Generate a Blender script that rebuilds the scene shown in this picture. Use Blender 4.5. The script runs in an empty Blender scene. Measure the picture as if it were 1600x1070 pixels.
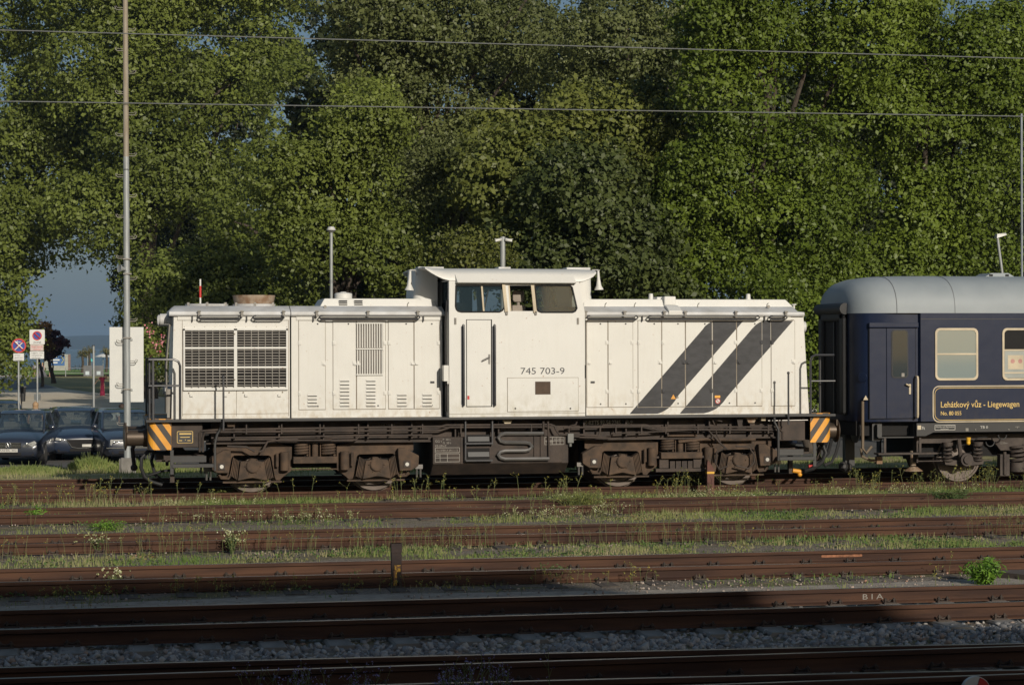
import bpy, bmesh, math, random
import numpy as np
from mathutils import Vector, Matrix
from mathutils.geometry import tessellate_polygon
random.seed(7); np.random.seed(7)
SC = bpy.context.scene
COL = SC.collection
# ------------------------------------------------------------------ camera
F_PX, CAM_Z, YAW, PIT, ROL = 3274.62, 2.71692, 0.193618, 0.00210181, -0.00234306
_r = Vector((math.cos(YAW), -math.sin(YAW), 0))
_f = Vector((math.sin(YAW)*math.cos(PIT), math.cos(YAW)*math.cos(PIT), math.sin(PIT)))
_u = _r.cross(_f)
CR = _r*math.cos(ROL) + _u*math.sin(ROL)
CU = _u*math.cos(ROL) - _r*math.sin(ROL)
CF = _f
CC = Vector((0, 0, CAM_Z))
cam = bpy.data.cameras.new('camera')
cam.sensor_width = 36; cam.lens = F_PX/1600*36; cam.clip_end = 30000; cam.clip_start = .1
co = bpy.data.objects.new('camera', cam); COL.objects.link(co)
mw = Matrix.Identity(4)
for i in range(3):
    mw[i][0] = CR[i]; mw[i][1] = CU[i]; mw[i][2] = -CF[i]; mw[i][3] = CC[i]
co.matrix_world = mw
SC.camera = co
# measuring helpers: a point of the photograph (1600 px wide) on a plane of known distance or height
def ray(x, y): return CF + CR*((x-800)/F_PX) - CU*((y-535)/F_PX)
def W(x, y, Y):
    d = ray(x, y); return CC + d*(Y/d.y)
def G(x, y, z=-.17):
    d = ray(x, y); return CC + d*((z-CAM_Z)/d.z)
def XZ(x, y, Y):
    p = W(x, y, Y); return (p.x, p.z)
# ------------------------------------------------------------------ light
SUN_EL, SUN_AZ = math.radians(21), math.radians(14)
w = bpy.data.worlds.new('World'); SC.world = w; w.use_nodes = True
nt = w.node_tree; nt.nodes.clear()
out = nt.nodes.new('ShaderNodeOutputWorld'); bg = nt.nodes.new('ShaderNodeBackground')
sky = nt.nodes.new('ShaderNodeTexSky'); sky.sky_type = 'NISHITA'; sky.sun_disc = False
sky.sun_elevation = SUN_EL; sky.sun_rotation = math.pi - SUN_AZ
sky.air_density = 1.2; sky.dust_density = 1.5; sky.ozone_density = 1.5
tc = nt.nodes.new('ShaderNodeTexCoord')
cn = nt.nodes.new('ShaderNodeTexNoise'); cn.inputs['Scale'].default_value = 2.2; cn.inputs['Detail'].default_value = 5
mpn = nt.nodes.new('ShaderNodeMapping'); mpn.inputs['Scale'].default_value = (1, 1, 3)
nt.links.new(tc.outputs['Generated'], mpn.inputs[0]); nt.links.new(mpn.outputs[0], cn.inputs['Vector'])
cr = nt.nodes.new('ShaderNodeValToRGB'); cr.color_ramp.elements[0].position = .4; cr.color_ramp.elements[1].position = .65
cr.color_ramp.elements[0].color = (.62, .62, .62, 1); cr.color_ramp.elements[1].color = (.9, .9, .9, 1)
nt.links.new(cn.outputs['Fac'], cr.inputs[0])
sep = nt.nodes.new('ShaderNodeSeparateXYZ'); nt.links.new(tc.outputs['Generated'], sep.inputs[0])
mr = nt.nodes.new('ShaderNodeMapRange'); mr.inputs[1].default_value = -.1; mr.inputs[2].default_value = .6
nt.links.new(sep.outputs['Y'], mr.inputs[0])                  # a storm bank fills the sky over the lake
mu = nt.nodes.new('ShaderNodeMath'); mu.operation = 'MULTIPLY'
nt.links.new(mr.outputs[0], mu.inputs[0]); nt.links.new(cr.outputs[0], mu.inputs[1])
mx = nt.nodes.new('ShaderNodeMixRGB'); mx.inputs[2].default_value = (2.3, 3.8, 5.5, 1)
nt.links.new(mu.outputs[0], mx.inputs[0]); nt.links.new(sky.outputs[0], mx.inputs[1])
nt.links.new(mx.outputs[0], bg.inputs[0]); bg.inputs[1].default_value = .06
nt.links.new(bg.outputs[0], out.inputs[0])
sl = bpy.data.lights.new('sun', 'SUN'); sl.energy = 4.3; sl.angle = math.radians(.55); sl.color = (1, .92, .79)
so = bpy.data.objects.new('sun', sl); COL.objects.link(so)
sd = Vector((math.sin(SUN_AZ)*math.cos(SUN_EL), -math.cos(SUN_AZ)*math.cos(SUN_EL), math.sin(SUN_EL)))
so.rotation_euler = sd.to_track_quat('Z', 'Y').to_euler(); so.location = sd*60
SC.view_settings.view_transform = 'Standard'; SC.view_settings.look = 'None'
SC.view_settings.exposure = -.22; SC.view_settings.gamma = 1
SC.cycles.max_bounces = 6; SC.cycles.transparent_max_bounces = 10
# ------------------------------------------------------------------ materials
def new_mat(name):
    m = bpy.data.materials.new(name); m.use_nodes = True
    n = m.node_tree; b = n.nodes['Principled BSDF']
    return m, n, b
def noise(n, scale, detail=4, vec=None, sc=(1, 1, 1), rough=.55):
    t = n.nodes.new('ShaderNodeTexCoord'); mp = n.nodes.new('ShaderNodeMapping')
    mp.inputs['Scale'].default_value = sc
    n.links.new(t.outputs['Object'], mp.inputs[0])
    no = n.nodes.new('ShaderNodeTexNoise'); no.inputs['Scale'].default_value = scale
    no.inputs['Detail'].default_value = detail; no.inputs['Roughness'].default_value = rough
    n.links.new(mp.outputs[0], no.inputs['Vector']); return no
def ramp(n, src, stops):
    r = n.nodes.new('ShaderNodeValToRGB'); e = r.color_ramp.elements
    while len(e) < len(stops): e.new(.5)
    for i, (p, c) in enumerate(stops):
        e[i].position = p; e[i].color = (c, c, c, 1) if not isinstance(c, tuple) else (*c, 1)
    n.links.new(src, r.inputs[0]); return r
def mix(n, fac, a, b):
    m = n.nodes.new('ShaderNodeMixRGB')
    for i, v in enumerate((fac, a, b)):
        if hasattr(v, 'is_linked'): n.links.new(v, m.inputs[i])
        elif isinstance(v, tuple): m.inputs[i].default_value = (*v, 1)
        else: m.inputs[i].default_value = v
    return m.outputs[0]
def simple(name, col, rough=.6, metal=0, col2=None, scale=3, sc=(1, 1, 1), bump=0, bscale=30, lo=.35, hi=.65, spec=.5):
    m, n, b = new_mat(name)
    b.inputs['Roughness'].default_value = rough; b.inputs['Metallic'].default_value = metal
    b.inputs['Specular IOR Level'].default_value = spec
    if col2 is None: col2 = tuple(c*.75 for c in col)
    no = noise(n, scale, 5, sc=sc)
    n.links.new(ramp(n, no.outputs['Fac'], [(lo, col2), (hi, col)]).outputs[0], b.inputs['Base Color'])
    if bump:
        n2 = noise(n, bscale, 4); bp = n.nodes.new('ShaderNodeBump'); bp.inputs['Strength'].default_value = bump
        bp.inputs['Distance'].default_value = .01
        n.links.new(n2.outputs['Fac'], bp.inputs['Height']); n.links.new(bp.outputs[0], b.inputs['Normal'])
    return m
def paint(name, col, dirt, rough=.45, zlo=1.35, zhi=2.2, amt=.5, rustc=(.30, .13, .05)):
    """weathered vehicle paint: faint cloudy tone, run-off streaks, grime gathered low on the side, rust specks"""
    m, n, b = new_mat(name); b.inputs['Roughness'].default_value = rough
    a = noise(n, 1.3, 6); c1 = mix(n, ramp(n, a.outputs['Fac'], [(.35, 0.0), (.7, .35)]).outputs[0], col, tuple(x*.86 for x in col))
    s = noise(n, 5, 5, sc=(5, 5, .35), rough=.7)
    sr = ramp(n, s.outputs['Fac'], [(.5, 0.0), (.78, amt)])
    c2 = mix(n, sr.outputs[0], c1, dirt)
    t = n.nodes.new('ShaderNodeTexCoord'); sp = n.nodes.new('ShaderNodeSeparateXYZ'); n.links.new(t.outputs['Object'], sp.inputs[0])
    zr = n.nodes.new('ShaderNodeMapRange'); zr.inputs[1].default_value = zhi; zr.inputs[2].default_value = zlo
    n.links.new(sp.outputs['Z'], zr.inputs[0])
    g = noise(n, 9, 6, sc=(1, 1, .6)); gr = ramp(n, g.outputs['Fac'], [(.42, 0.0), (.75, 1.0)])
    mm = n.nodes.new('ShaderNodeMath'); mm.operation = 'MULTIPLY'
    pw = n.nodes.new('ShaderNodeMath'); pw.operation = 'POWER'; pw.inputs[1].default_value = 2
    n.links.new(zr.outputs[0], pw.inputs[0]); n.links.new(pw.outputs[0], mm.inputs[0]); n.links.new(gr.outputs[0], mm.inputs[1])
    c3 = mix(n, mm.outputs[0], c2, dirt)
    k = noise(n, 16, 3); kr = ramp(n, k.outputs['Fac'], [(.70, 0.0), (.77, .8)])
    c4 = mix(n, kr.outputs[0], c3, rustc)
    n.links.new(c4, b.inputs['Base Color'])
    wv = noise(n, 1.8, 2); bp = n.nodes.new('ShaderNodeBump'); bp.inputs['Strength'].default_value = .5; bp.inputs['Distance'].default_value = .012
    n.links.new(wv.outputs['Fac'], bp.inputs['Height']); n.links.new(bp.outputs[0], b.inputs['Normal'])
    return m
def glass(name, tint, refl=.25, opac=.6):
    m, n, b = new_mat(name); n.nodes.remove(b); o = n.nodes['Material Output']
    tr = n.nodes.new('ShaderNodeBsdfTransparent'); tr.inputs[0].default_value = (.8, .85, .82, 1)
    df = n.nodes.new('ShaderNodeBsdfDiffuse'); df.inputs[0].default_value = (*tint, 1)
    gl = n.nodes.new('ShaderNodeBsdfGlossy'); gl.inputs[0].default_value = (.9, .95, .95, 1); gl.inputs['Roughness'].default_value = .04
    m1 = n.nodes.new('ShaderNodeMixShader'); m2 = n.nodes.new('ShaderNodeMixShader')
    m1.inputs[0].default_value = opac; m2.inputs[0].default_value = refl
    n.links.new(tr.outputs[0], m1.inputs[1]); n.links.new(df.outputs[0], m1.inputs[2])
    n.links.new(m1.outputs[0], m2.inputs[1]); n.links.new(gl.outputs[0], m2.inputs[2]); n.links.new(m2.outputs[0], o.inputs[0])
    return m
def leafmat(name, a, b_, yellow=0.0, trans=.25):
    m, n, b = new_mat(name)
    at = n.nodes.new('ShaderNodeAttribute'); at.attribute_name = 'var'
    stops = [(0, a), (.8, b_)]
    if yellow: stops += [(1-yellow*.5-.001, b_), (1-yellow*.5, (.30, .24, .03))]
    r = ramp(n, at.outputs['Fac'], stops)
    big = noise(n, .35, 3); c = mix(n, ramp(n, big.outputs['Fac'], [(.35, 0.0), (.65, .45)]).outputs[0], r.outputs[0], tuple(x*.6 for x in a))
    n.links.new(c, b.inputs['Base Color']); b.inputs['Roughness'].default_value = .5
    b.inputs['Specular IOR Level'].default_value = .35
    tl = n.nodes.new('ShaderNodeBsdfTranslucent'); n.links.new(c, tl.inputs[0])
    ms = n.nodes.new('ShaderNodeMixShader'); ms.inputs[0].default_value = trans
    o = n.nodes['Material Output']; n.links.new(b.outputs[0], ms.inputs[1]); n.links.new(tl.outputs[0], ms.inputs[2]); n.links.new(ms.outputs[0], o.inputs[0])
    return m
def attrmat(name, stops, rough=.8, trans=0):
    m, n, b = new_mat(name)
    at = n.nodes.new('ShaderNodeAttribute'); at.attribute_name = 'var'
    r = ramp(n, at.outputs['Fac'], stops); n.links.new(r.outputs[0], b.inputs['Base Color']); b.inputs['Roughness'].default_value = rough
    if trans:
        tl = n.nodes.new('ShaderNodeBsdfTranslucent'); n.links.new(r.outputs[0], tl.inputs[0])
        ms = n.nodes.new('ShaderNodeMixShader'); ms.inputs[0].default_value = trans
        o = n.nodes['Material Output']; n.links.new(b.outputs[0], ms.inputs[1]); n.links.new(tl.outputs[0], ms.inputs[2]); n.links.new(ms.outputs[0], o.inputs[0])
    return m
M = {}
M['white'] = paint('cream_paint', (.645, .632, .590), (.42, .34, .23), amt=.12)
M['whitecab'] = paint('white_paint', (.645, .635, .60), (.42, .38, .28), amt=.14)
M['roofw'] = simple('roof_paint', (.60, .60, .60), .55, col2=(.45, .44, .42), scale=2.5)
M['black'] = simple('charcoal_stripe_paint', (.016, .016, .019), .6, col2=(.030, .030, .034), scale=5, sc=(1, 1, 2.2), lo=.4, hi=.6)
M['seam'] = simple('seam_shadow_gap', (.26, .22, .17), .8, col2=(.16, .12, .08))
M['dark'] = simple('dark_steel', (.035, .034, .034), .5)
M['rail_h'] = simple('handrail_black', (.05, .05, .055), .35)
M['frame'] = simple('brown_underframe', (.062, .044, .034), .75, col2=(.032, .024, .02), scale=4, bump=.3)
M['bogie'] = simple('brake_dust_brown', (.098, .062, .039), .85, col2=(.045, .031, .022), scale=5, bump=.3)
M['pit'] = simple('dark_interior', (.012, .011, .011), .9)
M['slat'] = simple('louvre_grey', (.27, .25, .22), .6)
M['orange'] = simple('hazard_orange', (.78, .36, .035), .5, col2=(.62, .27, .03))
M['hazblack'] = simple('hazard_grey', (.06, .052, .047), .6)
M['wtext'] = simple('white_lettering', (.62, .6, .55), .6)
M['dtext'] = simple('dark_lettering', (.04, .04, .05), .5)
M['lens'] = simple('lens_grey', (.35, .38, .42), .2)
M['rustpipe'] = simple('rusty_flue', (.36, .29, .22), .85, col2=(.20, .12, .07), scale=6)
M['red'] = simple('red_paint', (.55, .03, .025), .5)
M['yellow'] = simple('yellow_paint', (.75, .42, .03), .5)
M['seat'] = simple('seat_cloth', (.36, .31, .26), .9)
M['shiny'] = simple('worn_steel', (.22, .21, .20), .35, .6)
M['glass'] = glass('cab_window_glass', (.04, .065, .08), .05, .48)
M['rubber'] = simple('black_rubber', (.015, .015, .016), .6)
M['bufm'] = simple('buffer_steel', (.10, .075, .055), .45, .5)
M['navy'] = paint('navy_coach_paint', (.009, .016, .042), (.03, .03, .04), .34, zlo=1.2, zhi=2, amt=.3, rustc=(.03, .035, .06))
M['navy'].node_tree.nodes['Principled BSDF'].inputs['Specular IOR Level'].default_value = .3
M['coachroof'] = simple('grey_coach_roof', (.27, .30, .32), .58, col2=(.235, .265, .285), scale=1.5)
M['cream'] = simple('cream_window_frame', (.56, .47, .33), .5)
M['gold'] = simple('gold_lettering', (.72, .50, .16), .5)
M['sill'] = simple('black_sill', (.02, .019, .02), .5)
M['cgear'] = simple('coach_running_gear', (.075, .058, .048), .75, col2=(.04, .03, .026), scale=5, bump=.2)
M['blind'] = simple('window_blind', (.36, .38, .35), .6, scale=1.2)
M['cglass'] = glass('coach_glass', (.24, .29, .285), .10, .85)
M['dglass'] = glass('door_glass', (.035, .045, .05), .05, .85)
M['wheel'] = simple('wheel_steel', (.16, .13, .11), .6, .3, col2=(.11, .085, .07))
# ------------------------------------------------------------------ mesh builder
class MB:
    def __init__(s): s.v = []; s.f = []; s.m = []; s.mi = 0
    def add(s, vs, fs):
        o = len(s.v); s.v += [tuple(v) for v in vs]; s.f += [tuple(i+o for i in f) for f in fs]; s.m += [s.mi]*len(fs); return s
    def box(s, x0, x1, y0, y1, z0, z1):
        if x0 > x1: x0, x1 = x1, x0
        if y0 > y1: y0, y1 = y1, y0
        if z0 > z1: z0, z1 = z1, z0
        return s.add([(x, y, z) for x in (x0, x1) for y in (y0, y1) for z in (z0, z1)],
                     [(0, 1, 3, 2), (4, 6, 7, 5), (0, 4, 5, 1), (2, 3, 7, 6), (0, 2, 6, 4), (1, 5, 7, 3)])
    def prism(s, pts, a, b, ax='y'):
        def P(u, v, w):
            return {'y': (u, w, v), 'x': (w, u, v), 'z': (u, v, w)}[ax]
        n = len(pts)
        return s.add([P(u, v, a) for u, v in pts]+[P(u, v, b) for u, v in pts],
                     [tuple(range(n)), tuple(range(2*n-1, n-1, -1))]+[(i, (i+1) % n, n+(i+1) % n, n+i) for i in range(n)])
    def holed(s, outer, holes, y0, y1):
        loops = [outer]+holes; flat = [p for l in loops for p in l]; n = len(flat)
        tris = tessellate_polygon([[Vector((u, v, 0)) for u, v in l] for l in loops])
        fs = [tuple(t) for t in tris]+[tuple(i+n for i in t) for t in tris]
        o = 0
        for l in loops:
            k = len(l)
            fs += [(o+i, o+(i+1) % k, o+(i+1) % k+n, o+i+n) for i in range(k)]; o += k
        return s.add([(u, y0, v) for u, v in flat]+[(u, y1, v) for u, v in flat], fs)
    def cyl(s, p0, p1, r, n=12, r1=None, caps=True):
        p0 = Vector(p0); p1 = Vector(p1); r1 = r if r1 is None else r1
        d = (p1-p0).normalized(); a = d.orthogonal().normalized(); b = d.cross(a)
        c = [(math.cos(2*math.pi*i/n), math.sin(2*math.pi*i/n)) for i in range(n)]
        vs = [p0+(a*x+b*y)*r for x, y in c]+[p1+(a*x+b*y)*r1 for x, y in c]
        fs = [(i, (i+1) % n, n+(i+1) % n, n+i) for i in range(n)]
        if caps: fs += [tuple(range(n)), tuple(range(n, 2*n))]
        return s.add(vs, fs)
    def tube(s, pts, r, n=7, rs=None):
        pts = [Vector(p) for p in pts]; N = len(pts); vs = []; prev = None
        for i, p in enumerate(pts):
            d = (pts[min(i+1, N-1)]-pts[max(i-1, 0)]).normalized()
            a = d.orthogonal().normalized() if prev is None else (prev-d*prev.dot(d)).normalized()
            prev = a; b = d.cross(a); rr = rs[i] if rs else r
            vs += [p+(a*math.cos(2*math.pi*k/n)+b*math.sin(2*math.pi*k/n))*rr for k in range(n)]
        fs = [(i*n+k, i*n+(k+1) % n, (i+1)*n+(k+1) % n, (i+1)*n+k) for i in range(N-1) for k in range(n)]
        fs += [tuple(range(n)), tuple(range((N-1)*n, N*n))]
        return s.add(vs, fs)
    def lathe(s, base, axis, prof, n=16):
        base = Vector(base); d = Vector(axis).normalized(); a = d.orthogonal().normalized(); b = d.cross(a)
        vs = [base+d*h+(a*math.cos(2*math.pi*k/n)+b*math.sin(2*math.pi*k/n))*r for h, r in prof for k in range(n)]
        N = len(prof)
        fs = [(i*n+k, i*n+(k+1) % n, (i+1)*n+(k+1) % n, (i+1)*n+k) for i in range(N-1) for k in range(n)]
        return s.add(vs, fs+[tuple(range(n)), tuple(range((N-1)*n, N*n))])
    def loft(s, secs):
        n = len(secs[0]); vs = [p for q in secs for p in q]
        fs = [(i*n+k, i*n+(k+1) % n, (i+1)*n+(k+1) % n, (i+1)*n+k) for i in range(len(secs)-1) for k in range(n)]
        return s.add(vs, fs+[tuple(range(n)), tuple(range((len(secs)-1)*n, len(secs)*n))])
    def ball(s, c, r, n=10, sx=1, sy=1, sz=1):
        c = Vector(c); m = n//2; vs = []
        for i in range(m+1):
            t = math.pi*i/m
            for k in range(n):
                vs.append((c.x+r*sx*math.sin(t)*math.cos(2*math.pi*k/n), c.y+r*sy*math.sin(t)*math.sin(2*math.pi*k/n), c.z+r*sz*math.cos(t)))
        return s.add(vs, [(i*n+k, i*n+(k+1) % n, (i+1)*n+(k+1) % n, (i+1)*n+k) for i in range(m) for k in range(n)])
    def build(s, name, mat, parent=None, smooth=False, bev=0, label=None):
        org = ROOT.get(parent.name, Vector()) if parent else Vector()
        return s.link(name, mat, parent, org, smooth, bev, label)
    def link(s, name, mat, parent, org, smooth, bev, label):
        me = bpy.data.meshes.new(name)
        me.from_pydata([(v[0]-org.x, v[1]-org.y, v[2]-org.z) for v in s.v], [], s.f)
        mats = mat if isinstance(mat, (list, tuple)) else [mat]
        for m in mats: me.materials.append(m)
        if len(mats) > 1: me.polygons.foreach_set('material_index', s.m)
        b = bmesh.new(); b.from_mesh(me)
        bmesh.ops.remove_doubles(b, verts=b.verts, dist=1e-5)
        bmesh.ops.recalc_face_normals(b, faces=b.faces); b.to_mesh(me); b.free()
        if smooth:
            me.polygons.foreach_set('use_smooth', [True]*len(me.polygons))
            me.set_sharp_from_angle(angle=math.radians(40))
        o = bpy.data.objects.new(name, me); COL.objects.link(o)
        if parent: o.parent = parent
        if bev:
            md = o.modifiers.new('bevel', 'BEVEL'); md.width = bev; md.segments = 2; md.limit_method = 'ANGLE'
        ROOT[o.name] = org
        if label: o['label'] = label
        return o
ROOT = {}
def thing(name, label, cat, loc=(0, 0, 0), group=None):
    o = bpy.data.objects.new(name, None); COL.objects.link(o); o.location = loc; o.empty_display_size = .3
    ROOT[o.name] = Vector(loc); return tag(o, label, cat, group)
def tag(o, label=None, cat=None, group=None, kind=None):
    for k, v in (('label', label), ('category', cat), ('group', group), ('kind', kind)):
        if v: o[k] = v
    return o
def solo(mb, name, mat, loc, label, cat, group=None, smooth=False, kind=None):
    """a thing that is one mesh, its origin at its base"""
    o = mb.link(name, mat, None, Vector(loc), smooth, 0, None); o.location = loc
    return tag(o, label, cat, group, kind)
def copy_thing(o, loc, label=None, rot=None):
    c = o.copy(); COL.objects.link(c); c.location = loc
    if label: c['label'] = label
    if rot is not None: c.rotation_euler[2] = rot
    for ch in o.children:
        d = ch.copy(); COL.objects.link(d); d.parent = c
        for g in ch.children:
            e = g.copy(); COL.objects.link(e); e.parent = d
    return c
def text(s, x, z, y, h, mat, name, parent, width=None, ext=.002, bold=0, align='LEFT'):
    cu = bpy.data.curves.new('t', 'FONT'); cu.body = s; cu.size = h*1.38; cu.extrude = ext; cu.offset = bold; cu.align_x = align
    cu.resolution_u = 3
    t = bpy.data.objects.new('t', cu); COL.objects.link(t); bpy.context.view_layer.update()
    me = bpy.data.meshes.new_from_object(t.evaluated_get(bpy.context.evaluated_depsgraph_get()))
    xs = [v.co.x for v in me.vertices]; k = (width/(max(xs)-min(xs))) if width else 1
    x_off = min(xs) if align == 'LEFT' else 0
    org = ROOT.get(parent.name, Vector()) if parent else Vector()
    for v in me.vertices:
        px, pz, py = (v.co.x-x_off)*k, v.co.y, v.co.z
        v.co = (x+px-org.x, y-py-org.y, z+pz-org.z)
    me.materials.clear(); me.materials.append(mat)
    bpy.data.objects.remove(t); bpy.data.curves.remove(cu)
    o = bpy.data.objects.new(name, me); COL.objects.link(o); o.parent = parent; ROOT[o.name] = org
    return o
def clip(poly, x0, x1, z0, z1):
    for ax, lim, sg in ((0, x0, 1), (0, x1, -1), (1, z0, 1), (1, z1, -1)):
        outp = []
        for i in range(len(poly)):
            a, b = poly[i-1], poly[i]; ia = sg*(a[ax]-lim) >= 0; ib = sg*(b[ax]-lim) >= 0
            if ia != ib:
                t = (lim-a[ax])/(b[ax]-a[ax]); outp.append((a[0]+(b[0]-a[0])*t, a[1]+(b[1]-a[1])*t))
            if ib: outp.append(b)
        poly = outp
        if not poly: break
    return poly
def rrect(x0, x1, z0, z1, r, n=4, slant=0):
    pts = []
    for cx, cz, a0 in ((x1-r, z1-r, 0), (x0+r, z1-r, 90), (x0+r, z0+r, 180), (x1-r, z0+r, 270)):
        for i in range(n+1):
            a = math.radians(a0+90*i/n); pts.append((cx+r*math.cos(a), cz+r*math.sin(a)))
    return pts
def mesh_np(name, V, Fq, var, mat, loc=(0, 0, 0), parent=None):
    """fast mesh from numpy quads/tris with a per-face random value stored as attribute 'var'"""
    me = bpy.data.meshes.new(name); nv = len(V); nf, k = Fq.shape
    me.vertices.add(nv); me.vertices.foreach_set('co', (V-np.array(loc)).astype('f').ravel())
    me.loops.add(nf*k); me.loops.foreach_set('vertex_index', Fq.astype('i').ravel())
    me.polygons.add(nf); me.polygons.foreach_set('loop_start', np.arange(0, nf*k, k, dtype='i'))
    me.polygons.foreach_set('loop_total', np.full(nf, k, dtype='i'))
    at = me.attributes.new('var', 'FLOAT', 'FACE'); at.data.foreach_set('value', var.astype('f'))
    me.update(); me.validate(); me.materials.append(mat)
    o = bpy.data.objects.new(name, me); COL.objects.link(o); o.parent = parent
    if parent is None: o.location = loc
    return o
# ------------------------------------------------------------------ locomotive
YC = 40.34; yc = YC-1.46; yh = YC-1.10; ye = YC-1.52
def locomotive():
    L = thing('diesel_locomotive', 'white diesel locomotive with a high cab and two black diagonal stripes on one hood', 'locomotive', (7.5, YC, 0))
    def X(px, Y=yh): return W(px, 560, Y).x
    def Z(py, px=760, Y=yh): return W(px, py, Y).z
    ZT = 3.305; ZB = 1.40            # eaves and floor height of the hoods
    # --- hoods: a box with raised door plates, eaves lip and hipped roof
    def hood(x0, x1, s0=0, s1=0, name='hood'):
        m = MB(); m.prism([(x0+s0, ZT), (x0, ZB), (x1, ZB), (x1-s1, ZT)], yh, YC+1.10); o = m.build(name, M['white'], L)
        return o
    hA = hood(1.275, X(453.2), s0=.045); hB = hood(X(455), X(691)); hC = hood(X(916), 13.63, s1=.11)
    def hoodroof(x0, x1, t0=0, t1=0):
        def sec(x, k): 
            yy = [1.16, 1.175, 1.155, 1.10, .82, 0]; zz = [ZT, ZT+.03, ZT+.075, ZT+.095, ZT+.19, ZT+.205]
            yy = yy[:5]+[-v for v in reversed(yy[:5])]; zz = zz[:5]+list(reversed(zz[:5]))
            return [(x, YC-v*(1-k*.28*max(0, (z-ZT-.09)*10)), z if k == 0 else z) for v, z in zip(yy, zz)]
        m = MB(); ss = []
        if t0: 
            a = sec(x0, 0); ss.append([(x, y, min(z, ZT+.08)) for x, y, z in a]); ss.append([(x+.11, y, z) for x, y, z in a])
        else: ss.append(sec(x0, 0))
        if t1:
            a = sec(x1, 0); ss.append([(x-.13, y, z) for x, y, z in a]); ss.append([(x, y, min(z, ZT+.08)) for x, y, z in a])
        else: ss.append(sec(x1, 0))
        return m.loft(ss).build('hood_roof', M['roofw'], L, smooth=True)
    hoodroof(1.235, X(453.4), t0=1); hoodroof(X(454.8), X(694)); hoodroof(X(908), 13.52, t1=1)
    # raised roof boxes
    def rbox(pa, pb, py, ta, tb, hw=.62):
        y0 = YC-hw; zt = W(pa, py, y0).z; x0 = X(pa, y0); x1 = X(pb, y0)
        m = MB(); z0 = ZT+.17
        m.loft([[(x0, y0-.05, z0), (x0, YC+hw+.05, z0), (x0+ta, YC+hw-.02, zt), (x0+ta, y0+.02, zt)],
                [(x1, y0-.05, z0), (x1, YC+hw+.05, z0), (x1-tb, YC+hw-.02, zt), (x1-tb, y0+.02, zt)]])
        return m.build('roof_box', M['whitecab'], L, bev=.012), x0, x1, y0, zt
    rb, x0, x1, y0, ztB = rbox(499, 683, 466.3, .10, .05)
    for px in (537, 561):                                        # louvres on the roof box
        m = MB()
        for py in (470, 473.3, 476.4):
            a = W(px-3.5 if px < 550 else px-3.5, py, y0-.02); m.tube([(a.x-.07+.02, y0-.032, a.z), (a.x+.11, y0-.032, a.z)], .011, 5)
        m.build('louvre', M['dark'], rb)
    m = MB(); a = W(536.5, 466, YC-.1); m.lathe((a.x, YC-.1, ztB-.02), (0, 0, 1), [(0, .155), (.03, .155), (.03, .17), (.12, .17), (.135, .15), (.15, .06), (.16, .05)], 20)
    m.build('vent_cap', M['whitecab'], L, smooth=True)
    rb2, x0, x1, y0, ztC = rbox(911, 1240, 467.3, .02, .16)
    for px in (1017, 1169):
        m = MB(); a = W(px, 468, YC-.25); m.lathe((a.x, YC-.25, ztC-.02), (0, 0, 1), [(0, .075), (.03, .075), (.03, .05), (.13, .042), (.14, .03)], 12); m.build('roof_mushroom', M['whitecab'], L, smooth=True)
    m = MB(); a = X(1032, YC-.4); b = X(1050, YC-.4); m.box(a, b, YC-.7, YC+.2, ztC-.12, ztC+.055); m.box(a-.10, a+.05, YC-.5, YC+.1, ztC-.05, ztC+.05)
    m.build('filler_box', M['whitecab'], L, bev=.02)
    a = X(1044, yh-.03); b = X(1065, yh-.03); m = MB(); m.prism([(yh-.085, ZT+.02), (yh-.09, ZT+.10), (yh+.1, ZT+.19), (yh+.3, ZT+.22), (yh+.3, ZT+.1), (yh, ZT)], a, b, 'x')
    m.build('gutter_cover', M['whitecab'], L, bev=.01)
    # small hooks along the roof box
    m = MB()
    for px in (946, 992, 1091, 1199, 637):
        a = W(px, 478, YC-.9); m.tube([(a.x, YC-.85, ZT+.17), (a.x, YC-.87, ZT+.23), (a.x+.02, YC-.9, ZT+.26)], .009, 5)
    for px, py in ((508, 479), (1201, 479)):
        a = W(px, py, YC-.95); m.lathe((a.x, YC-.95, a.z), (0, 1, 0), [(0, .03), (.015, .03)], 10)
    m.build('roof_hook', M['slat'], L)
    a = W(1242, 480, YC-.5); m = MB(); m.lathe((a.x-.02, YC-.5, ZT+.16), (0, 0, 1), [(0, .02), (.07, .02), (.07, .05), (.09, .045)], 10); m.build('roof_knob', M['whitecab'], L)
    # fan rings and flue
    for px, ring in ((323, 0), (397, 1)):
        a = W(px, 478, YC-.35); m = MB()
        m.lathe((a.x, YC-.35, ZT+.15), (0, 0, 1), [(0, .36), (.06, .40), (.08, .41), (.085, .37), (.06, .2), (.06, .02)], 24); fr = m.build('fan_ring', M['roofw'], L, smooth=True)
        m = MB()
        for k in range(6):
            t = k*math.pi/3+.5; m.box(a.x+.40*math.cos(t)-.02, a.x+.40*math.cos(t)+.02, YC-.35+.40*math.sin(t)-.02, YC-.35+.40*math.sin(t)+.02, ZT+.17, ZT+.26)
        m.build('clamp', M['slat'], fr)
        if ring:
            m = MB(); m.lathe((a.x, YC-.3, ZT+.2), (0, 0, 1), [(0, .36), (.20, .405), (.20, .385), (.0, .34)], 24)
            m.build('flue', M['rustpipe'], L, smooth=True)
    a = W(313, 474, YC-.2)
    m = MB(); m.cyl((a.x, YC-.2, ZT+.1), (a.x, YC-.2, ZT+.36), .017); st = m.build('marker_rod', M['whitecab'], L)
    m = MB(); m.cyl((a.x, YC-.2, ZT+.36), (a.x, YC-.2, ZT+.58), .021); m.build('red_band', M['red'], st)
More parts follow.
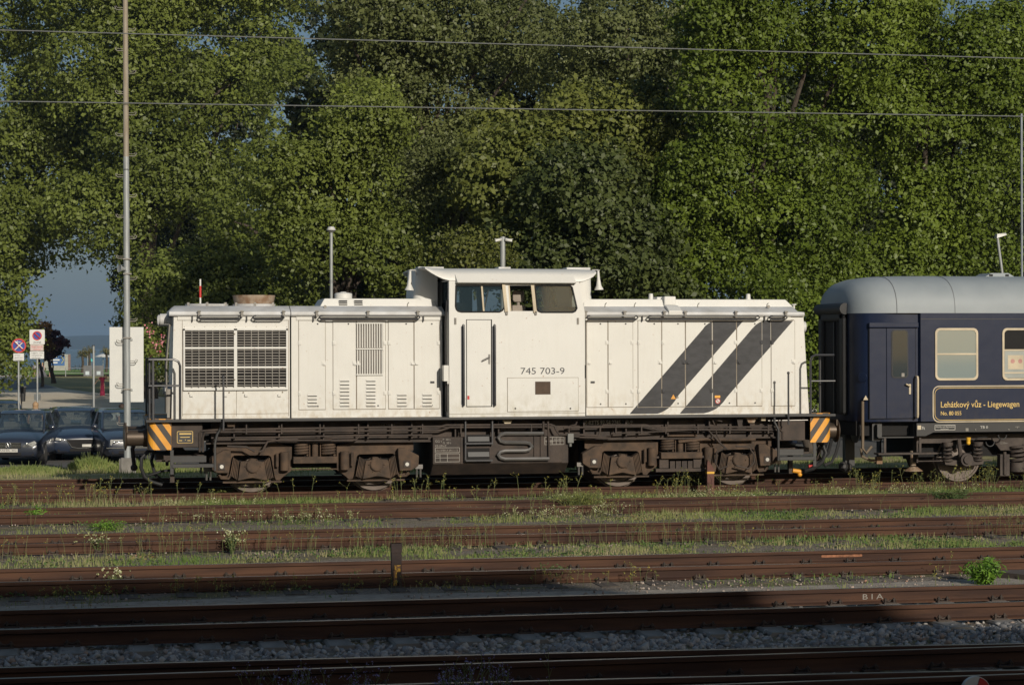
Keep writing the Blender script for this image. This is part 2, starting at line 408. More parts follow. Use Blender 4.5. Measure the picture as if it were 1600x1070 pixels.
    m = MB(); m.cyl((a.x, YC-.2, ZT+.58), (a.x, YC-.2, ZT+.71), .017); m.build('rod_tip', M['whitecab'], st)
    # headlamps at the left end
    for yy in (YC-.72, YC+.72):
        m = MB(); a = W(270, 496, yh+.2); m.cyl((1.30, yy, 3.24), (1.08, yy, 3.24), .11, 16); m.cyl((1.08, yy, 3.24), (1.065, yy, 3.24), .09, 16); hl = m.build('headlight', M['roofw'], L, smooth=True)
    for yy in (YC-.6, YC+.6):
        m = MB(); m.cyl((1.30, yy, 1.9), (1.17, yy, 1.9), .085, 14); m.build('headlight', M['roofw'], L, smooth=True)
        m = MB(); m.cyl((13.6, yy, 3.1), (13.72, yy, 3.1), .11, 14); m.build('headlight', M['roofw'], L, smooth=True)
    m = MB()
    for yy in (YC-.95, YC-.35): m.tube([(1.25, yy, 3.15), (1.19, yy, 2.4), (1.19, yy, 1.5)], .016)
    m.box(1.2, 1.28, YC-.98, YC-.8, 1.42, 1.95); m.build('end_pipe', M['slat'], L)
    # --- gap between the hood sections
    m = MB(); m.box(X(453), X(455.2), yh-.012, YC+1.08, ZB, ZT); m.build('hood_joint', M['pit'], L)
    # --- hood doors
    yd = yh-.012
    def zpx(py, px): return W(px, py, yd).z
    doorsB = [(467, 508), (520.5, 556), (557.5, 602), (607, 646), (647.5, 686)]
    doorsC = [(917, 949), (950.5, 988.5), (997, 1033), (1034.5, 1070), (1071.5, 1112), (1114, 1150), (1151.5, 1190), (1205, 1241.5)]
    stripes = [[(983.7, 646.5), (1097.5, 515), (1102, 509), (1107.5, 505), (1114, 501.5), (1122.5, 499.5), (1163, 499.5), (1060, 617.5), (1055, 625.5), (1050, 632), (1045, 637), (1040, 640.5), (1034, 643.8), (1027.5, 646.2)],
               [(1062, 646), (1176, 512.5), (1181, 507.5), (1186, 504), (1192, 501.2), (1200, 499.5), (1240.5, 499.5), (1136, 620), (1131, 627), (1126, 632.5), (1121, 637), (1115, 640.5), (1108, 643.5), (1100, 645.5)]]
    def smap(st, y): return [(W(x, yy, y).x, W(x, yy, y).z) for x, yy in st]
    def instripe(x, z):
        for st in stripes:
            q = smap(st, yd); c = False
            for (ax, az), (bx, bz) in zip(q, q[1:]+q[:1]):
                if (az > z) != (bz > z) and x < (bx-ax)*(z-az)/(bz-az)+ax: c = not c
            if c: return True
        return False
    def seams(rs):
        m = MB(); 
        for (xa, xb, za, zb) in rs: m.box(xa-.012, xb+.012, yh-.004, yh+.01, za-.012, zb+.012)
        return m
    plates = []
    for (a, b) in doorsB+doorsC:
        mid = (a+b)/2; za = zpx(642.5 if a < 900 else 640.8, 760)-(.0 if a < 900 else .0); plates.append((X(a), X(b), ZB+.155, 3.215, a))
    for (xa, xb, za, zb, a) in plates:
        m = MB(); m.box(xa-.008, xb+.008, yh-.004, yh+.02, za-.009, zb+.009); sm = m.build('door_seam', M['seam'], L)
        m = MB(); m.box(xa, xb, yd, yh+.01, za, zb); d = m.build('hood_door', M['white'], L, bev=.004)
        m = MB()                                                # bolt heads and corner screws
        for zz in (zb-.06, za+.06): m.cyl((xb-.14, yd+.002, zz), (xb-.14, yd-.006, zz), .016, 8)
        m.build('lock', M['dark'], d)
        hx = xa+.015 if int(a) in (467, 520, 997, 1034, 1205, 607) else xb-.015
        for zz in (3.215-.42, ZB+.155+.30):
            m = MB(); m.box(hx-.028, hx+.028, yd-.008, yd+.005, zz-.04, zz+.04); m.box(hx-.014, hx+.03, yd-.016, yd+.005, zz-.03, zz+.022); m.build('hinge', M['black'] if instripe(hx, zz) else M['white'], d, bev=.004)
        lx = xb-.03 if hx < (xa+xb)/2 else xa+.03
        m = MB(); m.box(lx-.035, lx+.035, yd-.008, yd+.004, 2.38, 2.46); m.box(lx-.012, lx+.04, yd-.028, yd, 2.38, 2.42); m.build('latch', M['black'] if instripe(lx, 2.42) else M['white'], d, bev=.004)
        for st in stripes:
            q = clip(smap(st, yd), xa+.002, xb-.002, za+.002, zb-.002)
            if len(q) > 2: MB().prism(q, yd-.0025, yd+.003).build('stripe', M['black'], d)
    # stripe on the hood wall between doors and on the bottom ledge
    m = MB()
    for st in stripes:
        st2 = smap(st, yh)
        for (xa, xb, za, zb) in [(X(949)-.5, X(1260), ZB+.003, ZB+.142)]+[(p[1]+.014, q[0]-.014, ZB+.142, 3.3) for p, q in zip(plates[5:], plates[6:]) if q[0]-p[1] > .03]+[(X(949), X(1260), 3.228, ZT-.004)]:
            q = clip(st2, xa, xb, za, zb)
            if len(q) > 2: m.prism(q, yh-.003, yh+.003)
    m.build('stripe', M['black'], L)
    # louvre groups
    for cx, ya, yb, n in ((488, 618, 634, 4), (538.5, 595, 634, 8), (579.5, 595, 634, 8), (628, 617, 634, 4), (667.5, 617, 634, 4)):
        m = MB(); k = MB()
        for i in range(n):
            yy = ya+(yb-ya)*i/(n-1); a = W(cx-7.5, yy, yd); b = W(cx+7.5, yy, yd)
            m.prism([(yd, a.z+.035), (yd-.022, a.z+.004), (yd-.022, a.z-.002), (yd, a.z+.002)], a.x, b.x, 'x')
            k.box(a.x+.005, b.x-.005, yd-.004, yd+.004, a.z-.018, a.z+.002)
        v = m.build('louvre', M['white'], L); k.build('slot', M['pit'], v)
    # vertical-bar vent
    a0, b0 = W(556.5, 504, yd), W(598.5, 586, yd)
    m = MB(); m.box(a0.x, b0.x, yd-.006, yd+.004, b0.z, a0.z); v = m.build('bar_vent', simple('vent_recess', (.2, .18, .16), .8), L)
    m = MB(); w_ = b0.x-a0.x; zm = (a0.z+b0.z)/2
    for i in range(11):
        x = a0.x+.02+(w_-.04)*i/10
        for z0, z1 in ((b0.z+.02, zm-.02), (zm+.02, a0.z-.02)): m.box(x-.009, x+.009, yd-.03, yd-.006, z0, z1)
    for z in (b0.z+.012, zm, a0.z-.012): m.box(a0.x, b0.x, yd-.034, yd-.004, z-.012, z+.012)
    m.build('bar', M['white'], v)
    # radiator grille
    def gx(px): return X(px, yh-.03)
    g0, g1 = gx(286.5), gx(450); zt, zb = W(366, 513.5, yh-.03).z, W(366, 608.5, yh-.03).z
    m = MB(); m.box(g0+.02, g1-.02, yh-.004, yh+.03, zb+.05, zt-.02); pit = m.build('grille_recess', M['pit'], L)
    m = MB(); fr = [(g0, g0+.03), (gx(365.5), gx(370.5)), (g1-.035, g1)]
    for a, b in fr: m.box(a, b, yh-.05, yh+.01, zb, zt)
    m.box(g0, g1, yh-.05, yh+.01, zt-.03, zt+.004); m.box(g0, g1, yh-.055, yh+.01, zb-.01, zb+.035)
    z1_, z2_ = W(366, 543.5, yh-.04).z, W(366, 573.8, yh-.04).z
    for a, b in ((gx(288.7), gx(365.5)), (gx(370.5), gx(447.5))):
        for z in (z1_, z2_): m.box(a, b, yh-.052, yh, z-.018, z+.018)
    gr = m.build('grille_frame', M['whitecab'], L)
    m = MB()
    for a, b in ((gx(289), gx(365)), (gx(371), gx(447))):
        for i in range(1, 7): 
            x = a+(b-a)*i/7; m.box(x-.007, x+.007, yh-.045, yh-.003, zb+.04, zt-.03)
        for lo, hi in ((zb+.045, z2_-.025), (z2_+.025, z1_-.025), (z1_+.025, zt-.035)):
            for i in range(6):
                z = lo+(hi-lo)*(i+.5)/6; dz = random.uniform(-.004, .004)
                m.add([(a, yh-.036, z+dz+.006), (b, yh-.036, z-dz+.006), (b, yh-.016, z-dz+.016), (a, yh-.016, z+dz+.016), (a, yh-.038, z+dz-.001), (b, yh-.038, z-dz-.001)], [(0, 1, 2, 3), (0, 1, 5, 4)])
    m.build('slats', M['slat'], gr)
    # seams and plates below the grille
    m = MB()
    for px, py0, py1 in ((285, 500, 650), (369.5, 610, 650), (451, 500, 650)):
        x = gx(px); m.box(x-.004, x+.004, yh-.003, yh+.002, W(px, py1, yh).z, W(px, py0, yh).z)
    m.box(gx(285), gx(451), yh-.003, yh+.002, ZB+.08, ZB+.088)
    m.build('panel_seam', M['seam'], L)
    m = MB()
    for px in (299, 352.5, 384.5, 436.5): a = W(px, 617.5, yh); m.box(a.x-.03, a.x+.03, yh-.03, yh, a.z-.025, a.z+.025)
    m.build('bracket', M['white'], L, bev=.006)
    m = MB()
    for px, py in ((295, 614), (358, 613), (380, 613), (441.5, 612.5), (366.3, 522), (366.3, 593)): a = W(px, py, yh); m.cyl((a.x, yh-.055 if py < 600 else yh-.01, a.z), (a.x, yh, a.z), .014, 8)
    for i in range(11):
        for py in (500.5, 510.5, 607.5): a = W(288+i*16, py, yh); m.cyl((a.x, yh-.006, a.z), (a.x, yh, a.z), .006, 6)
    m.build('rivet', M['seam'], L)
    # recess band under the eaves of each hood
    m = MB()
    for a, b in ((1.39, X(452)), (X(463), X(690)), (X(914), 13.25)): m.box(a, b, yh-.02, yh+.01, 3.226, ZT)
    m.build('eaves_strip', M['white'], L)
    # handrails under the eaves
    def eave_rail(a, b):
        xa, xb = X(a, yh-.12), X(b, yh-.12); z = W((a+b)/2, 496.2, yh-.12).z
        m = MB(); yy = yh-.12
        m.tube([(xa+.03, yh, z+.035), (xa+.03, yy, z+.035), (xb-.03, yy, z+.035), (xb-.03, yh, z+.035)], .013, 6)
        m.tube([(xa+.06, yh, z-.03), (xa+.05, yy, z-.03), (xa+.02, yy, z-.02), (xa, yy, z), (xa+.02, yy, z+.03), (xa+.06, yy, z+.035)], .015, 6)
        m.tube([(xb-.06, yy, z+.035), (xb-.02, yy, z+.03), (xb, yy, z), (xb-.02, yy, z-.02), (xb-.05, yy, z-.03)], .015, 6)
        m.tube([(xa+.04, yy, z-.032), (xb-.04, yy, z-.032)], .017, 6)
        m.build('eaves_handrail', M['rail_h'], L, smooth=True)
    for a, b in ((310, 377), (395, 444), (499, 656), (917, 997), (1013, 1187), (1203, 1230)): eave_rail(a, b)
    for px in (311, 378, 443, 495, 575, 653, 915, 976, 1038, 1071, 1150, 1228):
        m = MB(); a = W(px, 488, yh-.1); m.box(a.x-.018, a.x+.018, yh-.12, yh-.03, ZT-.02, ZT+.10); m.box(a.x-.03, a.x+.03, yh-.10, yh-.06, ZT+.02, ZT+.045); m.cyl((a.x-.035, yh-.12, ZT+.08), (a.x+.035, yh-.12, ZT+.08), .014, 8); m.build('eaves_clamp', M['slat'], L)
    m = MB()
    for px in (301, 386, 490, 662, 1004, 1195): a = W(px, 497, yh-.05); m = MB(); m.box(a.x-.012, a.x+.006, yh-.07, yh, a.z-.06, a.z+.05); m.build('drip_edge', M['dark'], L)
    # --- cab
    C0, C1 = 6.42, 9.04
    def cz(py, px=800): return W(px, py, yc).z
    def cx(px, py=560): return W(px, py, yc).x
    zs = cz(488.5); ztop = cz(437)
    outer = [(C0, ZB-.045), (C1, ZB-.045), (cx(914), zs), (cx(904.5, 440), ztop), (C0+.0, ztop)]
    def hole(pts): return [XZ(x, y, yc) for x, y in pts]
    w1 = [(712.5, 446), (786, 446), (788, 480), (785, 485), (781, 487.2), (721, 487.2), (716, 486), (713, 483), (711.8, 478)]
    w2 = [(794, 446), (832, 446), (833.5, 486), (797, 486)]
    w3 = [(836, 446), (891, 446), (894, 449), (901.5, 482), (899, 486), (895, 487.8), (846, 487.8), (841, 486), (838.5, 481)]
    holes = [hole(w1), hole(w2), hole(w3)]
    m = MB(); m.holed(outer, holes, yc, yc+.05); cab = m.build('cab_side', M['whitecab'], L)
    m = MB(); m.holed(outer, holes, 2*YC-yc-.05, 2*YC-yc); m.build('cab_side', M['whitecab'], L)
    # end walls with dark windows each side of the fairing
    for x0, x1, sl in ((C0, C0+.05, 0), (C1-.05, C1, -.10)):
        m = MB(); o = [(yc+.05, ZB), (2*YC-yc-.05, ZB), (2*YC-yc-.05, ztop+.1), (yc+.05, ztop+.1)]
        hs = [[(yc+.14, 3.38), (YC-.6, 3.38), (YC-.6, ztop-.03), (yc+.14, ztop-.03)], [(YC+.6, 3.38), (2*YC-yc-.14, 3.38), (2*YC-yc-.14, ztop-.03), (YC+.6, ztop-.03)]]
        loops = [o]+hs; flat = [p for l in loops for p in l]; n = len(flat)
        tr = tessellate_polygon([[Vector((u, v, 0)) for u, v in l] for l in loops])
        sx = lambda z: sl*max(0, (z-zs)/(ztop-zs)) if z > zs else 0
        m.add([(x0+sx(v), u, v) for u, v in flat]+[(x1+sx(v), u, v) for u, v in flat], [tuple(t) for t in tr]+[tuple(i+n for i in t) for t in tr])
        m.build('cab_end', M['whitecab'], L)
        for h in hs:
            m = MB(); xm = (x0+x1)/2; m.add([(xm+sx(v), u, v) for u, v in h], [(0, 1, 2, 3)]); m.build('end_window', M['glass'], L)
    # rounded roof with visors reaching past both ends
    st = [(664, 419.5, 418), (668, 422.5, 418), (674, 426.5, 418), (682, 431, 418.3), (692, 435.5, 418.6), (702, 438, 419), (800, 438.8, 419.2), (905, 440, 420), (912, 439, 420.3), (920, 436, 420.8), (927, 432, 421.5), (931.5, 427, 423)]
    secs = []
    for px, pe, pt in st:
        xx = W(px, 430, yc).x; ze_ = W(px, pe, yc).z+.0; zt_ = W(px, pt, YC-.75).z
        tt = [math.pi*i/16 for i in range(17)]
        r0 = 1.475
        top = [(xx, YC-r0*math.copysign(abs(math.cos(t))**.55, math.cos(t)), ze_+(zt_-ze_)*math.sin(t)**.62) for t in tt]
        bot = [(xx, YC+r0*.985*math.copysign(abs(math.cos(t))**.55, math.cos(t)), ze_-.012+(zt_-ze_)*.72*math.sin(t)**.62) for t in tt]
        secs.append(top+bot)
    m = MB(); m.loft(secs); roof = m.build('cab_roof', M['whitecab'], L, smooth=True)
    m = MB(); m.box(cx(700), cx(905), yc+.06, 2*YC-yc-.06, ztop+.0, ztop+.03); m.build('cab_ceiling', M['pit'], L)
    for a, b, t in ((651, 691, 417.5), (776, 795, 417.7), (882, 919, 418.6)):
        m = MB(); zz = W((a+b)/2, t, YC-.3).z; m.box(W(a, t, YC-.3).x, W(b, t, YC-.3).x, YC-.5, YC-.1, zz-.05, zz+.0); m.build('roof_plate', M['roofw'], roof, bev=.008)
    # sun visor over the side windows
    m = MB(); a, b = cx(711, 440), cx(897, 440); z0, z1 = cz(429), cz(441.5)
    m.add([(a, yc-.0, z0), (b-.02, yc, z0), (b+.02, yc-.11, z1), (a+.03, yc-.11, z1), (a, yc-.0, z0-.012), (b-.02, yc, z0-.012), (b+.02, yc-.10, z1-.012), (a+.03, yc-.10, z1-.012), (a, yc, z1-.02), (b+.02, yc, z1-.02)],
          [(0, 1, 2, 3), (4, 5, 6, 7), (0, 3, 7, 4), (1, 2, 6, 5), (3, 2, 6, 7), (3, 7, 8, 0), (2, 6, 9, 1)])
    m.build('sun_visor', M['whitecab'], L)
    # windows: rubber seals, glass, mullions
    for h in (holes[0], holes[2]):
        m = MB(); m.tube([(x, yc-.004, z) for x, z in h]+[(h[0][0], yc-.004, h[0][1])], .016, 6); sf = m.build('window_seal', M['rubber'], L)
        m = MB(); m.add([(x, yc+.02, z) for x, z in h], [tuple(range(len(h)))]); m.build('window_pane', M['glass'], sf)
    def bar(xa, ya, xb, yb, wd, y, name, mt):
        a, b = XZ(xa, ya, yc), XZ(xb, yb, yc); m = MB()
        m.prism([(a[0]-wd, a[1]), (a[0]+wd, a[1]), (b[0]+wd, b[1]), (b[0]-wd, b[1])], y, y+.03); return m.build(name, mt, L, bev=.006)
    bar(752.7, 446, 756, 487, .018, yc+.0, 'mullion', M['cream'])
    bar(786.5, 444.5, 791, 488, .032, yc-.03, 'window_post', M['cream']); bar(831.5, 445.5, 836, 489, .032, yc-.03, 'window_post', M['cream'])
    bar(794.8, 446, 798, 486, .018, yc+.0, 'mullion', M['cream'])
    for px in (791.5, 837): a = W(px, 489.5, yc); m = MB(); m.box(a.x-.02, a.x+.02, yc-.03, yc, a.z-.03, a.z+.03); m.build('post_clamp', M['slat'], L)
    # cab interior
    m = MB(); m.box(C0+.05, C1-.05, yc+.06, 2*YC-yc-.06, 1.9, 2.0); m.box(cx(840), cx(905), yc+.35, YC+.9, 2.0, zs+.12); m.box(cx(705), cx(735), yc+.5, YC+.9, 2.0, zs+.2); m.box(cx(748), cx(765), YC+.4, YC+.7, 2.0, 4.1); m.build('cab_interior', M['pit'], L)
    a = W(810, 463, yc+.45); m = MB(); m.prism(rrect(a.x-.115, a.x+.115, a.z-.11, a.z+.11, .05), yc+.42, yc+.52); m.cyl((a.x, yc+.47, a.z-.3), (a.x, yc+.47, a.z-.08), .03); m.box(a.x-.13, a.x+.13, yc+.4, yc+.52, a.z-.55, a.z-.17); m.build('driver_seat', M['seat'], L, smooth=True, bev=.03)
    # fairings before and behind the cab
    for s, e0, e1 in ((-1, X(683, YC-.55), X(645, YC-.55)), (1, C1-.06, X(924, YC-.45))):
        m = MB(); hw = .62
        n = 8; pts = [(e0, YC-hw)]+[(e1-(.16 if s > 0 else -.16)+(.16*s)*math.sin(t), YC-hw+.16-.16*math.cos(t)) for t in [math.pi/2*i/n for i in range(n+1)]]
        pts = pts+[(x, 2*YC-y) for x, y in reversed(pts)]
        z0 = 3.46; z1 = 4.2 if s < 0 else 4.12
        lo = [(x, y, z0) for x, y in pts]; hi = [((x if abs(x-e0) < .01 else x+(.06 if s < 0 else -.02)), y, z1) for x, y in pts]
        m.loft([lo, hi]); m.build('exhaust_fairing', M['whitecab'], L, smooth=True)
    # horns
    for px, s in ((641, -1), (934.5, 1)):
        yy = YC-.75; a = W(px, 422, yy); b = W(px+s*1.5, 454, yy)
        m = MB(); m.lathe((a.x, yy, a.z), (b.x-a.x, 0, b.z-a.z), [(0, .03), (.01, .035), (.02, .022), (.18, .032), (.30, .05), (.37, .085), (.385, .088), (.37, .07)], 14); h = m.build('horn', M['whitecab'], L, smooth=True)
        m = MB(); m.tube([(a.x, yy, a.z), (a.x-s*.1, yy+.05, a.z), (a.x-s*.18, yy+.25, a.z-.12)], .014); m.build('horn_bracket', M['roofw'], h)
    # door, rails and handle
    dx0, dx1 = cx(729.3), cx(767); dz0, dz1 = cz(634.5, 748), cz(500, 748)
    m = MB(); m.box(dx0-.01, dx1+.022, yc-.006, yc+.01, dz0-.012, dz1+.012); m.build('door_gap', M['pit'], L)
    m = MB(); m.box(dx0, dx1, yc-.014, yc+.01, dz0, dz1); dr = m.build('cab_door', M['whitecab'], L, bev=.004)
    a = W(766, 560, yc); m = MB(); m.tube([(a.x-.16, yc-.06, a.z-.04), (a.x-.02, yc-.07, a.z+.03), (a.x-.02, yc-.01, a.z+.03)], .014); m.box(a.x-.035, a.x-.005, yc-.03, yc-.01, a.z-.1, a.z+.08); m.build('door_handle', M['shiny'], dr)
    m = MB(); a = W(731.7, 621, yc); m.box(a.x-.02, a.x+.02, yc-.018, yc-.012, a.z-.035, a.z+.035); m.build('red_label', M['red'], dr)
    for px in (724, 772.7):
        x = cx(px); m = MB(); z0, z1 = cz(632, px), cz(509, px); m.box(x-.045, x-.005, yc-.003, yc+.003, z0, z1-.01); m.build('rail_shadow', simple('rail_shadow_grey', (.17, .17, .18), .5), L)  # grey strip left of each rail paints the rail's cast shadow
        m = MB(); m.tube([(x, yc, z1+.02), (x, yc-.07, z1+.01), (x, yc-.075, z1-.04), (x, yc-.075, z0+.04), (x, yc-.07, z0-.01), (x, yc, z0-.02)], .017, 8); m.build('door_handrail', M['rail_h'], L, smooth=True)
    for px, py in ((711.5, 501.5), (903, 501.5)): a = W(px, py, yc); m = MB(); m.box(a.x-.018, a.x+.018, yc-.02, yc, a.z-.06, a.z+.06); m.box(a.x-.006, a.x+.012, yc-.03, yc, a.z-.02, a.z+.045); m.build('lamp_hook', M['slat'], L)
    a = W(696, 583, yc+.12); m = MB(); m.box(a.x-.05, a.x+.05, yc+.02, yc+.22, a.z-.15, a.z+.15); m.cyl((a.x+.03, yc+.02, a.z-.2), (a.x+.03, yc+.02, a.z-.14), .02); m.build('side_box', M['whitecab'], L, bev=.02)
    m = MB(); m.tube([(C0-.02, yc+.1, 3.6), (C0-.05, yc+.12, 3.2), (C0-.03, yc+.15, 1.5)], .018); m.build('cab_end_pipe', M['dark'], L)
    m = MB(); a = W(914.5, 580, yc); m.box(a.x-.008, a.x+.012, yc-.012, yc+.01, a.z-.13, a.z+.12); m.build('edge_seal', M['pit'], L)
    # battery box hatch under the number
    hx0, hx1 = cx(793), cx(903); hz0, hz1 = cz(642.5, 850), cz(590.3, 850)
    m = MB(); m.box(hx0-.008, hx1+.008, yc-.004, yc+.01, hz0-.008, hz1+.008); m.build('hatch_seam', M['seam'], L)
    m = MB(); m.box(hx0, hx1, yc-.010, yc+.01, hz0, hz1); ht = m.build('side_hatch', M['whitecab'], L, bev=.003)
    a, b = W(836, 596, yc), W(860, 616, yc); m = MB(); m.box(a.x, b.x, yc-.014, yc, b.z, a.z); m.build('hatch_vent', simple('hatch_mesh', (.085, .055, .035), .8, scale=9), ht)
    m = MB()
    for px in (805, 891): a = W(px, 638, yc); m.cyl((a.x, yc-.018, a.z), (a.x, yc, a.z), .016, 8)
    m.build('lock', M['pit'], ht)
    m = MB(); m.box(C0, C1, yc-.003, yc+.002, ZB+.055, ZB+.062); m.build('panel_seam', M['seam'], L)
    a = W(813.5, 584.5, yc); text('745 703-9', a.x, a.z-.0, yc-.002, .128, M['dtext'], 'number', L, width=W(882, 584, yc).x-a.x)
    # small stickers on the stripes
    a = W(1052, 620, yd); m = MB(); m.prism([(a.x-.05, a.z-.04), (a.x+.05, a.z-.04), (a.x, a.z+.05)], yd-.006, yd); m.build('warning_triangle', M['orange'], L)
    a = W(1121, 619.5, yd); m = MB(); m.box(a.x-.055, a.x+.055, yd-.006, yd, a.z-.025, a.z+.022); m.build('yellow_label', M['orange'], L)
    a = W(1121.5, 626.5, yd); m = MB(); m.cyl((a.x, yd-.006, a.z), (a.x, yd, a.z), .052, 18); s = m.build('prohibition_disc', M['red'], L)
    m = MB(); m.cyl((a.x, yd-.008, a.z), (a.x, yd-.005, a.z), .040, 18); m.build('disc_face', M['wtext'], s)
    m = MB(); m.tube([(a.x-.03, yd-.009, a.z+.03), (a.x+.03, yd-.009, a.z-.03)], .006, 4); m.build('disc_bar', M['red'], s)
    m = MB(); a = W(1058.5, 620.5, yd); m.box(a.x-.02, a.x+.02, yd-.006, yd, a.z-.02, a.z+.02); m.build('white_label', M['slat'], L)
    m = MB()
    for px in (675.5, 926): a = W(px, 597, yd); m.box(a.x-.04, a.x+.04, yd-.01, yd, a.z-.02, a.z+.02)
    m.build('keyhole_plate', M['dark'], L)
    # --- running board, frame and headstocks
    m = MB(); m.box(.80, 14.03, ye, 2*YC-ye, 1.352, 1.40); m.build('running_board', M['dark'], L, bev=.006)
    for s in (1, -1):
        Y = lambda d: YC-s*d
        m = MB(); m.box(2.0, 12.9, Y(1.15), Y(1.02), .95, 1.34)
        for x in [2.4+i*.83 for i in range(13)]: m.box(x, x+.025, Y(1.30), Y(1.14), 1.0, 1.345)
        m.box(2.0, 12.9, Y(1.36), Y(1.1), 1.325, 1.35); m.box(1.9, 12.9, Y(1.22), Y(1.02), .93, .955)
        m.build('main_frame', M['frame'], L)
    m = MB(); m.box(1.0, 13.85, YC-1.0, YC+1.0, .98, 1.34); m.build('frame_core', M['pit'], L)
    for s in (1, -1):
        Yp = YC-s*1.42
        for xa, xb, sg in ((.835, 1.26, 1), (13.545, 13.985, -1)):
            za, zb = .845, 1.415
            n = 6; o = xa if sg > 0 else xb; r = .13
            prof = [((xb if sg > 0 else xa), Yp)]+[(o+sg*r-sg*r*math.sin(t), Yp+s*(r-r*math.cos(t))) for t in [math.pi/2*i/n for i in range(n+1)]]+[(o, YC-s*1.0), (o+sg*.03, YC-s*1.0)]
            prof += [(o+sg*.03, Yp+s*.14), (o+sg*.16, Yp+s*.03), ((xb if sg > 0 else xa), Yp+s*.03)]
            m = MB(); m.prism(prof, za, zb, 'z'); hp = m.build('hazard_plate', M['orange'], L)
            # diagonal bands
            m = MB(); wd = .122; per = .245
            for k in range(-3, 6):
                c = k*per+(.075 if sg > 0 else .06)
                # band: x - xa measured along the slope
                slope = .70
                q = [(0+c, zb), (wd+c, zb), (wd+c+slope*(zb-za), za), (c+slope*(zb-za), za)]
                q = [((xa+u) if sg > 0 else (xb-u), v) for u, v in q]
                q = clip(q, xa+(.13 if sg > 0 else .002), xb-(.002 if sg > 0 else .13), za+.002, zb-.002)
                if len(q) > 2: m.prism(q, Yp-s*.003, Yp+s*.001)
                # bands wrap round the corner
                for i in range(n):
                    t0, t1 = math.pi/2*i/n, math.pi/2*(i+1)/n
                    u0, u1 = .13-r*t0*.9, .13-r*t1*.9
                    px0, px1 = o+sg*r-sg*r*1.012*math.sin(t0), o+sg*r-sg*r*1.012*math.sin(t1)
                    py0, py1 = Yp+s*(r-r*1.012*math.cos(t0)), Yp+s*(r-r*1.012*math.cos(t1))
                    if i == 0: py0 -= s*.0015
                    zz0 = [zb-(u0-c)/slope, zb-(u0-c-wd)/slope]; zz1 = [zb-(u1-c)/slope, zb-(u1-c-wd)/slope]
                    cl = lambda z: max(za, min(zb, z))
                    if cl(zz0[0]) != cl(zz0[1]) or cl(zz1[0]) != cl(zz1[1]):
                        m.add([(px0, py0, cl(zz0[0])), (px1, py1, cl(zz1[0])), (px1, py1, cl(zz1[1])), (px0, py0, cl(zz0[1]))], [(0, 1, 2, 3)])
            m.build('hazard_band', M['hazblack'], hp)
        # side boxes behind the plates
        for xa, xb in ((1.26, 1.83), (12.93, 13.47)):
            m = MB(); m.box(xa, xb, YC-s*1.33, YC-s*.7, .88, 1.33); bx_ = m.build('side_locker', M['frame'], L, bev=.012)
            if xa < 2 and s == 1:
                p, q = W(276.5, 673.5, YC-1.33), W(301.5, 692, YC-1.33)
                m = MB(); m.prism(rrect(p.x, q.x, q.z, p.z, .02), YC-1.337, YC-1.33); pl = m.build('builder_plate', M['gold'], bx_)
                m = MB(); m.prism(rrect(p.x+.009, q.x-.009, q.z+.009, p.z-.009, .015), YC-1.340, YC-1.335); m.build('plate_face', M['dark'], pl)
                m = MB()
                for k, (u, v, ww) in enumerate(((.15, .78, .75), (.2, .5, .6), (.12, .22, .2), (.5, .28, .05), (.65, .22, .2))):
                    xx = p.x+(q.x-p.x)*u; zz = q.z+(p.z-q.z)*v; m.box(xx, xx+(q.x-p.x)*ww, YC-1.3425, YC-1.339, zz-(.012 if k == 0 else .006), zz+(.012 if k == 0 else .006))
                m.build('plate_relief', M['gold'], pl)
        # steps
        for xa, xb in ((1.27, 2.03), (12.9, 13.62)):
            m = MB(); yy = YC-s*1.46
            zb = .515 if xa < 2 else .505
            m.box(xa, xb, yy-.02, yy+s*.22, zb, zb+.065); m.box(xa, xb-.12, yy+s*.3, yy+s*.33, zb+.08, zb+.20)
            st_ = m.build('step', M['dark'], L, bev=.006)
            m = MB(); m.box(xa-.03 if xa < 2 else xb-.03, xa+.03 if xa < 2 else xb+.03, yy, yy+s*.03, zb-.12, .842)
            m.build('step_hanger', M['dark'], L); m = MB()
            if xa < 2: m.tube([(2.05, yy, .46), (2.05, yy, .95), (2.09, yy, 1.12), (2.17, yy, 1.25), (2.17, yy, 1.36)], .026)
            else: m.tube([(12.88, yy, .5), (12.88, yy, 1.1), (12.80, yy, 1.25), (12.80, yy, 1.36)], .026)
            m.build('step_grab_rail', M['dark'], L)
        # posts beside the hood ends
        for x, zt in ((2.20, 2.17), (13.04, 2.19)):
            yy = YC-s*1.6+s*.0
            m = MB(); m.tube([(x, yy+s*.0, 1.2), (x, yy, zt)], .019); m.ball((x, yy, zt+.01), .03); m.build('grab_post', M['rail_h'], L, smooth=True)
        m = MB(); m.tube([(1.17, YC-s*1.5, 1.38), (1.33, YC-s*1.5, 1.38)], .01)
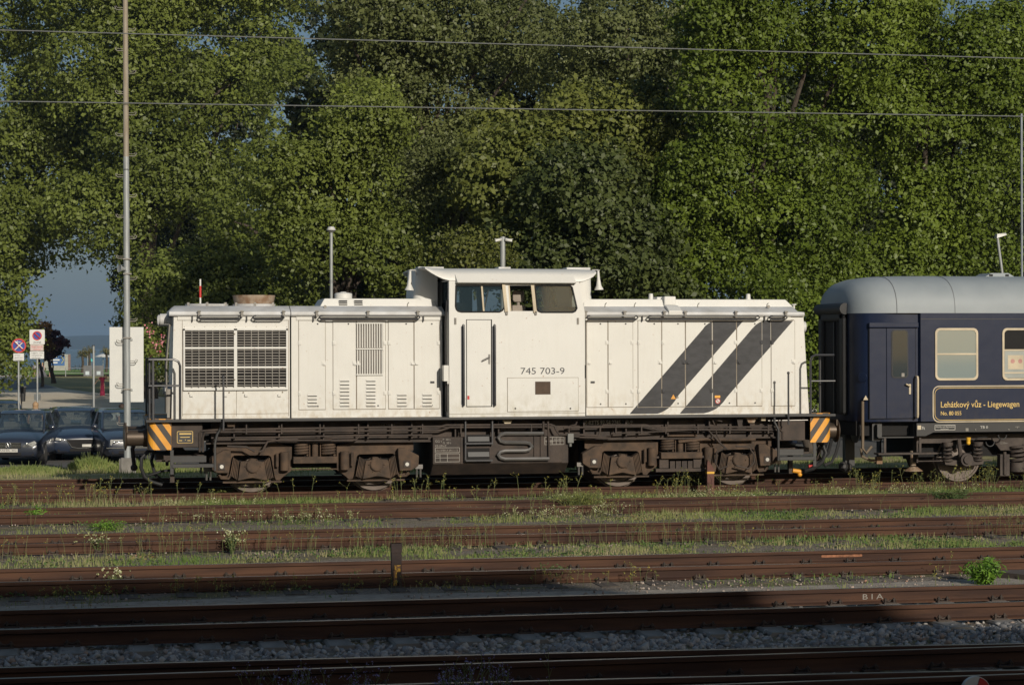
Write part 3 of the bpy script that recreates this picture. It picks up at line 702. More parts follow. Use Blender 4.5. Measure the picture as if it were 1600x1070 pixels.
    # end railings
    for x, sg in ((.95, 1), (13.9, -1)):
        for s in (1, -1):
            yy = YC-s*1.46; m = MB()
            p0 = x; p1 = x+sg*(.50 if sg > 0 else .25)
            if sg > 0:
                m.tube([(x-.02, yy, 1.4), (x-.02, yy, 2.50)], .026); m.tube([(x-.08, yy+s*.1, 1.4), (x-.08, yy+s*.1, 2.50)], .022)
                m.tube([(x-.10, yy, 2.50), (x+.36, yy, 2.50), (x+.44, yy, 2.46), (x+.47, yy, 2.38), (x+.47, yy, 1.4)], .024)
                m.tube([(x-.10, yy, 2.02), (x+.46, yy, 2.02)], .02)
            else:
                m.tube([(x-.36, yy, 1.4), (x-.36, yy, 2.42), (x-.33, yy, 2.51), (x-.26, yy, 2.545), (x+.12, yy, 2.545)], .022)
                m.tube([(x-.10, yy+s*.2, 1.4), (x-.10, yy+s*.2, 2.5)], .022)
                m.tube([(x-.36, yy, 2.04), (x+.14, yy, 2.04)], .018)
            m.build('end_railing', M['rail_h'], L, smooth=True)
    # buffers, couplings, hoses
    for xa, xb in ((.86, .40), (13.96, 14.62)):
        sg = 1 if xb > xa else -1
        if sg > 0: xb = 14.30
        for s in (1, -1):
            yy = YC-s*.875; m = MB(); m.cyl((xa-sg*.1, yy, 1.05), (xa+sg*.1, yy, 1.05), .17, 18); m.cyl((xa, yy, 1.05), (xb-sg*.05, yy, 1.05), .155, 20); m.cyl((xa+sg*.17, yy, 1.05), (xb-sg*.05, yy, 1.05), .125, 18); b_ = m.build('buffer', M['bufm'], L, smooth=True)
            m = MB(); m.lathe((xb-sg*.07, yy, 1.05), (sg, 0, 0), [(0, .17), (.025, .235), (.045, .23), (.06, .12)], 24)
            m.box(xb-sg*.06, xb-sg*.08, yy-.16, yy+.16, 1.15, 1.27); m.build('buffer_head', M['bufm'], b_, smooth=True)
        m = MB(); m.box(xa-sg*.2, xa+sg*.02, YC-1.25, YC+1.25, .86, 1.35); m.build('headstock', M['frame'], L, bev=.01)
        m = MB(); m.box(xa, xa+sg*.25, YC-.06, YC+.06, .98, 1.12); m.tube([(xa+sg*.2, YC, 1.04), (xa+sg*.28, YC, .8), (xa+sg*.25, YC, .5)], .04); m.ball((xa+sg*.25, YC, .45), .07); m.build('coupling', M['frame'], L)
    m = MB()
    m.tube([(.98, YC-1.0, .83), (.84, YC-1.05, .80), (.73, YC-1.1, .68), (.72, YC-1.1, .5), (.78, YC-1.1, .34), (.92, YC-1.05, .24), (1.10, YC-1.0, .18)], .035, 8)
    m.tube([(.98, YC-.5, .83), (.92, YC-.55, .6), (.98, YC-.6, .35), (1.12, YC-.6, .24), (1.25, YC-.6, .2)], .03, 8)
    m.tube([(.86, YC-.75, .34), (1.1, YC-.8, .42), (1.3, YC-.8, .44)], .025, 7); m.build('brake_hose', M['rubber'], L, smooth=True)
    m = MB(); m.tube([(13.82, YC-1.0, .83), (13.93, YC-1.05, .78), (13.97, YC-1.1, .62), (13.90, YC-1.1, .45), (13.72, YC-1.1, .32), (13.52, YC-1.0, .25)], .04, 8)
    m.tube([(14.35, YC-.4, .85), (14.2, YC-.6, .6), (14.0, YC-.7, .42), (13.8, YC-.7, .38)], .035, 8); m.tube([(14.45, YC-.6, .9), (14.33, YC-.7, .6), (14.2, YC-.8, .42), (14.05, YC-.8, .36)], .03, 8); m.build('brake_hose', M['rubber'], L, smooth=True)
    m = MB(); m.cyl((13.50, YC-1.0, .25), (13.32, YC-1.0, .28), .045, 10); m.ball((13.47, YC-1.0, .2), .05); m.build('hose_coupling', M['orange'], L, smooth=True)
    m = MB(); m.cyl((13.72, YC-.8, .34), (13.9, YC-.8, .34), .035, 8); m.build('hose_coupling', M['red'], L, smooth=True)
    for x0, x1 in ((1.0, 1.9), (13.0, 13.7)):
        m = MB(); m.box(x0, x1, YC-.9, YC+.9, .60, .72); m.cyl(((x0+x1)/2, YC-.5, .72), ((x0+x1)/2, YC+.5, .72), .12); m.box(x0+.25, x0+.33, YC-1.0, YC-.9, .22, .6); m.build('rail_guard', M['frame'], L)
    # --- pipework along the frame
    yp = YC-1.34
    def pipe(pts, r=.02, y=yp, name='pipe', mt='frame'):
        q = []
        for p in pts:
            if len(p) == 2: v = W(p[0], p[1], y); q.append((v.x, y, v.z))
            else: v = W(p[0], p[1], p[2]); q.append((v.x, p[2], v.z))
        m = MB(); m.tube(q, r, 7); return m.build(name, M[mt], L, smooth=True)
    pipe([(312, 706), (312, 676), (315, 673), (345, 671), (690, 666), (697, 664), (860, 663), (866, 665), (869, 672), (874, 679), (905, 679), (935, 680.5), (937, 677), (938, 668), (943, 664), (1010, 664), (1028, 668), (1100, 667), (1222, 667)], .021)
    pipe([(317, 706), (317, 683), (320, 676), (345, 675), (520, 673.5), (690, 672), (703, 667.5), (850, 667)], .021)
    pipe([(330, 684), (430, 683), (560, 680), (675, 679.5)], .018); pipe([(425, 688), (520, 687.5), (556, 687), (562, 681)], .018)
    pipe([(905, 683), (953, 684), (955, 677), (1012, 675), (1105, 670), (1125, 692), (1136, 702)], .017)
    pipe([(880, 668), (1012, 666), (1026, 671), (1216, 671.5)], .021)
    pipe([(889, 679), (889, 666), (900, 663), (902, 655)], .018); pipe([(1216, 655), (1217, 668), (1223, 675), (1223, 686)], .02)
    pipe([(858, 716), (857, 680), (856, 655)], .02, yp-.02); pipe([(849, 676), (849, 655)], .022, yp-.02)
    pipe([(1200, 657), (1262, 656)], .014, yp, mt='shiny'); pipe([(1113, 655), (1118, 667), (1120, 680), (1126, 690)], .013)
    pipe([(1085, 656), (1110, 654), (1128, 658)], .015)
    pipe([(430, 688), (418, 690), (411, 703), (405, 706)], .02); pipe([(355, 697), (385, 698), (398, 705)], .022)
    pipe([(1060, 690), (1100, 686), (1150, 687), (1180, 686)], .03, YC-1.2, 'pipe', 'bogie')
    pipe([(1150, 697), (1170, 698), (1178, 710), (1178, 722), (1170, 732), (1150, 727)], .018, YC-1.36); pipe([(1133, 700), (1120, 706), (1117, 722), (1124, 733), (1137, 728)], .018, YC-1.36)
    # serpentine cooler
    pipe([(849, 677), (789, 677), (782, 679), (778.5, 684), (782, 689), (789, 691), (820, 691.3), (827, 692.5), (831.5, 697.5), (827, 702.5), (820, 704), (789, 704.3), (782, 706), (778.5, 710.5), (782, 715), (789, 717), (858, 716.5)], .038, YC-1.38, 'cooling_coil', 'shiny')
    # lamps and boxes hanging on the frame
    def lamp(px, py, mt):
        a = W(px, py, yp); m = MB(); m.box(a.x-.12, a.x+.12, yp-.03, yp+.12, a.z+.01, a.z+.05); m.prism([(a.x-.10, a.z+.01), (a.x+.10, a.z+.01), (a.x+.06, a.z-.07), (a.x-.06, a.z-.07)], yp-.01, yp+.1); m.build('frame_lamp', M[mt], L, bev=.01)
    lamp(361, 661, 'bogie'); lamp(793, 656, 'cream'); lamp(1174, 655, 'rustpipe')
    a = W(1192, 654, yp); m = MB(); m.box(a.x-.045, a.x+.045, yp-.04, yp+.05, a.z-.04, a.z+.05); m.build('junction_box', M['cream'], L, bev=.006)
    a = W(891, 684.5, yp); m = MB(); m.box(a.x-.06, a.x+.06, yp-.05, yp+.05, a.z-.09, a.z+.09); m.cyl((a.x, yp, a.z-.16), (a.x, yp, a.z-.08), .03); m.build('junction_box', simple('grey_box', (.16, .16, .15), .5), L, bev=.01)
    m = MB(); a = W(1155, 657, yp); m.prism([(a.x-.06, a.z+.08), (a.x+.08, a.z+.08), (a.x+.04, a.z-.14), (a.x-.02, a.z-.14)], yp-.02, yp+.1); m.build('bracket', M['frame'], L)
    m = MB()
    for px in (385, 440, 500, 560, 612, 660, 720, 770, 830, 962, 1002, 1040, 1090, 1140, 1200):
        a = W(px, 670, yp); m.box(a.x-.012, a.x+.012, yp-.025, yp+.1, a.z-.09, a.z+.09)
    m.build('pipe_clamp', M['frame'], L)
    a = W(908.5, 659.5, YC-1.16); text('CZ-RTTS 92 54 2745 703-9', a.x, a.z-.05, YC-1.155, .085, M['wtext'], 'number', L, width=W(988, 659, YC-1.16).x-a.x)
    a = W(592, 664, YC-1.16); text('\u21a414.24m\u21a6' if False else '|-14,24m-|', a.x, a.z-.02, YC-1.155, .045, M['slat'], 'lettering', L, width=.3)
    # --- fuel tank with its lettering and foot steps
    T0, T1 = W(676, 700, YC-1.3).x, W(888, 700, YC-1.3).x; yt = YC-1.32
    zt, zm, zb = W(780, 682, yt).z, W(780, 723.5, yt).z, .285
    m = MB(); m.prism([(yt, zt), (yt, zm), (yt+.32, zb), (2*YC-yt-.32, zb), (2*YC-yt, zm), (2*YC-yt, zt)], T0, T1-.12, 'x')
    m.prism([(yt+.02, zt), (yt+.02, zm-.01), (yt+.33, zb+.02), (2*YC-yt-.33, zb+.02), (2*YC-yt-.02, zm-.01), (2*YC-yt-.02, zt)], T1-.13, T1, 'x'); tank = m.build('fuel_tank', M['frame'], L, bev=.012)
    m = MB(); x = W(720, 700, yt).x; m.box(x-.008, x+.008, yt-.012, yt+.01, zm, zt); x = W(835, 700, yt).x
    for px in (835, 845): x = W(px, 700, yt).x; m.box(x-.012, x+.012, yt-.03, yt, zm+.1, zt)
    m.build('tank_strap', M['frame'], tank)
    def tt(s, px, py, h, wd=None): a = W(px, py, yt); text(s, a.x, a.z, yt-.001, h, M['slat'], 'lettering', L, width=wd)
    tt('GG t', 680, 691, .045); tt('P  60 t', 692, 688, .04); tt('G  50 t', 692, 693.3, .04); tt('KE-GPmZ', 680, 698, .038)
    def frame_box(px0, py0, px1, py1, vs=(), hs=()):
        a, b = W(px0, py0, yt), W(px1, py1, yt); m = MB(); t = .005
        for z in [a.z, b.z]+[a.z+(b.z-a.z)*h for h in hs]: m.box(a.x, b.x, yt-.004, yt, z-t, z+t)
        for x in [a.x, b.x]+[a.x+(b.x-a.x)*v for v in vs]: m.box(x-t, x+t, yt-.005, yt, b.z, a.z)
        m.build('lettering_box', M['slat'], L)
    frame_box(680, 699.5, 718, 706.5); tt('Unt 0789 X 09.11.12', 681, 705, .035, .42); frame_box(680, 709, 718, 721, (.2, .5), (.5,)); tt('PPG', 681, 713.5, .035)
    frame_box(851, 683, 881, 694, (.4, .6, .8), (.5,)); tt('100', 853, 692, .06, .12); tt('D 2541', 866, 687.5, .035, .16)
    # recessed foot steps with their ladder
    lx0, lx1 = W(727, 700, yt-.06).x, W(769, 700, yt-.06).x
    m = MB()
    for z0, z1 in ((W(740, 696, yt).z, W(740, 679, yt).z), (W(740, 719, yt).z, W(740, 700, yt).z)): m.box(lx0+.03, lx1-.04, yt-.006, yt, z0, z1)
    m.build('step_recess', M['pit'], tank)
    m = MB()
    for py0, py1 in ((682, 689), (706, 713)): a, b = W(731, py0, yt), W(764, py1, yt); m.prism([(yt-.01, a.z), (yt-.04, b.z), (yt-.006, b.z)], a.x, b.x, 'x')
    m.build('foot_plate', M['dark'], tank)
    m = MB()
    for x in (lx0, lx1): m.box(x-.012, x+.012, yt-.10, yt-.06, W(740, 719 if x == lx0 else 695, yt).z, 1.38)
    for py in (650, 692.5, 719): z = W(740, py, yt-.1).z; m.box(lx0, lx1, yt-.12, yt-.04, z-.018, z+.012)
    m.build('ladder', M['rail_h'], L)
    # --- bogies
    def bogie(cx_, right):
        yb = YC-1.05; ax = 1.157
        def lp(lst, c0=3.9185): return [(XZ(x, y, yb)[0]-c0, XZ(x, y, yb)[1]) for x, y in lst]
        mir = lambda l: [(-x, z) for x, z in l]
        frm = lp([(333, 693), (345, 690.5), (431, 691.5), (456, 697), (456, 709), (455.5, 735), (441, 746), (437, 750.5), (431, 750), (429, 745), (423.5, 714), (420, 711.5), (366, 711.5), (362, 715), (357, 742), (354, 748), (344, 748), (338, 744), (345, 740), (350, 725), (345, 711), (333, 707)])
        plate = lp([(326, 715), (348, 703), (360, 703), (359.5, 716), (357, 738.5), (338, 738), (327, 731)])
        boxp = lp([(375, 721), (388, 719.5), (391, 716), (399, 716), (402, 720), (411, 721), (416, 749.5), (404, 747.5), (394, 745.5), (384, 747), (371, 750)])
        ch = lp([(364, 714), (374, 720.5), (371, 749.5), (359, 742)])
        ch2 = lp([(411, 720.5), (421.5, 714), (427.5, 745), (416, 749)])
        root = None
        for s in (1, -1):
            Yo = lambda d: YC-s*d
            for hs in (0, 1):
                tr = (lambda l: [(x+cx_, z) for x, z in l]) if not hs else (lambda l: [(-x+cx_, z) for x, z in l])
                m = MB(); m.prism(tr(frm), Yo(1.06), Yo(.98)); o = m.build('bogie_frame', M['bogie'], L, bev=.01)
                if root is None: root = o
                m = MB(); m.prism(tr(plate), Yo(1.22), Yo(1.04)); sb = m.build('sand_box', M['bogie'], o, bev=.015)
                xd, zd = tr(lp([(345.5, 728)]))[0]
                m = MB(); m.box(xd-.065, xd+.065, Yo(1.235), Yo(1.21), zd-.065, zd+.065); m.build('cover_plate', M['frame'], sb) if False else m.build('cover_plate', M['frame'], o)
                m = MB(); m.cyl((xd, Yo(1.23), zd), (xd, Yo(1.245), zd), .036, 14); m.build('white_dot', M['wtext'], o)
                # chevron springs: ribbed
                for c in (ch, ch2):
                    m = MB(); c = tr(c); (a, b, d, e) = c
                    for k in range(5):
                        t0, t1 = k/5, (k+.62)/5
                        q = [(a[0]+(b[0]-a[0])*t0, a[1]+(b[1]-a[1])*t0), (a[0]+(b[0]-a[0])*t1, a[1]+(b[1]-a[1])*t1), (e[0]+(d[0]-e[0])*t1, e[1]+(d[1]-e[1])*t1), (e[0]+(d[0]-e[0])*t0, e[1]+(d[1]-e[1])*t0)]
                        m.prism(q, Yo(1.14), Yo(.95))
                    m.build('chevron_spring', M['bogie'], o)
                xa, za = tr(lp([(394, 727.5)]))[0]
                m = MB(); m.prism(tr(boxp), Yo(1.20), Yo(.95)); m.cyl((xa, Yo(1.16), za), (xa, Yo(1.235), za), .125, 20); m.cyl((xa, Yo(1.235), za), (xa, Yo(1.25), za), .112, 20)
                for k in range(6): t = k*math.pi/3; m.cyl((xa+.145*math.cos(t), Yo(1.2), za+.145*math.sin(t)), (xa+.145*math.cos(t), Yo(1.222), za+.145*math.sin(t)), .014, 6)
                m.build('axle_box', M['bogie'], o, bev=.01)
                m = MB(); p, q = tr(lp([(348, 753.5)]))[0], tr(lp([(440, 754)]))[0]; m.box(min(p[0], q[0]), max(p[0], q[0]), Yo(1.1), Yo(1.06), p[1]-.012, p[1]+.018)
                p, q = tr(lp([(455, 734)]))[0], tr(lp([(487, 733)]))[0]; m.box(p[0], q[0], Yo(1.08), Yo(1.06), p[1], p[1]+.02)
                m.build('brake_rod', M['bogie'], o)
                # wheels
                m = MB(); m.lathe((cx_+(-ax if not hs else ax), Yo(.82), .5), (0, -s, 0), [(-.14, .2), (-.13, .47), (-.10, .53), (-.09, .5), (.0, .49), (.0, .42), (-.03, .4), (-.03, .16), (.03, .14)], 36)
                m.build('wheel', M['wheel'], o, smooth=True)
                # brake cylinder
                xb_, zb_ = tr(lp([(444, 720)]))[0]
                m = MB(); m.cyl((xb_, Yo(1.15), zb_-.17), (xb_, Yo(1.15), zb_+.17), .085, 14); m.cyl((xb_-.14*(1 if not hs else -1), Yo(1.15), zb_-.1), (xb_-.14*(1 if not hs else -1), Yo(1.15), zb_+.15), .03, 8); m.build('brake_cylinder', M['bogie'], o, smooth=True)
                # brake shoe hanger near the outer end
                xx, zz = tr(lp([(350, 745)]))[0]; q = -1 if hs else 1
                m = MB(); m.tube([(xx-q*.12, Yo(1.1), zz+.1), (xx-q*.05, Yo(1.1), zz-.02), (xx+q*.08, Yo(1.1), zz-.03), (xx+q*.12, Yo(1.1), zz+.05)], .025, 6); m.build('brake_hanger', M['bogie'], o)
                # sand pipes and flange oilers
                xx, zz = tr(lp([(325, 738)]))[0]
                m = MB()
                for dx in (-.03, .04): m.cyl((xx+dx*q, Yo(1.1), zz+.05), (xx+dx*q, Yo(1.1), zz-.14), .02, 8)
                m.box(xx-.07, xx+.07, Yo(1.13), Yo(1.07), zz+.02, zz+.10); m.build('sander', M['shiny'], o)
            # central springs, damper and carrier beam
            for cxp in (470.5, 512.5):
                x, z0 = lp([(cxp, 712)])[0]; z1 = lp([(cxp, 690)])[0][1]; x += cx_
                pts = []; N = 4.6; R_ = .118
                for i in range(int(N*14)+1):
                    t = i/14*2*math.pi; pts.append((x+R_*math.cos(t), Yo(1.1)+R_*math.sin(t), z0+.02+(z1-z0-.03)*i/(N*14)))
                m = MB(); m.tube(pts, .026, 6); m.build('coil_spring', M['bogie'], root, smooth=True)
            (xa, za), (xb, zb_) = lp([(457, 713)])[0], lp([(526, 722.5)])[0]
            m = MB(); m.box(xa+cx_, xb+cx_, Yo(1.24), Yo(.95), zb_, za); m.box(xa+cx_+.1, xb+cx_-.1, Yo(1.24), Yo(.95), za+.30, za+.34); m.build('spring_beam', M['bogie'], root, bev=.012)
            x, z = lp([(491.5, 701)])[0]; m = MB(); m.cyl((x+cx_, Yo(1.12), z-.15), (x+cx_, Yo(1.12), z+.13), .06, 12); m.cyl((x+cx_, Yo(1.12), z+.1), (x+cx_, Yo(1.12), z+.18), .03, 8)
            for dx in (-.1, .1): m.box(x+cx_+dx-.008, x+cx_+dx+.008, Yo(1.15), Yo(1.1), z-.15, z+.12)
            m.build('damper', M['bogie'], root, smooth=True)
            if right:
                m = MB(); m.box(cx_-.5, cx_+.52, Yo(1.15), Yo(.9), .56, .60); m.box(cx_-.42, cx_-.24, Yo(1.17), Yo(.95), .37, .56); m.box(cx_+.26, cx_+.42, Yo(1.17), Yo(.95), .37, .56); m.box(cx_-.5, cx_+.48, Yo(1.2), Yo(1.0), .30, .36)
                for k in range(4): m.box(cx_-.2+k*.12, cx_-.1+k*.12, Yo(1.13), Yo(1.0), .36, .5)
                m.build('magnet_brake', M['frame'], root)
        m = MB(); m.box(cx_-1.6, cx_+1.6, YC-.8, YC+.8, .45, .86)
        for dx in (-ax, ax): m.cyl((cx_+dx, YC-.75, .5), (cx_+dx, YC+.75, .5), .1)
        m.build('bogie_core', M['pit'], root)
    bogie(3.9185, False); bogie(10.998, True)
    return L
loco = locomotive()
# ------------------------------------------------------------------ passenger coach
def coach():
    L = thing('passenger_coach', 'dark blue sleeping coach with a grey roof and gold lettering coupled behind the white locomotive', 'coach', (18, YC, 0))
    yb = YC-1.41; XE = 41.0
    plan = [(14.56, .88), (14.60, 1.08), (14.68, 1.22), (14.80, 1.32), (15.80, 1.335), (15.83, 1.41), (XE, 1.41)]
    ZR = 3.363; ZS = 1.20
    m = MB(); m.prism([(x, YC-h) for x, h in plan]+[(x, YC+h) for x, h in reversed(plan)], ZS+.03, ZR, 'z'); m.build('body', M['navy'], L, smooth=True)
    m = MB(); secs = []
    rp = [(14.52, .70, 3.66), (14.56, .92, 3.80), (14.62, 1.06, 3.90), (14.74, 1.20, 4.0), (14.95, 1.31, 4.07), (15.25, 1.375, 4.11), (15.7, 1.405, 4.125), (16.3, 1.413, 4.13), (XE, 1.413, 4.13)]
    for x, h, z in rp:
        s = []
        for i in range(25):
            t = math.pi*i/24; c = math.cos(t); s.append((x, YC-h*math.copysign(abs(c)**.62, c), ZR+.0+(z-ZR)*math.sin(t)**.80))
        secs.append(s)
    m.loft(secs); m.build('roof', M['coachroof'], L, smooth=True)
    m = MB()
    for x in (15.35, 16.55, 18.9, 21.2, 23.6):
        s = []; h = 1.416 if x > 15.7 else 1.39; z = 4.133 if x > 15.7 else 4.117
        for i in range(25):
            t = math.pi*i/24; c = math.cos(t); s.append((x, YC-h*math.copysign(abs(c)**.62, c), ZR+(z-ZR)*math.sin(t)**.80))
        m.tube(s, .006, 4)
    m.build('roof_joint', simple('roof_joint', (.16, .17, .18), .6), L)
    a, b = W(1531, 430, YC-.3), W(1581, 430, YC-.3); m = MB(); m.prism([(a.x, 4.10), (a.x+.16, 4.19), (b.x-.16, 4.19), (b.x, 4.10)], YC-.5, YC+.1); v = m.build('roof_vent', M['coachroof'], L, bev=.01)
    m = MB()
    for t in (.22, .72): x = a.x+(b.x-a.x)*t; m.box(x-.04, x+.04, YC-.503, YC-.49, 4.125, 4.165)
    m.build('vent_slot', M['pit'], v)
    m = MB(); m.box(15.83, XE, yb-.006, yb+.01, 3.24, 3.252); m.build('trim_line', M['seam'] if False else M['dark'], L)
    # gangway
    m = MB()
    for s in (1, -1): m.box(14.46, 14.60, YC+s*.50, YC+s*.74, 1.35, 3.40)
    m.box(14.46, 14.60, YC-.74, YC+.74, 3.22, 3.45)
    gw = m.build('gangway_bellows', M['rubber'], L, bev=.05)
    m = MB(); m.cyl((14.50, YC-.78, 3.46), (14.50, YC+.78, 3.46), .115, 16); m.build('bellows_roll', M['rubber'], gw, smooth=True)
    m = MB(); m.box(14.54, 14.57, YC-.5, YC+.5, 1.35, 3.3); m.build('end_door', M['pit'], L)
    m = MB(); m.box(14.50, 14.54, YC-.12, YC-.08, 1.35, 3.2); m.build('end_door_rail', M['dark'], L)
    # door
    yd = YC-1.335
    def PX(px, py, y=yd): return W(px, py, y)
    a, b = PX(1357.5, 511), PX(1431, 654)
    m = MB(); m.box(a.x, b.x, yd-.006, yd+.01, b.z, a.z); m.build('door_gap', M['pit'], L)
    xm = PX(1384.5, 600).x
    m = MB(); m.box(xm+.006, b.x-.01, yd-.018, yd, b.z+.01, a.z-.02); dr = m.build('door', M['navy'], L, bev=.006)
    m = MB(); m.box(a.x+.01, xm, yd-.014, yd, b.z+.01, a.z-.02); m.build('door_leaf', M['navy'], L, bev=.006)
    m = MB(); p, q = PX(1357, 504), PX(1434, 511); m.box(p.x, q.x, yd-.05, yd, q.z, p.z); m.box(p.x, q.x, yd-.06, yd, q.z-.01, q.z+.005); m.build('door_gutter', M['navy'], L, bev=.01)
    p, q = PX(1392, 515), PX(1418.5, 590.5)
    m = MB(); m.prism(rrect(p.x, q.x, q.z, p.z, .07), yd-.028, yd-.016); wf = m.build('window_seal', M['rubber'], dr)
    m = MB(); m.prism(rrect(p.x+.025, q.x-.025, q.z+.025, p.z-.025, .05), yd-.030, yd-.026); m.build('pane', M['dglass'], dr)
    m = MB(); p = PX(1410, 585.5); m.box(p.x-.03, p.x+.03, yd-.034, yd-.029, p.z-.035, p.z+.035); m.build('sticker', M['slat'], dr)
    p = PX(1421, 607); m = MB(); m.box(p.x-.02, p.x+.02, yd-.03, yd-.015, p.z-.11, p.z+.09); m.tube([(p.x, yd-.05, p.z+.05), (p.x-.10, yd-.07, p.z+.09)], .018); m.build('door_handle', M['cream'], dr)
    m = MB(); p, q = W(1433.5, 588, yb-.05), W(1433.5, 652, yb-.05); m.tube([(p.x, yb+.02, p.z), (p.x, yb-.06, p.z-.01), (p.x, yb-.07, p.z-.06), (q.x, yb-.07, q.z+.06), (q.x, yb-.06, q.z+.01), (q.x, yb+.02, q.z)], .022, 8); m.build('grab_rail', M['cream'], L, smooth=True)
    p = PX(1352.5, 621.5); m = MB(); m.prism([(p.x-.05, p.z-.04), (p.x+.05, p.z-.04), (p.x, p.z+.05)], YC-1.345, YC-1.32); m.build('warning_triangle', M['cream'], L)
    p = PX(1335, 590); m = MB(); m.lathe((14.72, YC-1.20, p.z), (-.75, -.66, 0), [(0, .10), (.05, .10), (.055, .08)], 16); m.build('tail_lamp', M['navy'], L, smooth=True)
    # windows
    def window(px0, px1, kind):
        p, q = W(px0, 512.5, yb), W(px1, 594, yb)
        m = MB(); o = rrect(p.x, q.x, q.z, p.z, .10); i_ = rrect(p.x+.045, q.x-.045, q.z+.045, p.z-.045, .075)
        m.holed(o, [i_], yb-.022, yb+.004); fr = m.build('window', M['cream'], L, bev=.005)
        zm = q.z+(p.z-q.z)*.50
        if kind:
            m = MB(); m.prism(i_, yb-.005, yb-.002); m.build('blind', M['blind'], fr)
            m = MB(); m.box(p.x+.04, q.x-.04, yb-.018, yb-.004, zm-.012, zm+.02); m.build('sash_bar', M['cream'], fr)
        else:
            m = MB(); m.prism(i_, yb-.005, yb-.002); m.build('dark_opening', M['pit'], fr)
            z2 = q.z+(p.z-q.z)*.58; m = MB(); m.box(p.x+.05, q.x-.05, yb-.012, yb-.006, q.z+.05, z2); m.build('pane', M['blind'], fr)
            m = MB(); m.box(p.x+.04, q.x-.04, yb-.02, yb-.006, z2-.015, z2+.015); m.box(p.x+.04, q.x-.04, yb-.02, yb-.006, q.z+.14, q.z+.165); m.build('sash_bar', M['cream'], fr)
            m = MB()
            for dx in (.22, .38): m.cyl((p.x+dx, yb-.016, z2-.22), (p.x+dx, yb-.011, z2-.22), .045, 12)
            m.build('window_sticker', simple('pink_sticker', (.5, .25, .22), .6), fr)
            m = MB(); m.box(p.x+.12, p.x+.45, yb-.014, yb-.0115, z2-.38, z2-.1); m.build('paper', M['cream'], fr)
            return
        m = MB(); m.prism(i_, yb-.0105, yb-.0085); m.build('pane', M['cglass'], fr)
    window(1460.5, 1528, 1); window(1565.5, 1633, 0); window(1671, 1739, 1); window(1778, 1846, 1); window(1885, 1953, 1)
    # lettering panel
    p, q = W(1458, 603.5, yb), W(1640, 657.3, yb); X1 = W(1900, 630, yb).x
    def band(off, t):
        x0, z0, z1 = p.x+off, q.z+off, p.z-off; n = .12
        path = [(X1, z1), (x0+n, z1)]+[(x0+n*(1-math.sin(a)), z1-n*(1-math.cos(a))) for a in [math.pi/2*i/5 for i in range(1, 6)]]
        path += [(x0, z0+n)]+[(x0+n*(math.sin(a)*0+1-math.cos(a)), z0+n*(1-math.sin(a))) for a in [math.pi/2*i/5 for i in range(1, 6)]]+[(X1, z0)]
        m = MB()
        for a, b in zip(path, path[1:]):
            d = Vector((b[0]-a[0], b[1]-a[1])).normalized()*t; nx, nz = -d.y, d.x
            m.prism([(a[0]-nx, a[1]-nz), (b[0]-nx, b[1]-nz), (b[0]+nx, b[1]+nz), (a[0]+nx, a[1]+nz)], yb-.004-off*.01, yb+.002)
        return m
    band(0, .011).build('gold_border', M['cream'], L); band(.035, .005).build('gold_border', M['gold'], L)
    a = W(1470, 636.3, yb); text('Leh\u00e1tkov\u00fd v\u016fz - Liegewagen', a.x, a.z, yb-.003, .120, M['gold'], 'lettering', L, width=W(1592.5, 636, yb).x-a.x, bold=.0009)
    a = W(1470, 648.5, yb); text('No. 80 055', a.x, a.z, yb-.003, .080, M['gold'], 'lettering', L, width=W(1502, 648, yb).x-a.x, bold=.0006)
    # sill
    zt, z1, z2 = W(1435, 661, yb).z, W(1435, 681, yb).z, W(1435, 675.5, yb).z
    xa, xb, xc = W(1432, 670, yb).x, W(1446, 670, yb).x, W(1458, 670, yb).x
    m = MB(); m.prism([(xa, zt), (xa, z1), (xb, z1), (xc, z2), (XE, z2), (XE, zt)], yb-.012, yb+.05); m.build('sole_bar', M['sill'], L)
    m = MB(); m.box(14.6, XE, YC-1.1, YC+1.1, .95, 1.25); m.build('underframe', M['pit'], L)
    ys = yb-.013
    a = W(1433.5, 667.8, ys); m = MB(); m.box(a.x, a.x+.075, ys-.003, ys, a.z-.04, a.z+.04); m.build('yellow_mark', M['cream'], L)
    a = W(1440, 670.8, ys); text('7t', a.x, a.z, ys-.001, .06, M['wtext'], 'lettering', L)
    a, b = W(1460.5, 664, ys), W(1492.5, 671.5, ys); m = MB(); m.box(a.x, b.x, ys-.002, ys, b.z, a.z); pl = m.build('notice_plate', M['wtext'], L)
    m = MB(); m.box(a.x+.008, b.x-.008, ys-.004, ys, b.z+.008, a.z-.008); m.build('plate_face', M['sill'], pl)
    text('Abstellen und Abschmieren', a.x+.02, (a.z+b.z)/2+.004, ys-.004, .026, M['wtext'], 'lettering', L, width=b.x-a.x-.04); text('verboten', a.x+.12, b.z+.012, ys-.004, .024, M['wtext'], 'lettering', L, width=.17)
    a = W(1531.5, 669, ys); text('TB 0', a.x, a.z, ys-.001, .05, M['wtext'], 'lettering', L, width=W(1543.5, 669, ys).x-a.x)
    m = MB(); a = W(1511, 671, ys); m.box(a.x-.03, a.x+.03, ys-.004, ys, a.z-.03, a.z+.03)
    for px in (1524, 1576): a = W(px, 671, ys); m.ball((a.x, ys, a.z), .018, 8)
    a = W(1590, 666.5, ys); m.box(a.x-.05, a.x+.04, ys-.003, ys, a.z-.004, a.z+.004); m.box(a.x-.01, a.x, ys-.003, ys, a.z-.03, a.z); m.build('white_mark', M['slat'], L)
    # end steps
    p, q = W(1370, 663, YC-1.3), W(1426, 683.5, YC-1.3)
    m = MB(); y0 = YC-1.33
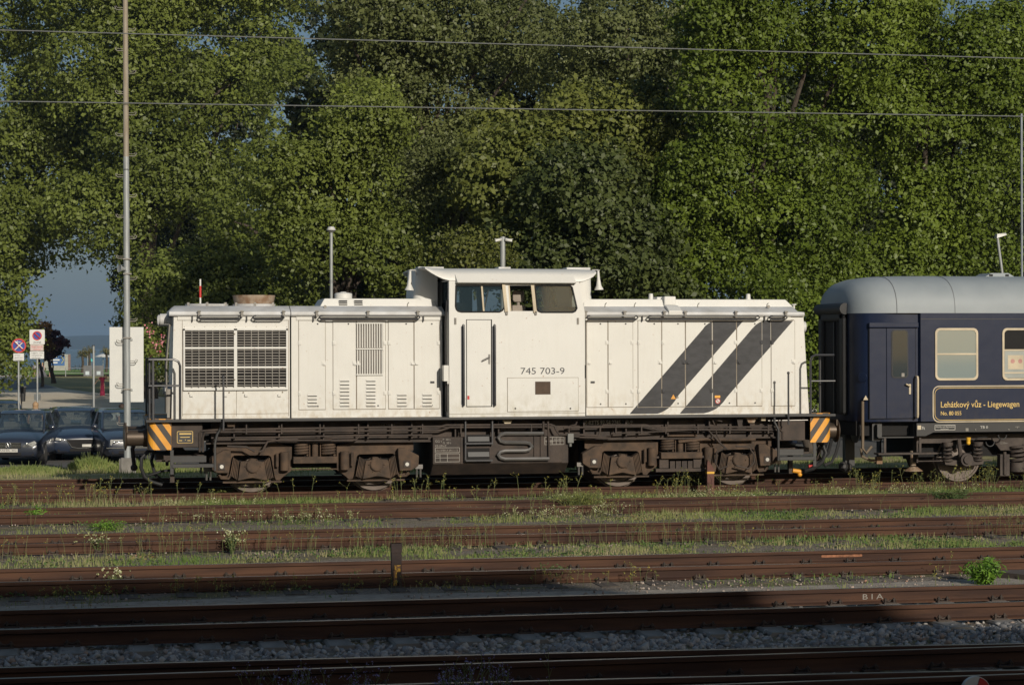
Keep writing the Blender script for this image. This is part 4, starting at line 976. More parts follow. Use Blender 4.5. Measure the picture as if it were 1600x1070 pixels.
    m.box(p.x, q.x+.04, y0, y0+.35, q.z, q.z+.02); m.box(p.x, p.x+.02, y0, y0+.35, q.z, p.z); m.box(q.x+.02, q.x+.05, y0, y0+.35, q.z, p.z); m.box(p.x, q.x, y0+.33, y0+.35, q.z, p.z); m.build('step_well', M['dark'], L)
    m = MB(); z = W(1400, 708.3, y0).z; m.box(W(1371, 700, y0).x, W(1463, 700, y0).x, y0-.06, y0+.2, z-.02, z+.012)
    for px in (1383, 1438): x = W(px, 700, y0).x; m.box(x-.022, x+.022, y0-.0, y0+.03, z, z+.31)
    m.build('foot_step', M['cgear'], L)
    # brake hoses at the end
    m = MB()
    pts = [(1348, 626), (1348, 640), (1348, 680), (1348, 700), (1353, 708), (1362, 697)]
    m.tube([(lambda v: (v.x, YC-1.25, v.z))(W(x, y, YC-1.25)) for x, y in pts], .03, 8)
    pts = [(1345, 700), (1347, 713), (1360, 719), (1372, 720)]; m.tube([(lambda v: (v.x, YC-1.0, v.z))(W(x, y, YC-1.0)) for x, y in pts], .028, 8); m.build('heating_hose', simple('tan_hose', (.16, .12, .08), .7), L, smooth=True)
    m = MB(); a = W(1373, 718, YC-1.0); m.box(a.x-.06, a.x+.06, YC-1.05, YC-.95, a.z-.08, a.z+.06); m.build('hose_valve', M['rustpipe'], L)
    for s in (1, -1):
        yy = YC-s*.875; m = MB(); m.cyl((14.70, yy, 1.05), (15.1, yy, 1.05), .13, 16); m.cyl((14.9, yy, 1.05), (15.2, yy, 1.05), .17, 16); b_ = m.build('buffer', M['dark'], L, smooth=True)
        m = MB(); m.lathe((14.70, yy, 1.05), (-1, 0, 0), [(0, .15), (.02, .25), (.05, .245), (.07, .12)], 24); m.build('buffer_head', M['dark'], b_, smooth=True)
    m = MB(); m.box(14.9, 15.1, YC-1.2, YC+1.2, .85, 1.2); m.box(14.75, 14.95, YC-.08, YC+.08, .3, 1.1); m.ball((14.82, YC, .28), .12); m.ball((14.66, YC-.2, .3), .1); m.build('drawgear', M['dark'], L)
    m = MB(); a = W(1425, 700, YC-.7); m.cyl((a.x, YC-.75, .62), (a.x, YC-.75, .22), .06); m.cyl((a.x, YC-.75, .30), (a.x, YC-.75, .22), .09, 12, .2); m.build('rail_brush', M['rustpipe'], L)
    # bogies
    ybg = YC-1.0
    wx = W(1503, 715, ybg).x; wb = 2.5
    def bog(x0, near=True):
        m = MB(); m.box(x0-.9, x0+wb+.9, YC-.8, YC+.8, .5, .9); m.box(x0-.1, x0+.1, YC-.7, YC+.7, .4, .55); o = m.build('bogie', M['pit'], L)
        for s in (1, -1):
            Yo = lambda d: YC-s*d
            m = MB(); m.prism([(x0-.98, .95), (x0-.98, .78), (x0-.30, .78), (x0-.2, .84), (x0+.3, .84), (x0+.62, .84), (x0+.8, .62), (x0+wb-.8, .62), (x0+wb-.62, .84), (x0+wb+.98, .80), (x0+wb+.98, .95)], Yo(1.06), Yo(.98)); m.box(x0-.98, x0+wb+.98, Yo(1.12), Yo(.95), .93, .955); m.box(x0-1.0, x0-.96, Yo(1.1), Yo(.9), .40, .95); m.box(x0-1.0, x0+.6, Yo(1.1), Yo(1.08), .42, .445); m.build('side_frame', M['cgear'], o, bev=.01)
            for k in (0, 1):
                xx = x0+k*wb
                m = MB(); m.cyl((xx, Yo(1.0), .46), (xx, Yo(1.26), .46), .13, 16); m.cyl((xx, Yo(1.24), .46), (xx, Yo(1.30), .46), .08, 12); m.prism([(xx-.42, .44), (xx-.40, .36), (xx-.1, .33), (xx+.1, .33), (xx+.40, .36), (xx+.42, .44)], Yo(1.12), Yo(1.0)); m.cyl((xx-.09, Yo(1.15), .5), (xx-.13, Yo(1.15), .86), .045, 8)
                m.build('axle_box', M['cgear'], o, smooth=True)
                for dx in (-.34, .30):
                    pts = [(xx+dx+.085*math.cos(i*.6), Yo(1.08)+.085*math.sin(i*.6), .45+.30*i/42) for i in range(43)]
                    m = MB(); m.tube(pts, .02, 5); m.cyl((xx+dx, Yo(1.08), .43), (xx+dx, Yo(1.08), .46), .11, 12); m.cyl((xx+dx, Yo(1.08), .74), (xx+dx, Yo(1.08), .80), .11, 12); m.build('coil_spring', M['cgear'], o, smooth=True)
                m = MB(); m.lathe((xx, Yo(.82), .47), (0, -s, 0), [(-.14, .2), (-.13, .44), (-.10, .50), (-.09, .47), (.0, .465), (.0, .43), (-.02, .42), (-.03, .2), (.0, .19), (.03, .12)], 40); m.build('wheel', M['wheel'], o, smooth=True)
            pts = [(x0+1.15+.14*math.cos(i*.6), Yo(1.05)+.14*math.sin(i*.6), .38+.34*i/42) for i in range(43)]
            m = MB(); m.tube(pts, .03, 5); m.cyl((x0+1.15, Yo(1.05), .20), (x0+1.15, Yo(1.05), .38), .16, 14); m.box(x0+.75, x0+.95, Yo(1.15), Yo(1.0), .12, .55); m.cyl((x0+.84, Yo(1.16), .15), (x0+.84, Yo(1.16), .6), .035); m.build('bolster_spring', M['cgear'], o, smooth=True)
    bog(wx); bog(35)
    a = W(1511.5, 690, YC-1.2); m = MB(); m.cyl((a.x, YC-1.25, a.z-.02), (a.x, YC-1.25, a.z+.09), .035, 8, .05); m.ball((a.x, YC-1.25, a.z-.02), .045); m.build('yellow_tap', M['yellow'], L, smooth=True)
    m = MB()
    for px, r in ((1566, .09), (1547, .09)):
        a = W(px, 679 if px > 1550 else 690, YC-1.25); m.tube([(a.x+r*math.cos(t), YC-1.25, a.z-r*1.0*math.sin(t)) for t in [math.pi*i/8 for i in range(9)]], .013, 6)
    a = W(1520, 686, YC-1.25); m.tube([(a.x, YC-1.25, a.z-.03), (a.x+.12, YC-1.25, a.z+.03), (a.x+.3, YC-1.25, a.z+.04)], .012, 6)
    m.build('cable_loop', M['rubber'], L, smooth=True)
    a = W(1562, 693.5, YC-1.07); text('-2.50m-', a.x, a.z, YC-1.062, .04, M['slat'], 'lettering', L, width=.18)
    return L
coach()
# ------------------------------------------------------------------ ground, lake, hills
def ground_mat():
    m, n, b = new_mat('track_ground'); b.inputs['Roughness'].default_value = .95; b.inputs['Specular IOR Level'].default_value = .15
    f = noise(n, 38, 6, rough=.75); c = ramp(n, f.outputs['Fac'], [(.30, (.045, .038, .032)), (.5, (.20, .17, .14)), (.68, (.42, .36, .30))])
    g = noise(n, 1.1, 5, sc=(.5, 1.6, 1)); gm = ramp(n, g.outputs['Fac'], [(.48, 0.0), (.60, .75)])
    g2 = noise(n, 24, 4); gc = ramp(n, g2.outputs['Fac'], [(.35, (.07, .08, .025)), (.65, (.22, .19, .09))])
    n.links.new(mix(n, gm.outputs[0], c.outputs[0], gc.outputs[0]), b.inputs['Base Color'])
    bp = n.nodes.new('ShaderNodeBump'); bp.inputs['Strength'].default_value = .8; bp.inputs['Distance'].default_value = .03
    n.links.new(f.outputs['Fac'], bp.inputs['Height']); n.links.new(bp.outputs[0], b.inputs['Normal']); return m
def zg(Y):
    if Y < 49: return -.17
    if Y < 55: return -.17-.43*(Y-49)/6
    if Y < 70: return -.6
    if Y < 85: return -.6-.15*(Y-70)/15
    if Y < 345: return -.75
    return -.75-1.25*min(1, (Y-345)/30)
m = MB(); ys = [-300, -60, 0, 15, 49, 51, 53, 55, 63, 70, 74, 78, 85, 120, 220, 345, 352, 375, 9000]; xs = [-6000, -400, -80, -20, 0, 20, 40, 100, 400, 6000]
m.add([(x, y, zg(y)) for y in ys for x in xs], [(j*len(xs)+i, j*len(xs)+i+1, (j+1)*len(xs)+i+1, (j+1)*len(xs)+i) for j in range(len(ys)-1) for i in range(len(xs)-1)])
tag(m.link('ground', ground_mat(), None, Vector(), False, 0, None), kind='structure')
def sheet(name, pts, mat, lift=.004, zf=None, kind='structure'):
    """a thin sheet following the ground profile, cut into strips where the profile bends"""
    m = MB(); brk = [-1e3, 49, 55, 70, 85, 345, 1e4]
    for a, b in zip(brk, brk[1:]):
        q = clip(pts, -1e5, 1e5, a, b)
        if len(q) > 2: m.add([(x, y, (zg(y) if zf is None else zf)+lift) for x, y in q], [tuple(range(len(q)))])
    return tag(m.link(name, mat, None, Vector(), False, 0, None), kind=kind)
asph = simple('asphalt', (.11, .105, .10), .9, col2=(.08, .078, .075), scale=20)
sheet('parking_area', [(-60, 59), (60, 59), (60, 76), (-60, 76)], asph)
sand = simple('sandy_ground', (.72, .64, .51), .95, col2=(.58, .49, .37), scale=1.2, bump=.3)
def GX(pts, z=-.75): return [(lambda p: (p.x, p.y))(G(x, y, z)) for x, y in pts]
sheet('sandy_ground', [(-90, 76), (90, 76), (90, 135)]+GX([(300, 622), (230, 617), (160, 613), (100, 607), (65, 600), (40, 599)])+[(-90, 205)], sand, .004)
lawn = simple('dry_lawn', (.33, .28, .11), .95, col2=(.20, .18, .065), scale=.35, bump=.6, bscale=10)
sheet('dry_lawn', [(90, 133)]+[(90, 262)]+GX([(60, 585.2), (70, 590), (40, 594), (62, 598), (100, 608), (160, 614.5), (230, 618.5), (300, 624)]), lawn, .008)
sheet('gravel_path', GX([(-200, 610), (20, 609), (62, 607.5), (90, 606), (40, 594), (-200, 594)]), simple('grey_path', (.20, .19, .18), .9), .012)
sheet('pale_path', GX([(-200, 594), (40, 594), (75, 588), (60, 586), (-200, 586)]), simple('pale_path', (.66, .58, .46), .9), .016)
sheet('green_lawn', [(-120, 262), (120, 262), (120, 344), (-120, 344)], simple('green_lawn', (.17, .28, .05), .95, col2=(.10, .19, .032), scale=.3), .008)
sheet('kerb_line', [(-90, 261), (90, 261), (90, 262), (-90, 262)], simple('kerb', (.50, .47, .42), .8), .12)
sheet('verge', [(-40, 44.9), (40, 44.9), (40, 59.2), (-40, 59.2)], simple('verge_earth', (.36, .30, .15), .95, col2=(.17, .17, .06), scale=1.3, bump=.6, bscale=30), .008)
wm, n_, b_ = new_mat('lake_water'); b_.inputs['Base Color'].default_value = (.02, .05, .07, 1); b_.inputs['Roughness'].default_value = .22
no = noise(n_, .6, 4, sc=(.3, 1, 1)); bp = n_.nodes.new('ShaderNodeBump'); bp.inputs['Strength'].default_value = .5; n_.links.new(no.outputs['Fac'], bp.inputs['Height']); n_.links.new(bp.outputs[0], b_.inputs['Normal'])
m = MB(); m.add([(-6000, 350, -1.2), (6000, 350, -1.2), (6000, 7000, -1.2), (-6000, 7000, -1.2)], [(0, 1, 2, 3)]); tag(m.link('lake', wm, None, Vector(), False, 0, None), kind='structure')
m = MB(); pts = []
for i in range(121):
    x = -6000+i*100; pts.append((x, 34+14*math.sin(i*.21)+8*math.sin(i*.53+1)+4*math.sin(i*1.3)))
vs = []
for x, h in pts: vs += [(x, 6200, -2), (x, 6500, h*.6), (x, 7000, h), (x, 7600, -2)]
m.add(vs, [(4*i+j, 4*i+j+1, 4*i+5+j, 4*i+4+j) for i in range(120) for j in range(3)])
tag(m.link('far_hills', simple('far_hills', (.04, .06, .05), .95), None, Vector(), True, 0, None), kind='structure')
# ------------------------------------------------------------------ tracks
rust = simple('rail_rust', (.092, .046, .028), .8, col2=(.040, .022, .017), scale=2.5, sc=(.3, 4, 4), bump=.25, bscale=60)
rust.node_tree.nodes['Principled BSDF'].inputs['Specular IOR Level'].default_value = .2
railtop = simple('rail_running_edge', (.20, .17, .15), .32, .6, col2=(.13, .10, .09), scale=2)
woodm = simple('old_sleeper_wood', (.10, .08, .062), .95, col2=(.05, .04, .033), scale=6, sc=(3, .3, 3), bump=.6)
concm = simple('sleeper_concrete', (.24, .225, .205), .9, col2=(.16, .15, .135), scale=5, bump=.4)
def railprof(h=.149, hw=.034, ft=.0625):
    return [(-ft, -h), (-ft, -h+.011), (-.012, -h+.03), (-.008, -h+.045), (-.008, -.052), (-hw, -.040), (-hw, -.010), (-hw+.007, -.001), (hw-.007, -.001), (hw, -.010), (hw, -.040), (.008, -.052), (.008, -h+.045), (.012, -h+.03), (ft, -h+.011), (ft, -h)]
def rail(path, z, parent, h=.149, label=None):
    pr = railprof(h); m = MB(); secs = []
    for i, (x, y) in enumerate(path):
        a = Vector(path[max(i-1, 0)]); b = Vector(path[min(i+1, len(path)-1)]); d = (b-a).normalized(); nx = Vector((-d.y, d.x))
        secs.append([(x+nx.x*u, y+nx.y*u, z+v) for u, v in pr])
    m.loft(secs); k = len(m.f); o = len(m.v)
    m.mi = 1
    for s0, s1 in zip(secs, secs[1:]):
        p = [Vector(s0[7])+Vector((0, 0, .0012)), Vector(s0[8])+Vector((0, 0, .0012)), Vector(s1[8])+Vector((0, 0, .0012)), Vector(s1[7])+Vector((0, 0, .0012))]
        m.add(p, [(0, 1, 2, 3)])
    return m.build('rail', [rust, railtop], parent, label=label)
def track(label, Yc, z, x0, x1, sm, clips=True, sx0=None, sx1=None, slen=2.6, h=.149, yfun=None, sp=.63, ph=0.0):
    t = thing('railway_track', label, 'railway track', ((x0+x1)/2, Yc, z-.17), 'rails of the station yard')
    yf = yfun or (lambda x: Yc)
    N = 2 if yfun is None else 24
    for s in (-.7525, .7525): rail([(x0+(x1-x0)*i/(N-1), yf(x0+(x1-x0)*i/(N-1))+s) for i in range(N)], z, t, h)
    proto = pc = None; org = ROOT[t.name]
    a = sx0 if sx0 is not None else x0; b = sx1 if sx1 is not None else x1
    for k in range(int((b-a)/sp)):
        x = a+ph+k*sp
        if proto is None:
            m = MB(); m.prism([(-.13, -.16), (-.13, 0), (-.11, .02), (.11, .02), (.13, 0), (.13, -.16)], -slen/2, slen/2)
            proto = m.link('sleeper', sm, t, Vector(), False, 0, None)
            if clips:
                pcs = []
                for s in (-.7525, .7525):
                    for q in (-1, 1):
                        c = MB(); yy = s+q*.085
                        c.box(-.075, .075, yy-.035, yy+.035, .018, .036)
                        for dx in (-.05, .05): c.cyl((dx, yy, .03), (dx, yy, .085), .011, 6); c.cyl((dx, yy, .058), (dx, yy, .072), .02, 6)
                        c.tube([(-.075, yy, .05), (-.055, yy-q*.03, .06), (0, yy-q*.035, .045), (.055, yy-q*.03, .06), (.075, yy, .05)], .009, 5)
                        pcs.append(c.link('rail_clip', M['frame'], proto, Vector(), False, 0, None))
                pc = pcs
            s_ = proto
        else:
            s_ = proto.copy(); COL.objects.link(s_); s_.parent = t
            if clips:
                for c in pc: d = c.copy(); COL.objects.link(d); d.parent = s_
        s_.location = (x-org.x+random.uniform(-.01, .01), yf(x)-org.y, (-h-.02+.0)-org.z+z)
        s_.rotation_euler[2] = random.uniform(-.008, .008)
    return t
track('rusty rails of the farthest track, running behind the locomotive', 43.65, 0, -30, 50, woodm, False, -6, 22)
track('rusty rails under the wheels of the locomotive and the coach', 40.34, 0, -30, 50, woodm, False, -6, 24)
track('rusty overgrown rails directly in front of the locomotive', 35.79, 0, -30, 50, woodm, False, -6, 22)
track('overgrown rails crossing the photo below the green verge, between two weedy tracks', 30.63, 0, -30, 50, woodm, True, -4, 18, ph=.2)
track('sunlit brown rails just behind the short rusty post', 25.80, 0, -30, 50, woodm, True, -4, 16, ph=-.08, h=.16)
track('dark rails with concrete sleepers edging the coarse grey ballast', 21.28, .04, -30, 50, concm, True, -4, 14, ph=-.05, h=.17)
track('nearest shaded rails with shiny edges along the bottom of the photo', 17.00, 0, -30, 50, concm, True, -4, 12, h=.17)
def ydiv(x): return 17.60-.0095*(x+1)**1.75 if x > -1 else 17.60+.0
track('shaded diverging rails of the turnout crossing the nearest track', 17.60, .002, -30, 14, woodm, False, -3.7, 12, h=.17, yfun=ydiv)
# welded patch, paint marks on the rails
M['newrust'] = simple('fresh_rust', (.34, .14, .07), .8, col2=(.16, .07, .035), scale=18)
a, b = G(1283, 870, 0), G(1348, 870, 0); m = MB(); y0 = 25.80+.7525-.0085
pa = W(1283, 868, y0); pb = W(1347, 873, y0); m.prism(rrect(pa.x, pb.x, -.088, -.056, .012), y0-.006, y0+.001); o = solo(m, 'weld_mark', M['newrust'], (pa.x, y0, -.1), 'bright orange rust patch on the web of the sunlit rail at right', 'rust patch')
for s, px in (('B', 1347), ('I', 1364), ('A', 1369)):
    pass
yy = 21.28+.7525-.0085; a = W(1348, 936, yy); t_ = thing('chalk_letters', 'pale letters B I A chalked on the side of a rail at lower right', 'rail marking', (a.x, yy, a.z))
text('B I A', a.x, a.z, yy-.001, .062, M['slat'], 'letters', t_, width=W(1380, 936, yy).x-a.x, ext=.001)
# ------------------------------------------------------------------ vegetation helpers
def lattice(seed, n=64):
    return np.random.RandomState(seed).rand(n, n)
_L = [lattice(i) for i in range(6)]
def vnoise(x, y, s, k=0):
    u = np.asarray(x)*s+17.3; v = np.asarray(y)*s+9.1; i = np.floor(u).astype(int); j = np.floor(v).astype(int); fu = u-i; fv = v-j
    fu = fu*fu*(3-2*fu); fv = fv*fv*(3-2*fv); A = _L[k]; n = A.shape[0]
    return (A[i % n, j % n]*(1-fu)+A[(i+1) % n, j % n]*fu)*(1-fv)+(A[i % n, (j+1) % n]*(1-fu)+A[(i+1) % n, (j+1) % n]*fu)*fv
def leaves_mesh(name, P, Nrm, size, var, mat, parent=None, aspect=.62, loc=(0, 0, 0)):
    n = len(P); R = np.random.normal(size=(n, 3)); T = np.cross(Nrm, R); T /= np.linalg.norm(T, axis=1)[:, None]+1e-9
    B = np.cross(Nrm, T); s = size[:, None]
    V = np.empty((n, 4, 3)); fold = Nrm*s*.18
    V[:, 0] = P-T*s*.5; V[:, 1] = P+B*s*aspect*.5+fold-T*s*.08; V[:, 2] = P+T*s*.5; V[:, 3] = P-B*s*aspect*.5+fold-T*s*.08
    return mesh_np(name, V.reshape(-1, 3), np.arange(n*4).reshape(n, 4), var, mat, loc, parent)
def tree(label, lobes, Y, base_px, mat, bark, cl_r=(.4, 1.05), density=1.0, leaf=.145, name='tree', group='broadleaf trees behind the locomotive', cat='tree', lpc=270, trunk_r=.3, depthk=.8, droop=.0, limbs=14, bough=1.5):
    rs = np.random.RandomState(abs(hash(label)) % 1000 if False else sum(map(ord, label)) % 9973)
    gz = zg(Y); bx = W(base_px, 560, Y).x
    t = thing(name, label, cat, (bx, Y, gz), group)
    kY = max(1, Y/70) if leaf < .25 else 1; leaf = leaf*kY; trunk_r *= kY; density /= kY*kY
    cen = []; k = Y/3275
    for (px, py, rx, ry) in lobes:
        c = np.array(W(px, py, Y)); R = np.array([rx*k*1.02, max(1.5, min(rx, ry)*k*depthk), ry*k])
        area = R[0]*R[2]*math.pi*1.1+R[1]*(R[0]+R[2])
        nb = int(max(4, area*density*.215*(1.5/bough)**2))
        for _ in range(nb):
            d = rs.normal(size=3); d /= np.linalg.norm(d)
            if d[1] > .25: d[1] *= -1 if rs.rand() < .65 else 1
            q = c+d*R*(.55+.42*rs.rand()**.6)
            if q[2] > gz+.8: cen.append((q, rs.uniform(.5, 1.2)*bough*kY, d))
    Ps = []; Ns = []; Vs = []
    for q, rb, d in cen:
        ns = int(34*(rb/kY)**2*rs.uniform(.8, 1.1)); tone = rs.rand()*.42
        u = rs.normal(size=(ns, 3))+d*.35+np.array([0, -.15, .25]); u /= np.linalg.norm(u, axis=1)[:, None]
        sub = q+u*rb*np.array([1.05, 1, .88])*(.62+.42*rs.rand(ns)**.6)[:, None]; sub[:, 2] -= droop*rb*(u[:, 0]**2+u[:, 1]**2)*.5
        for p_, uu in zip(sub, u):
            rr_ = rs.uniform(.20, .42)*kY; n = int(lpc*.085*(rr_/kY/.3)**1.6)+6
            v = rs.normal(size=(n, 3))*rr_*np.array([.6, .6, .5])
            Ps.append(p_+v); nn = uu*.7+rs.normal(size=(n, 3))*.55+np.array([.05, -.30, .25]); nn /= np.linalg.norm(nn, axis=1)[:, None]
            Ns.append(nn); Vs.append(np.clip(rs.rand(n)*.42+tone+rs.rand()*.2-.04, 0, 1))
    P = np.concatenate(Ps); N_ = np.concatenate(Ns); V = np.concatenate(Vs)
    leaves_mesh('crown', P, N_, leaf*(.55+.85*rs.rand(len(P))**1.4), V, mat, t, loc=(bx, Y, gz))
    # trunk and limbs
    zs_ = [c[0][2] for c in cen]; xs_ = [c[0][0] for c in cen]; ctop = np.percentile(zs_, 75); cx_ = np.mean(xs_)
    m = MB(); pts = []; rr = []
    for i in range(9):
        u = i/8; pts.append((bx+(cx_-bx)*u**1.4+.25*math.sin(u*5+bx), Y+.2*math.sin(u*4), gz-.1+(ctop-gz)*u)); rr.append(trunk_r*(1.25-.95*u) if i else trunk_r*1.5)
    m.tube(pts, 1, 10, rs=rr); m.build('trunk', bark, t, smooth=True)
    for k_ in range(limbs):
        c = cen[rs.randint(len(cen))][0]; u = rs.uniform(.18, .75); i = int(u*8); p0 = np.array(pts[i]); 
        if c[2] < p0[2]-1: c = c+np.array([0, 0, 1.0])
        mid = (p0+c)/2+np.array([0, 0, .5])+rs.normal(size=3)*.3
        ml = MB(); q1 = p0*.65+mid*.35+rs.normal(size=3)*.1; q2 = mid*.5+c*.5+rs.normal(size=3)*.2
        ml.tube([tuple(p0), tuple(q1), tuple(mid), tuple(q2), tuple(c)], 1, 7, rs=[trunk_r*.45, trunk_r*.36, trunk_r*.27, trunk_r*.18, trunk_r*.07]); ml.build('limb', bark, t, smooth=True)
    return t
bark = simple('bark', (.085, .065, .048), .95, col2=(.04, .032, .025), scale=6, sc=(2, 2, .4), bump=.8)
leafA = leafmat('poplar_leaves', (.080, .105, .018), (.195, .240, .046), .02)
leafB = leafmat('grey_poplar_leaves', (.070, .090, .028), (.215, .240, .080), .03)
leafC = leafmat('chestnut_leaves', (.085, .112, .022), (.205, .225, .050), .03)
leafD = leafmat('plane_leaves', (.075, .115, .012), (.175, .235, .030), .01)
leafE = leafmat('dark_leaves', (.020, .030, .009), (.050, .066, .020), .0)  # shade of the deep crown gaps put into the back row's leaf colour
leafM = leafmat('shadowed_chestnut_leaves', (.045, .065, .016), (.105, .130, .036))  # darker copy of the chestnut leaves with shade put into the colour
leafY = leafmat('yellowing_leaves', (.09, .095, .018), (.20, .17, .03), .12)
leafP = leafmat('purple_leaves', (.045, .016, .024), (.085, .030, .042), .0)
trees = [
 ('leftmost tall poplar with foliage hanging low over the parking signs', [(10, 100, 95, 75), (-30, 260, 110, 120), (50, 190, 80, 75), (-10, 400, 50, 60), (-90, 430, 100, 110), (30, 315, 50, 45), (-10, 480, 28, 30), (85, 250, 40, 32), (-30, 535, 22, 22), (-10, 10, 60, 40)], 152, -30, leafA, {}),
 ('big poplar right of the tall mast with a dark leaning trunk', [(220, 60, 160, 110), (330, 150, 140, 100), (250, 230, 100, 70), (360, 40, 140, 110), (390, 260, 120, 90), (330, 340, 110, 75), (180, 190, 60, 45), (215, 300, 30, 25), (162, 330, 28, 34), (300, -70, 170, 70), (150, -50, 100, 60)], 145, 232, leafA, dict(trunk_r=.22)),
 ('poplar just behind the rusty flue with bright outer leaves', [(330, 440, 90, 60), (420, 400, 110, 80), (520, 330, 110, 100), (470, 230, 120, 110), (560, 220, 90, 80), (540, 420, 90, 55), (290, 480, 50, 30), (440, 470, 110, 35)], 122, 470, leafA, {}),
 ('lit poplar directly behind the mushroom-headed street lamp', [(545, 290, 62, 75), (505, 390, 60, 50), (560, 180, 50, 50), (590, 410, 40, 40), (470, 300, 40, 45)], 72, 540, leafA, dict(trunk_r=.25)),
 ('tall grey-green poplar left of the locomotive cab, topping the photo', [(560, 40, 140, 110), (560, -70, 150, 60), (760, -70, 150, 60), (660, 60, 130, 110), (640, 180, 110, 90), (700, 260, 90, 80), (760, 60, 110, 110), (640, 290, 75, 55), (760, 180, 100, 80)], 78, 690, leafB, {}),
 ('thin yellowing poplar standing left of the cab roof', [(650, 390, 38, 70), (690, 350, 45, 70), (670, 300, 60, 50), (720, 300, 50, 60)], 74, 668, leafB, dict(density=.9, bough=.9, trunk_r=.16)),
 ('small bright yellow-green bush just above the cab roof', [(705, 420, 65, 38), (745, 405, 38, 25)], 61, 705, leafmat('bush_leaves', (.075, .095, .015), (.155, .165, .035), .05), dict(leaf=.12, bough=.7, trunk_r=.1, limbs=5, name='bush', cat='bush')),
 ('domed horse chestnut tree above the cab, lit on its crown', [(880, 210, 110, 75), (800, 290, 75, 75), (960, 270, 80, 90), (870, 290, 100, 70), (790, 370, 60, 45), (1000, 200, 50, 45), (830, 230, 80, 60)], 68, 880, leafC, dict(leaf=.20, droop=.5, lpc=200)),
 ('dark conical chestnut tree in the middle, standing before the domed one', [(895, 320, 38, 40), (885, 380, 65, 35), (945, 385, 50, 40), (900, 435, 105, 30), (1000, 440, 40, 30)], 64, 905, leafM, dict(leaf=.19, droop=.5, lpc=210)),  # added crown whose dark leaf colour stands for shade on the domed chestnut
 ('tall grey-green tree rising behind the domed chestnut', [(900, 60, 140, 100), (960, -70, 160, 60), (1010, 80, 110, 110), (1040, 210, 90, 100), (860, 140, 100, 70), (1060, 320, 60, 60)], 84, 1010, leafB, {}),
 ('bright green plane tree left of the coach, nearest of the two planes', [(1180, 100, 120, 120), (1180, -80, 150, 60), (1300, -40, 100, 60), (1300, 60, 70, 70), (1150, 240, 110, 90), (1250, 200, 130, 110), (1180, 340, 130, 90), (1110, 330, 70, 60), (1250, 330, 110, 90), (1130, 430, 90, 50), (1230, 440, 110, 60), (1200, 20, 130, 90)], 65, 1190, leafD, dict(leaf=.15)),
 ('bright green plane tree rising above the coach roof at right', [(1370, 80, 150, 120), (1400, -80, 150, 60), (1550, -70, 130, 60), (1590, 100, 60, 80), (1380, 230, 130, 110), (1480, 180, 130, 120), (1500, 60, 130, 120), (1400, 350, 130, 90), (1500, 340, 80, 80), (1330, 430, 120, 60), (1450, 430, 130, 55), (1570, 250, 60, 80)], 67, 1420, leafD, dict(leaf=.15)),
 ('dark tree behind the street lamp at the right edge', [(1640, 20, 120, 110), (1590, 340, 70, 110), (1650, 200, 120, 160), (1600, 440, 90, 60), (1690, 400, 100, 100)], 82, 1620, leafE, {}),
 ('green plane tree beyond the right edge, reaching over the far end of the coach', [(1780, 120, 140, 130), (1800, 300, 140, 110), (1760, 420, 130, 60), (1900, 220, 110, 120)], 70, 1790, leafD, dict(leaf=.15)),
 ('low green hedge tree between the locomotive and the coach', [(1250, 520, 50, 50), (1280, 580, 45, 45), (1230, 470, 60, 40), (1300, 500, 45, 45)], 62, 1262, leafD, dict(leaf=.14, bough=.9, trunk_r=.12, limbs=5)),
 ('tree behind the left hood edge beside the oleander', [(248, 450, 22, 28), (250, 540, 16, 32), (226, 505, 8, 20)], 156, 225, leafA, dict(trunk_r=.15, bough=1, limbs=5)),
]
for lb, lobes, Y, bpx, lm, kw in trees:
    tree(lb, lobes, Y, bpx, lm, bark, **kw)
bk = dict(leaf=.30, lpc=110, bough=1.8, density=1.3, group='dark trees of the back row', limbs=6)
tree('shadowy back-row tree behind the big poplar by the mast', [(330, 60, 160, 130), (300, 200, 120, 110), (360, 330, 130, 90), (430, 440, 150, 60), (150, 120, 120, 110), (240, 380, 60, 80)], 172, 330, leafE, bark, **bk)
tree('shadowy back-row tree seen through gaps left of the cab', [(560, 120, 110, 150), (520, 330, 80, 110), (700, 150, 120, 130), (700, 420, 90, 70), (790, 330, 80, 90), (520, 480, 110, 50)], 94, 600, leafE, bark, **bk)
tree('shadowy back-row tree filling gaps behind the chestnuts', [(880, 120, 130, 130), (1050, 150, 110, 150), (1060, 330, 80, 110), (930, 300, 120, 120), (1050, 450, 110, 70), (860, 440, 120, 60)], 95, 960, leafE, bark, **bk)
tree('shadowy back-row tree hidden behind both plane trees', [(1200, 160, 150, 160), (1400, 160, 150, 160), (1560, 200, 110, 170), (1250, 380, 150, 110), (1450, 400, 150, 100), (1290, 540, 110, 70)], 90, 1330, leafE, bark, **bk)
tree('round purple-leaved tree on the lawn left of the lake', [(84, 538, 16, 14), (74, 545, 14, 12)], 210, 80, leafP, bark, leaf=.45, lpc=160, bough=.55, density=1.0, name='purple_tree', group=None, trunk_r=.2, limbs=4, depthk=1)
tree('orange-tinged young tree right behind the zone sign', [(63, 530, 16, 20)], 190, 62, leafmat('orange_leaves', (.12, .07, .02), (.22, .12, .04)), bark, leaf=.3, lpc=160, bough=.45, density=1, name='young_tree', group=None, trunk_r=.12, limbs=3, depthk=1)
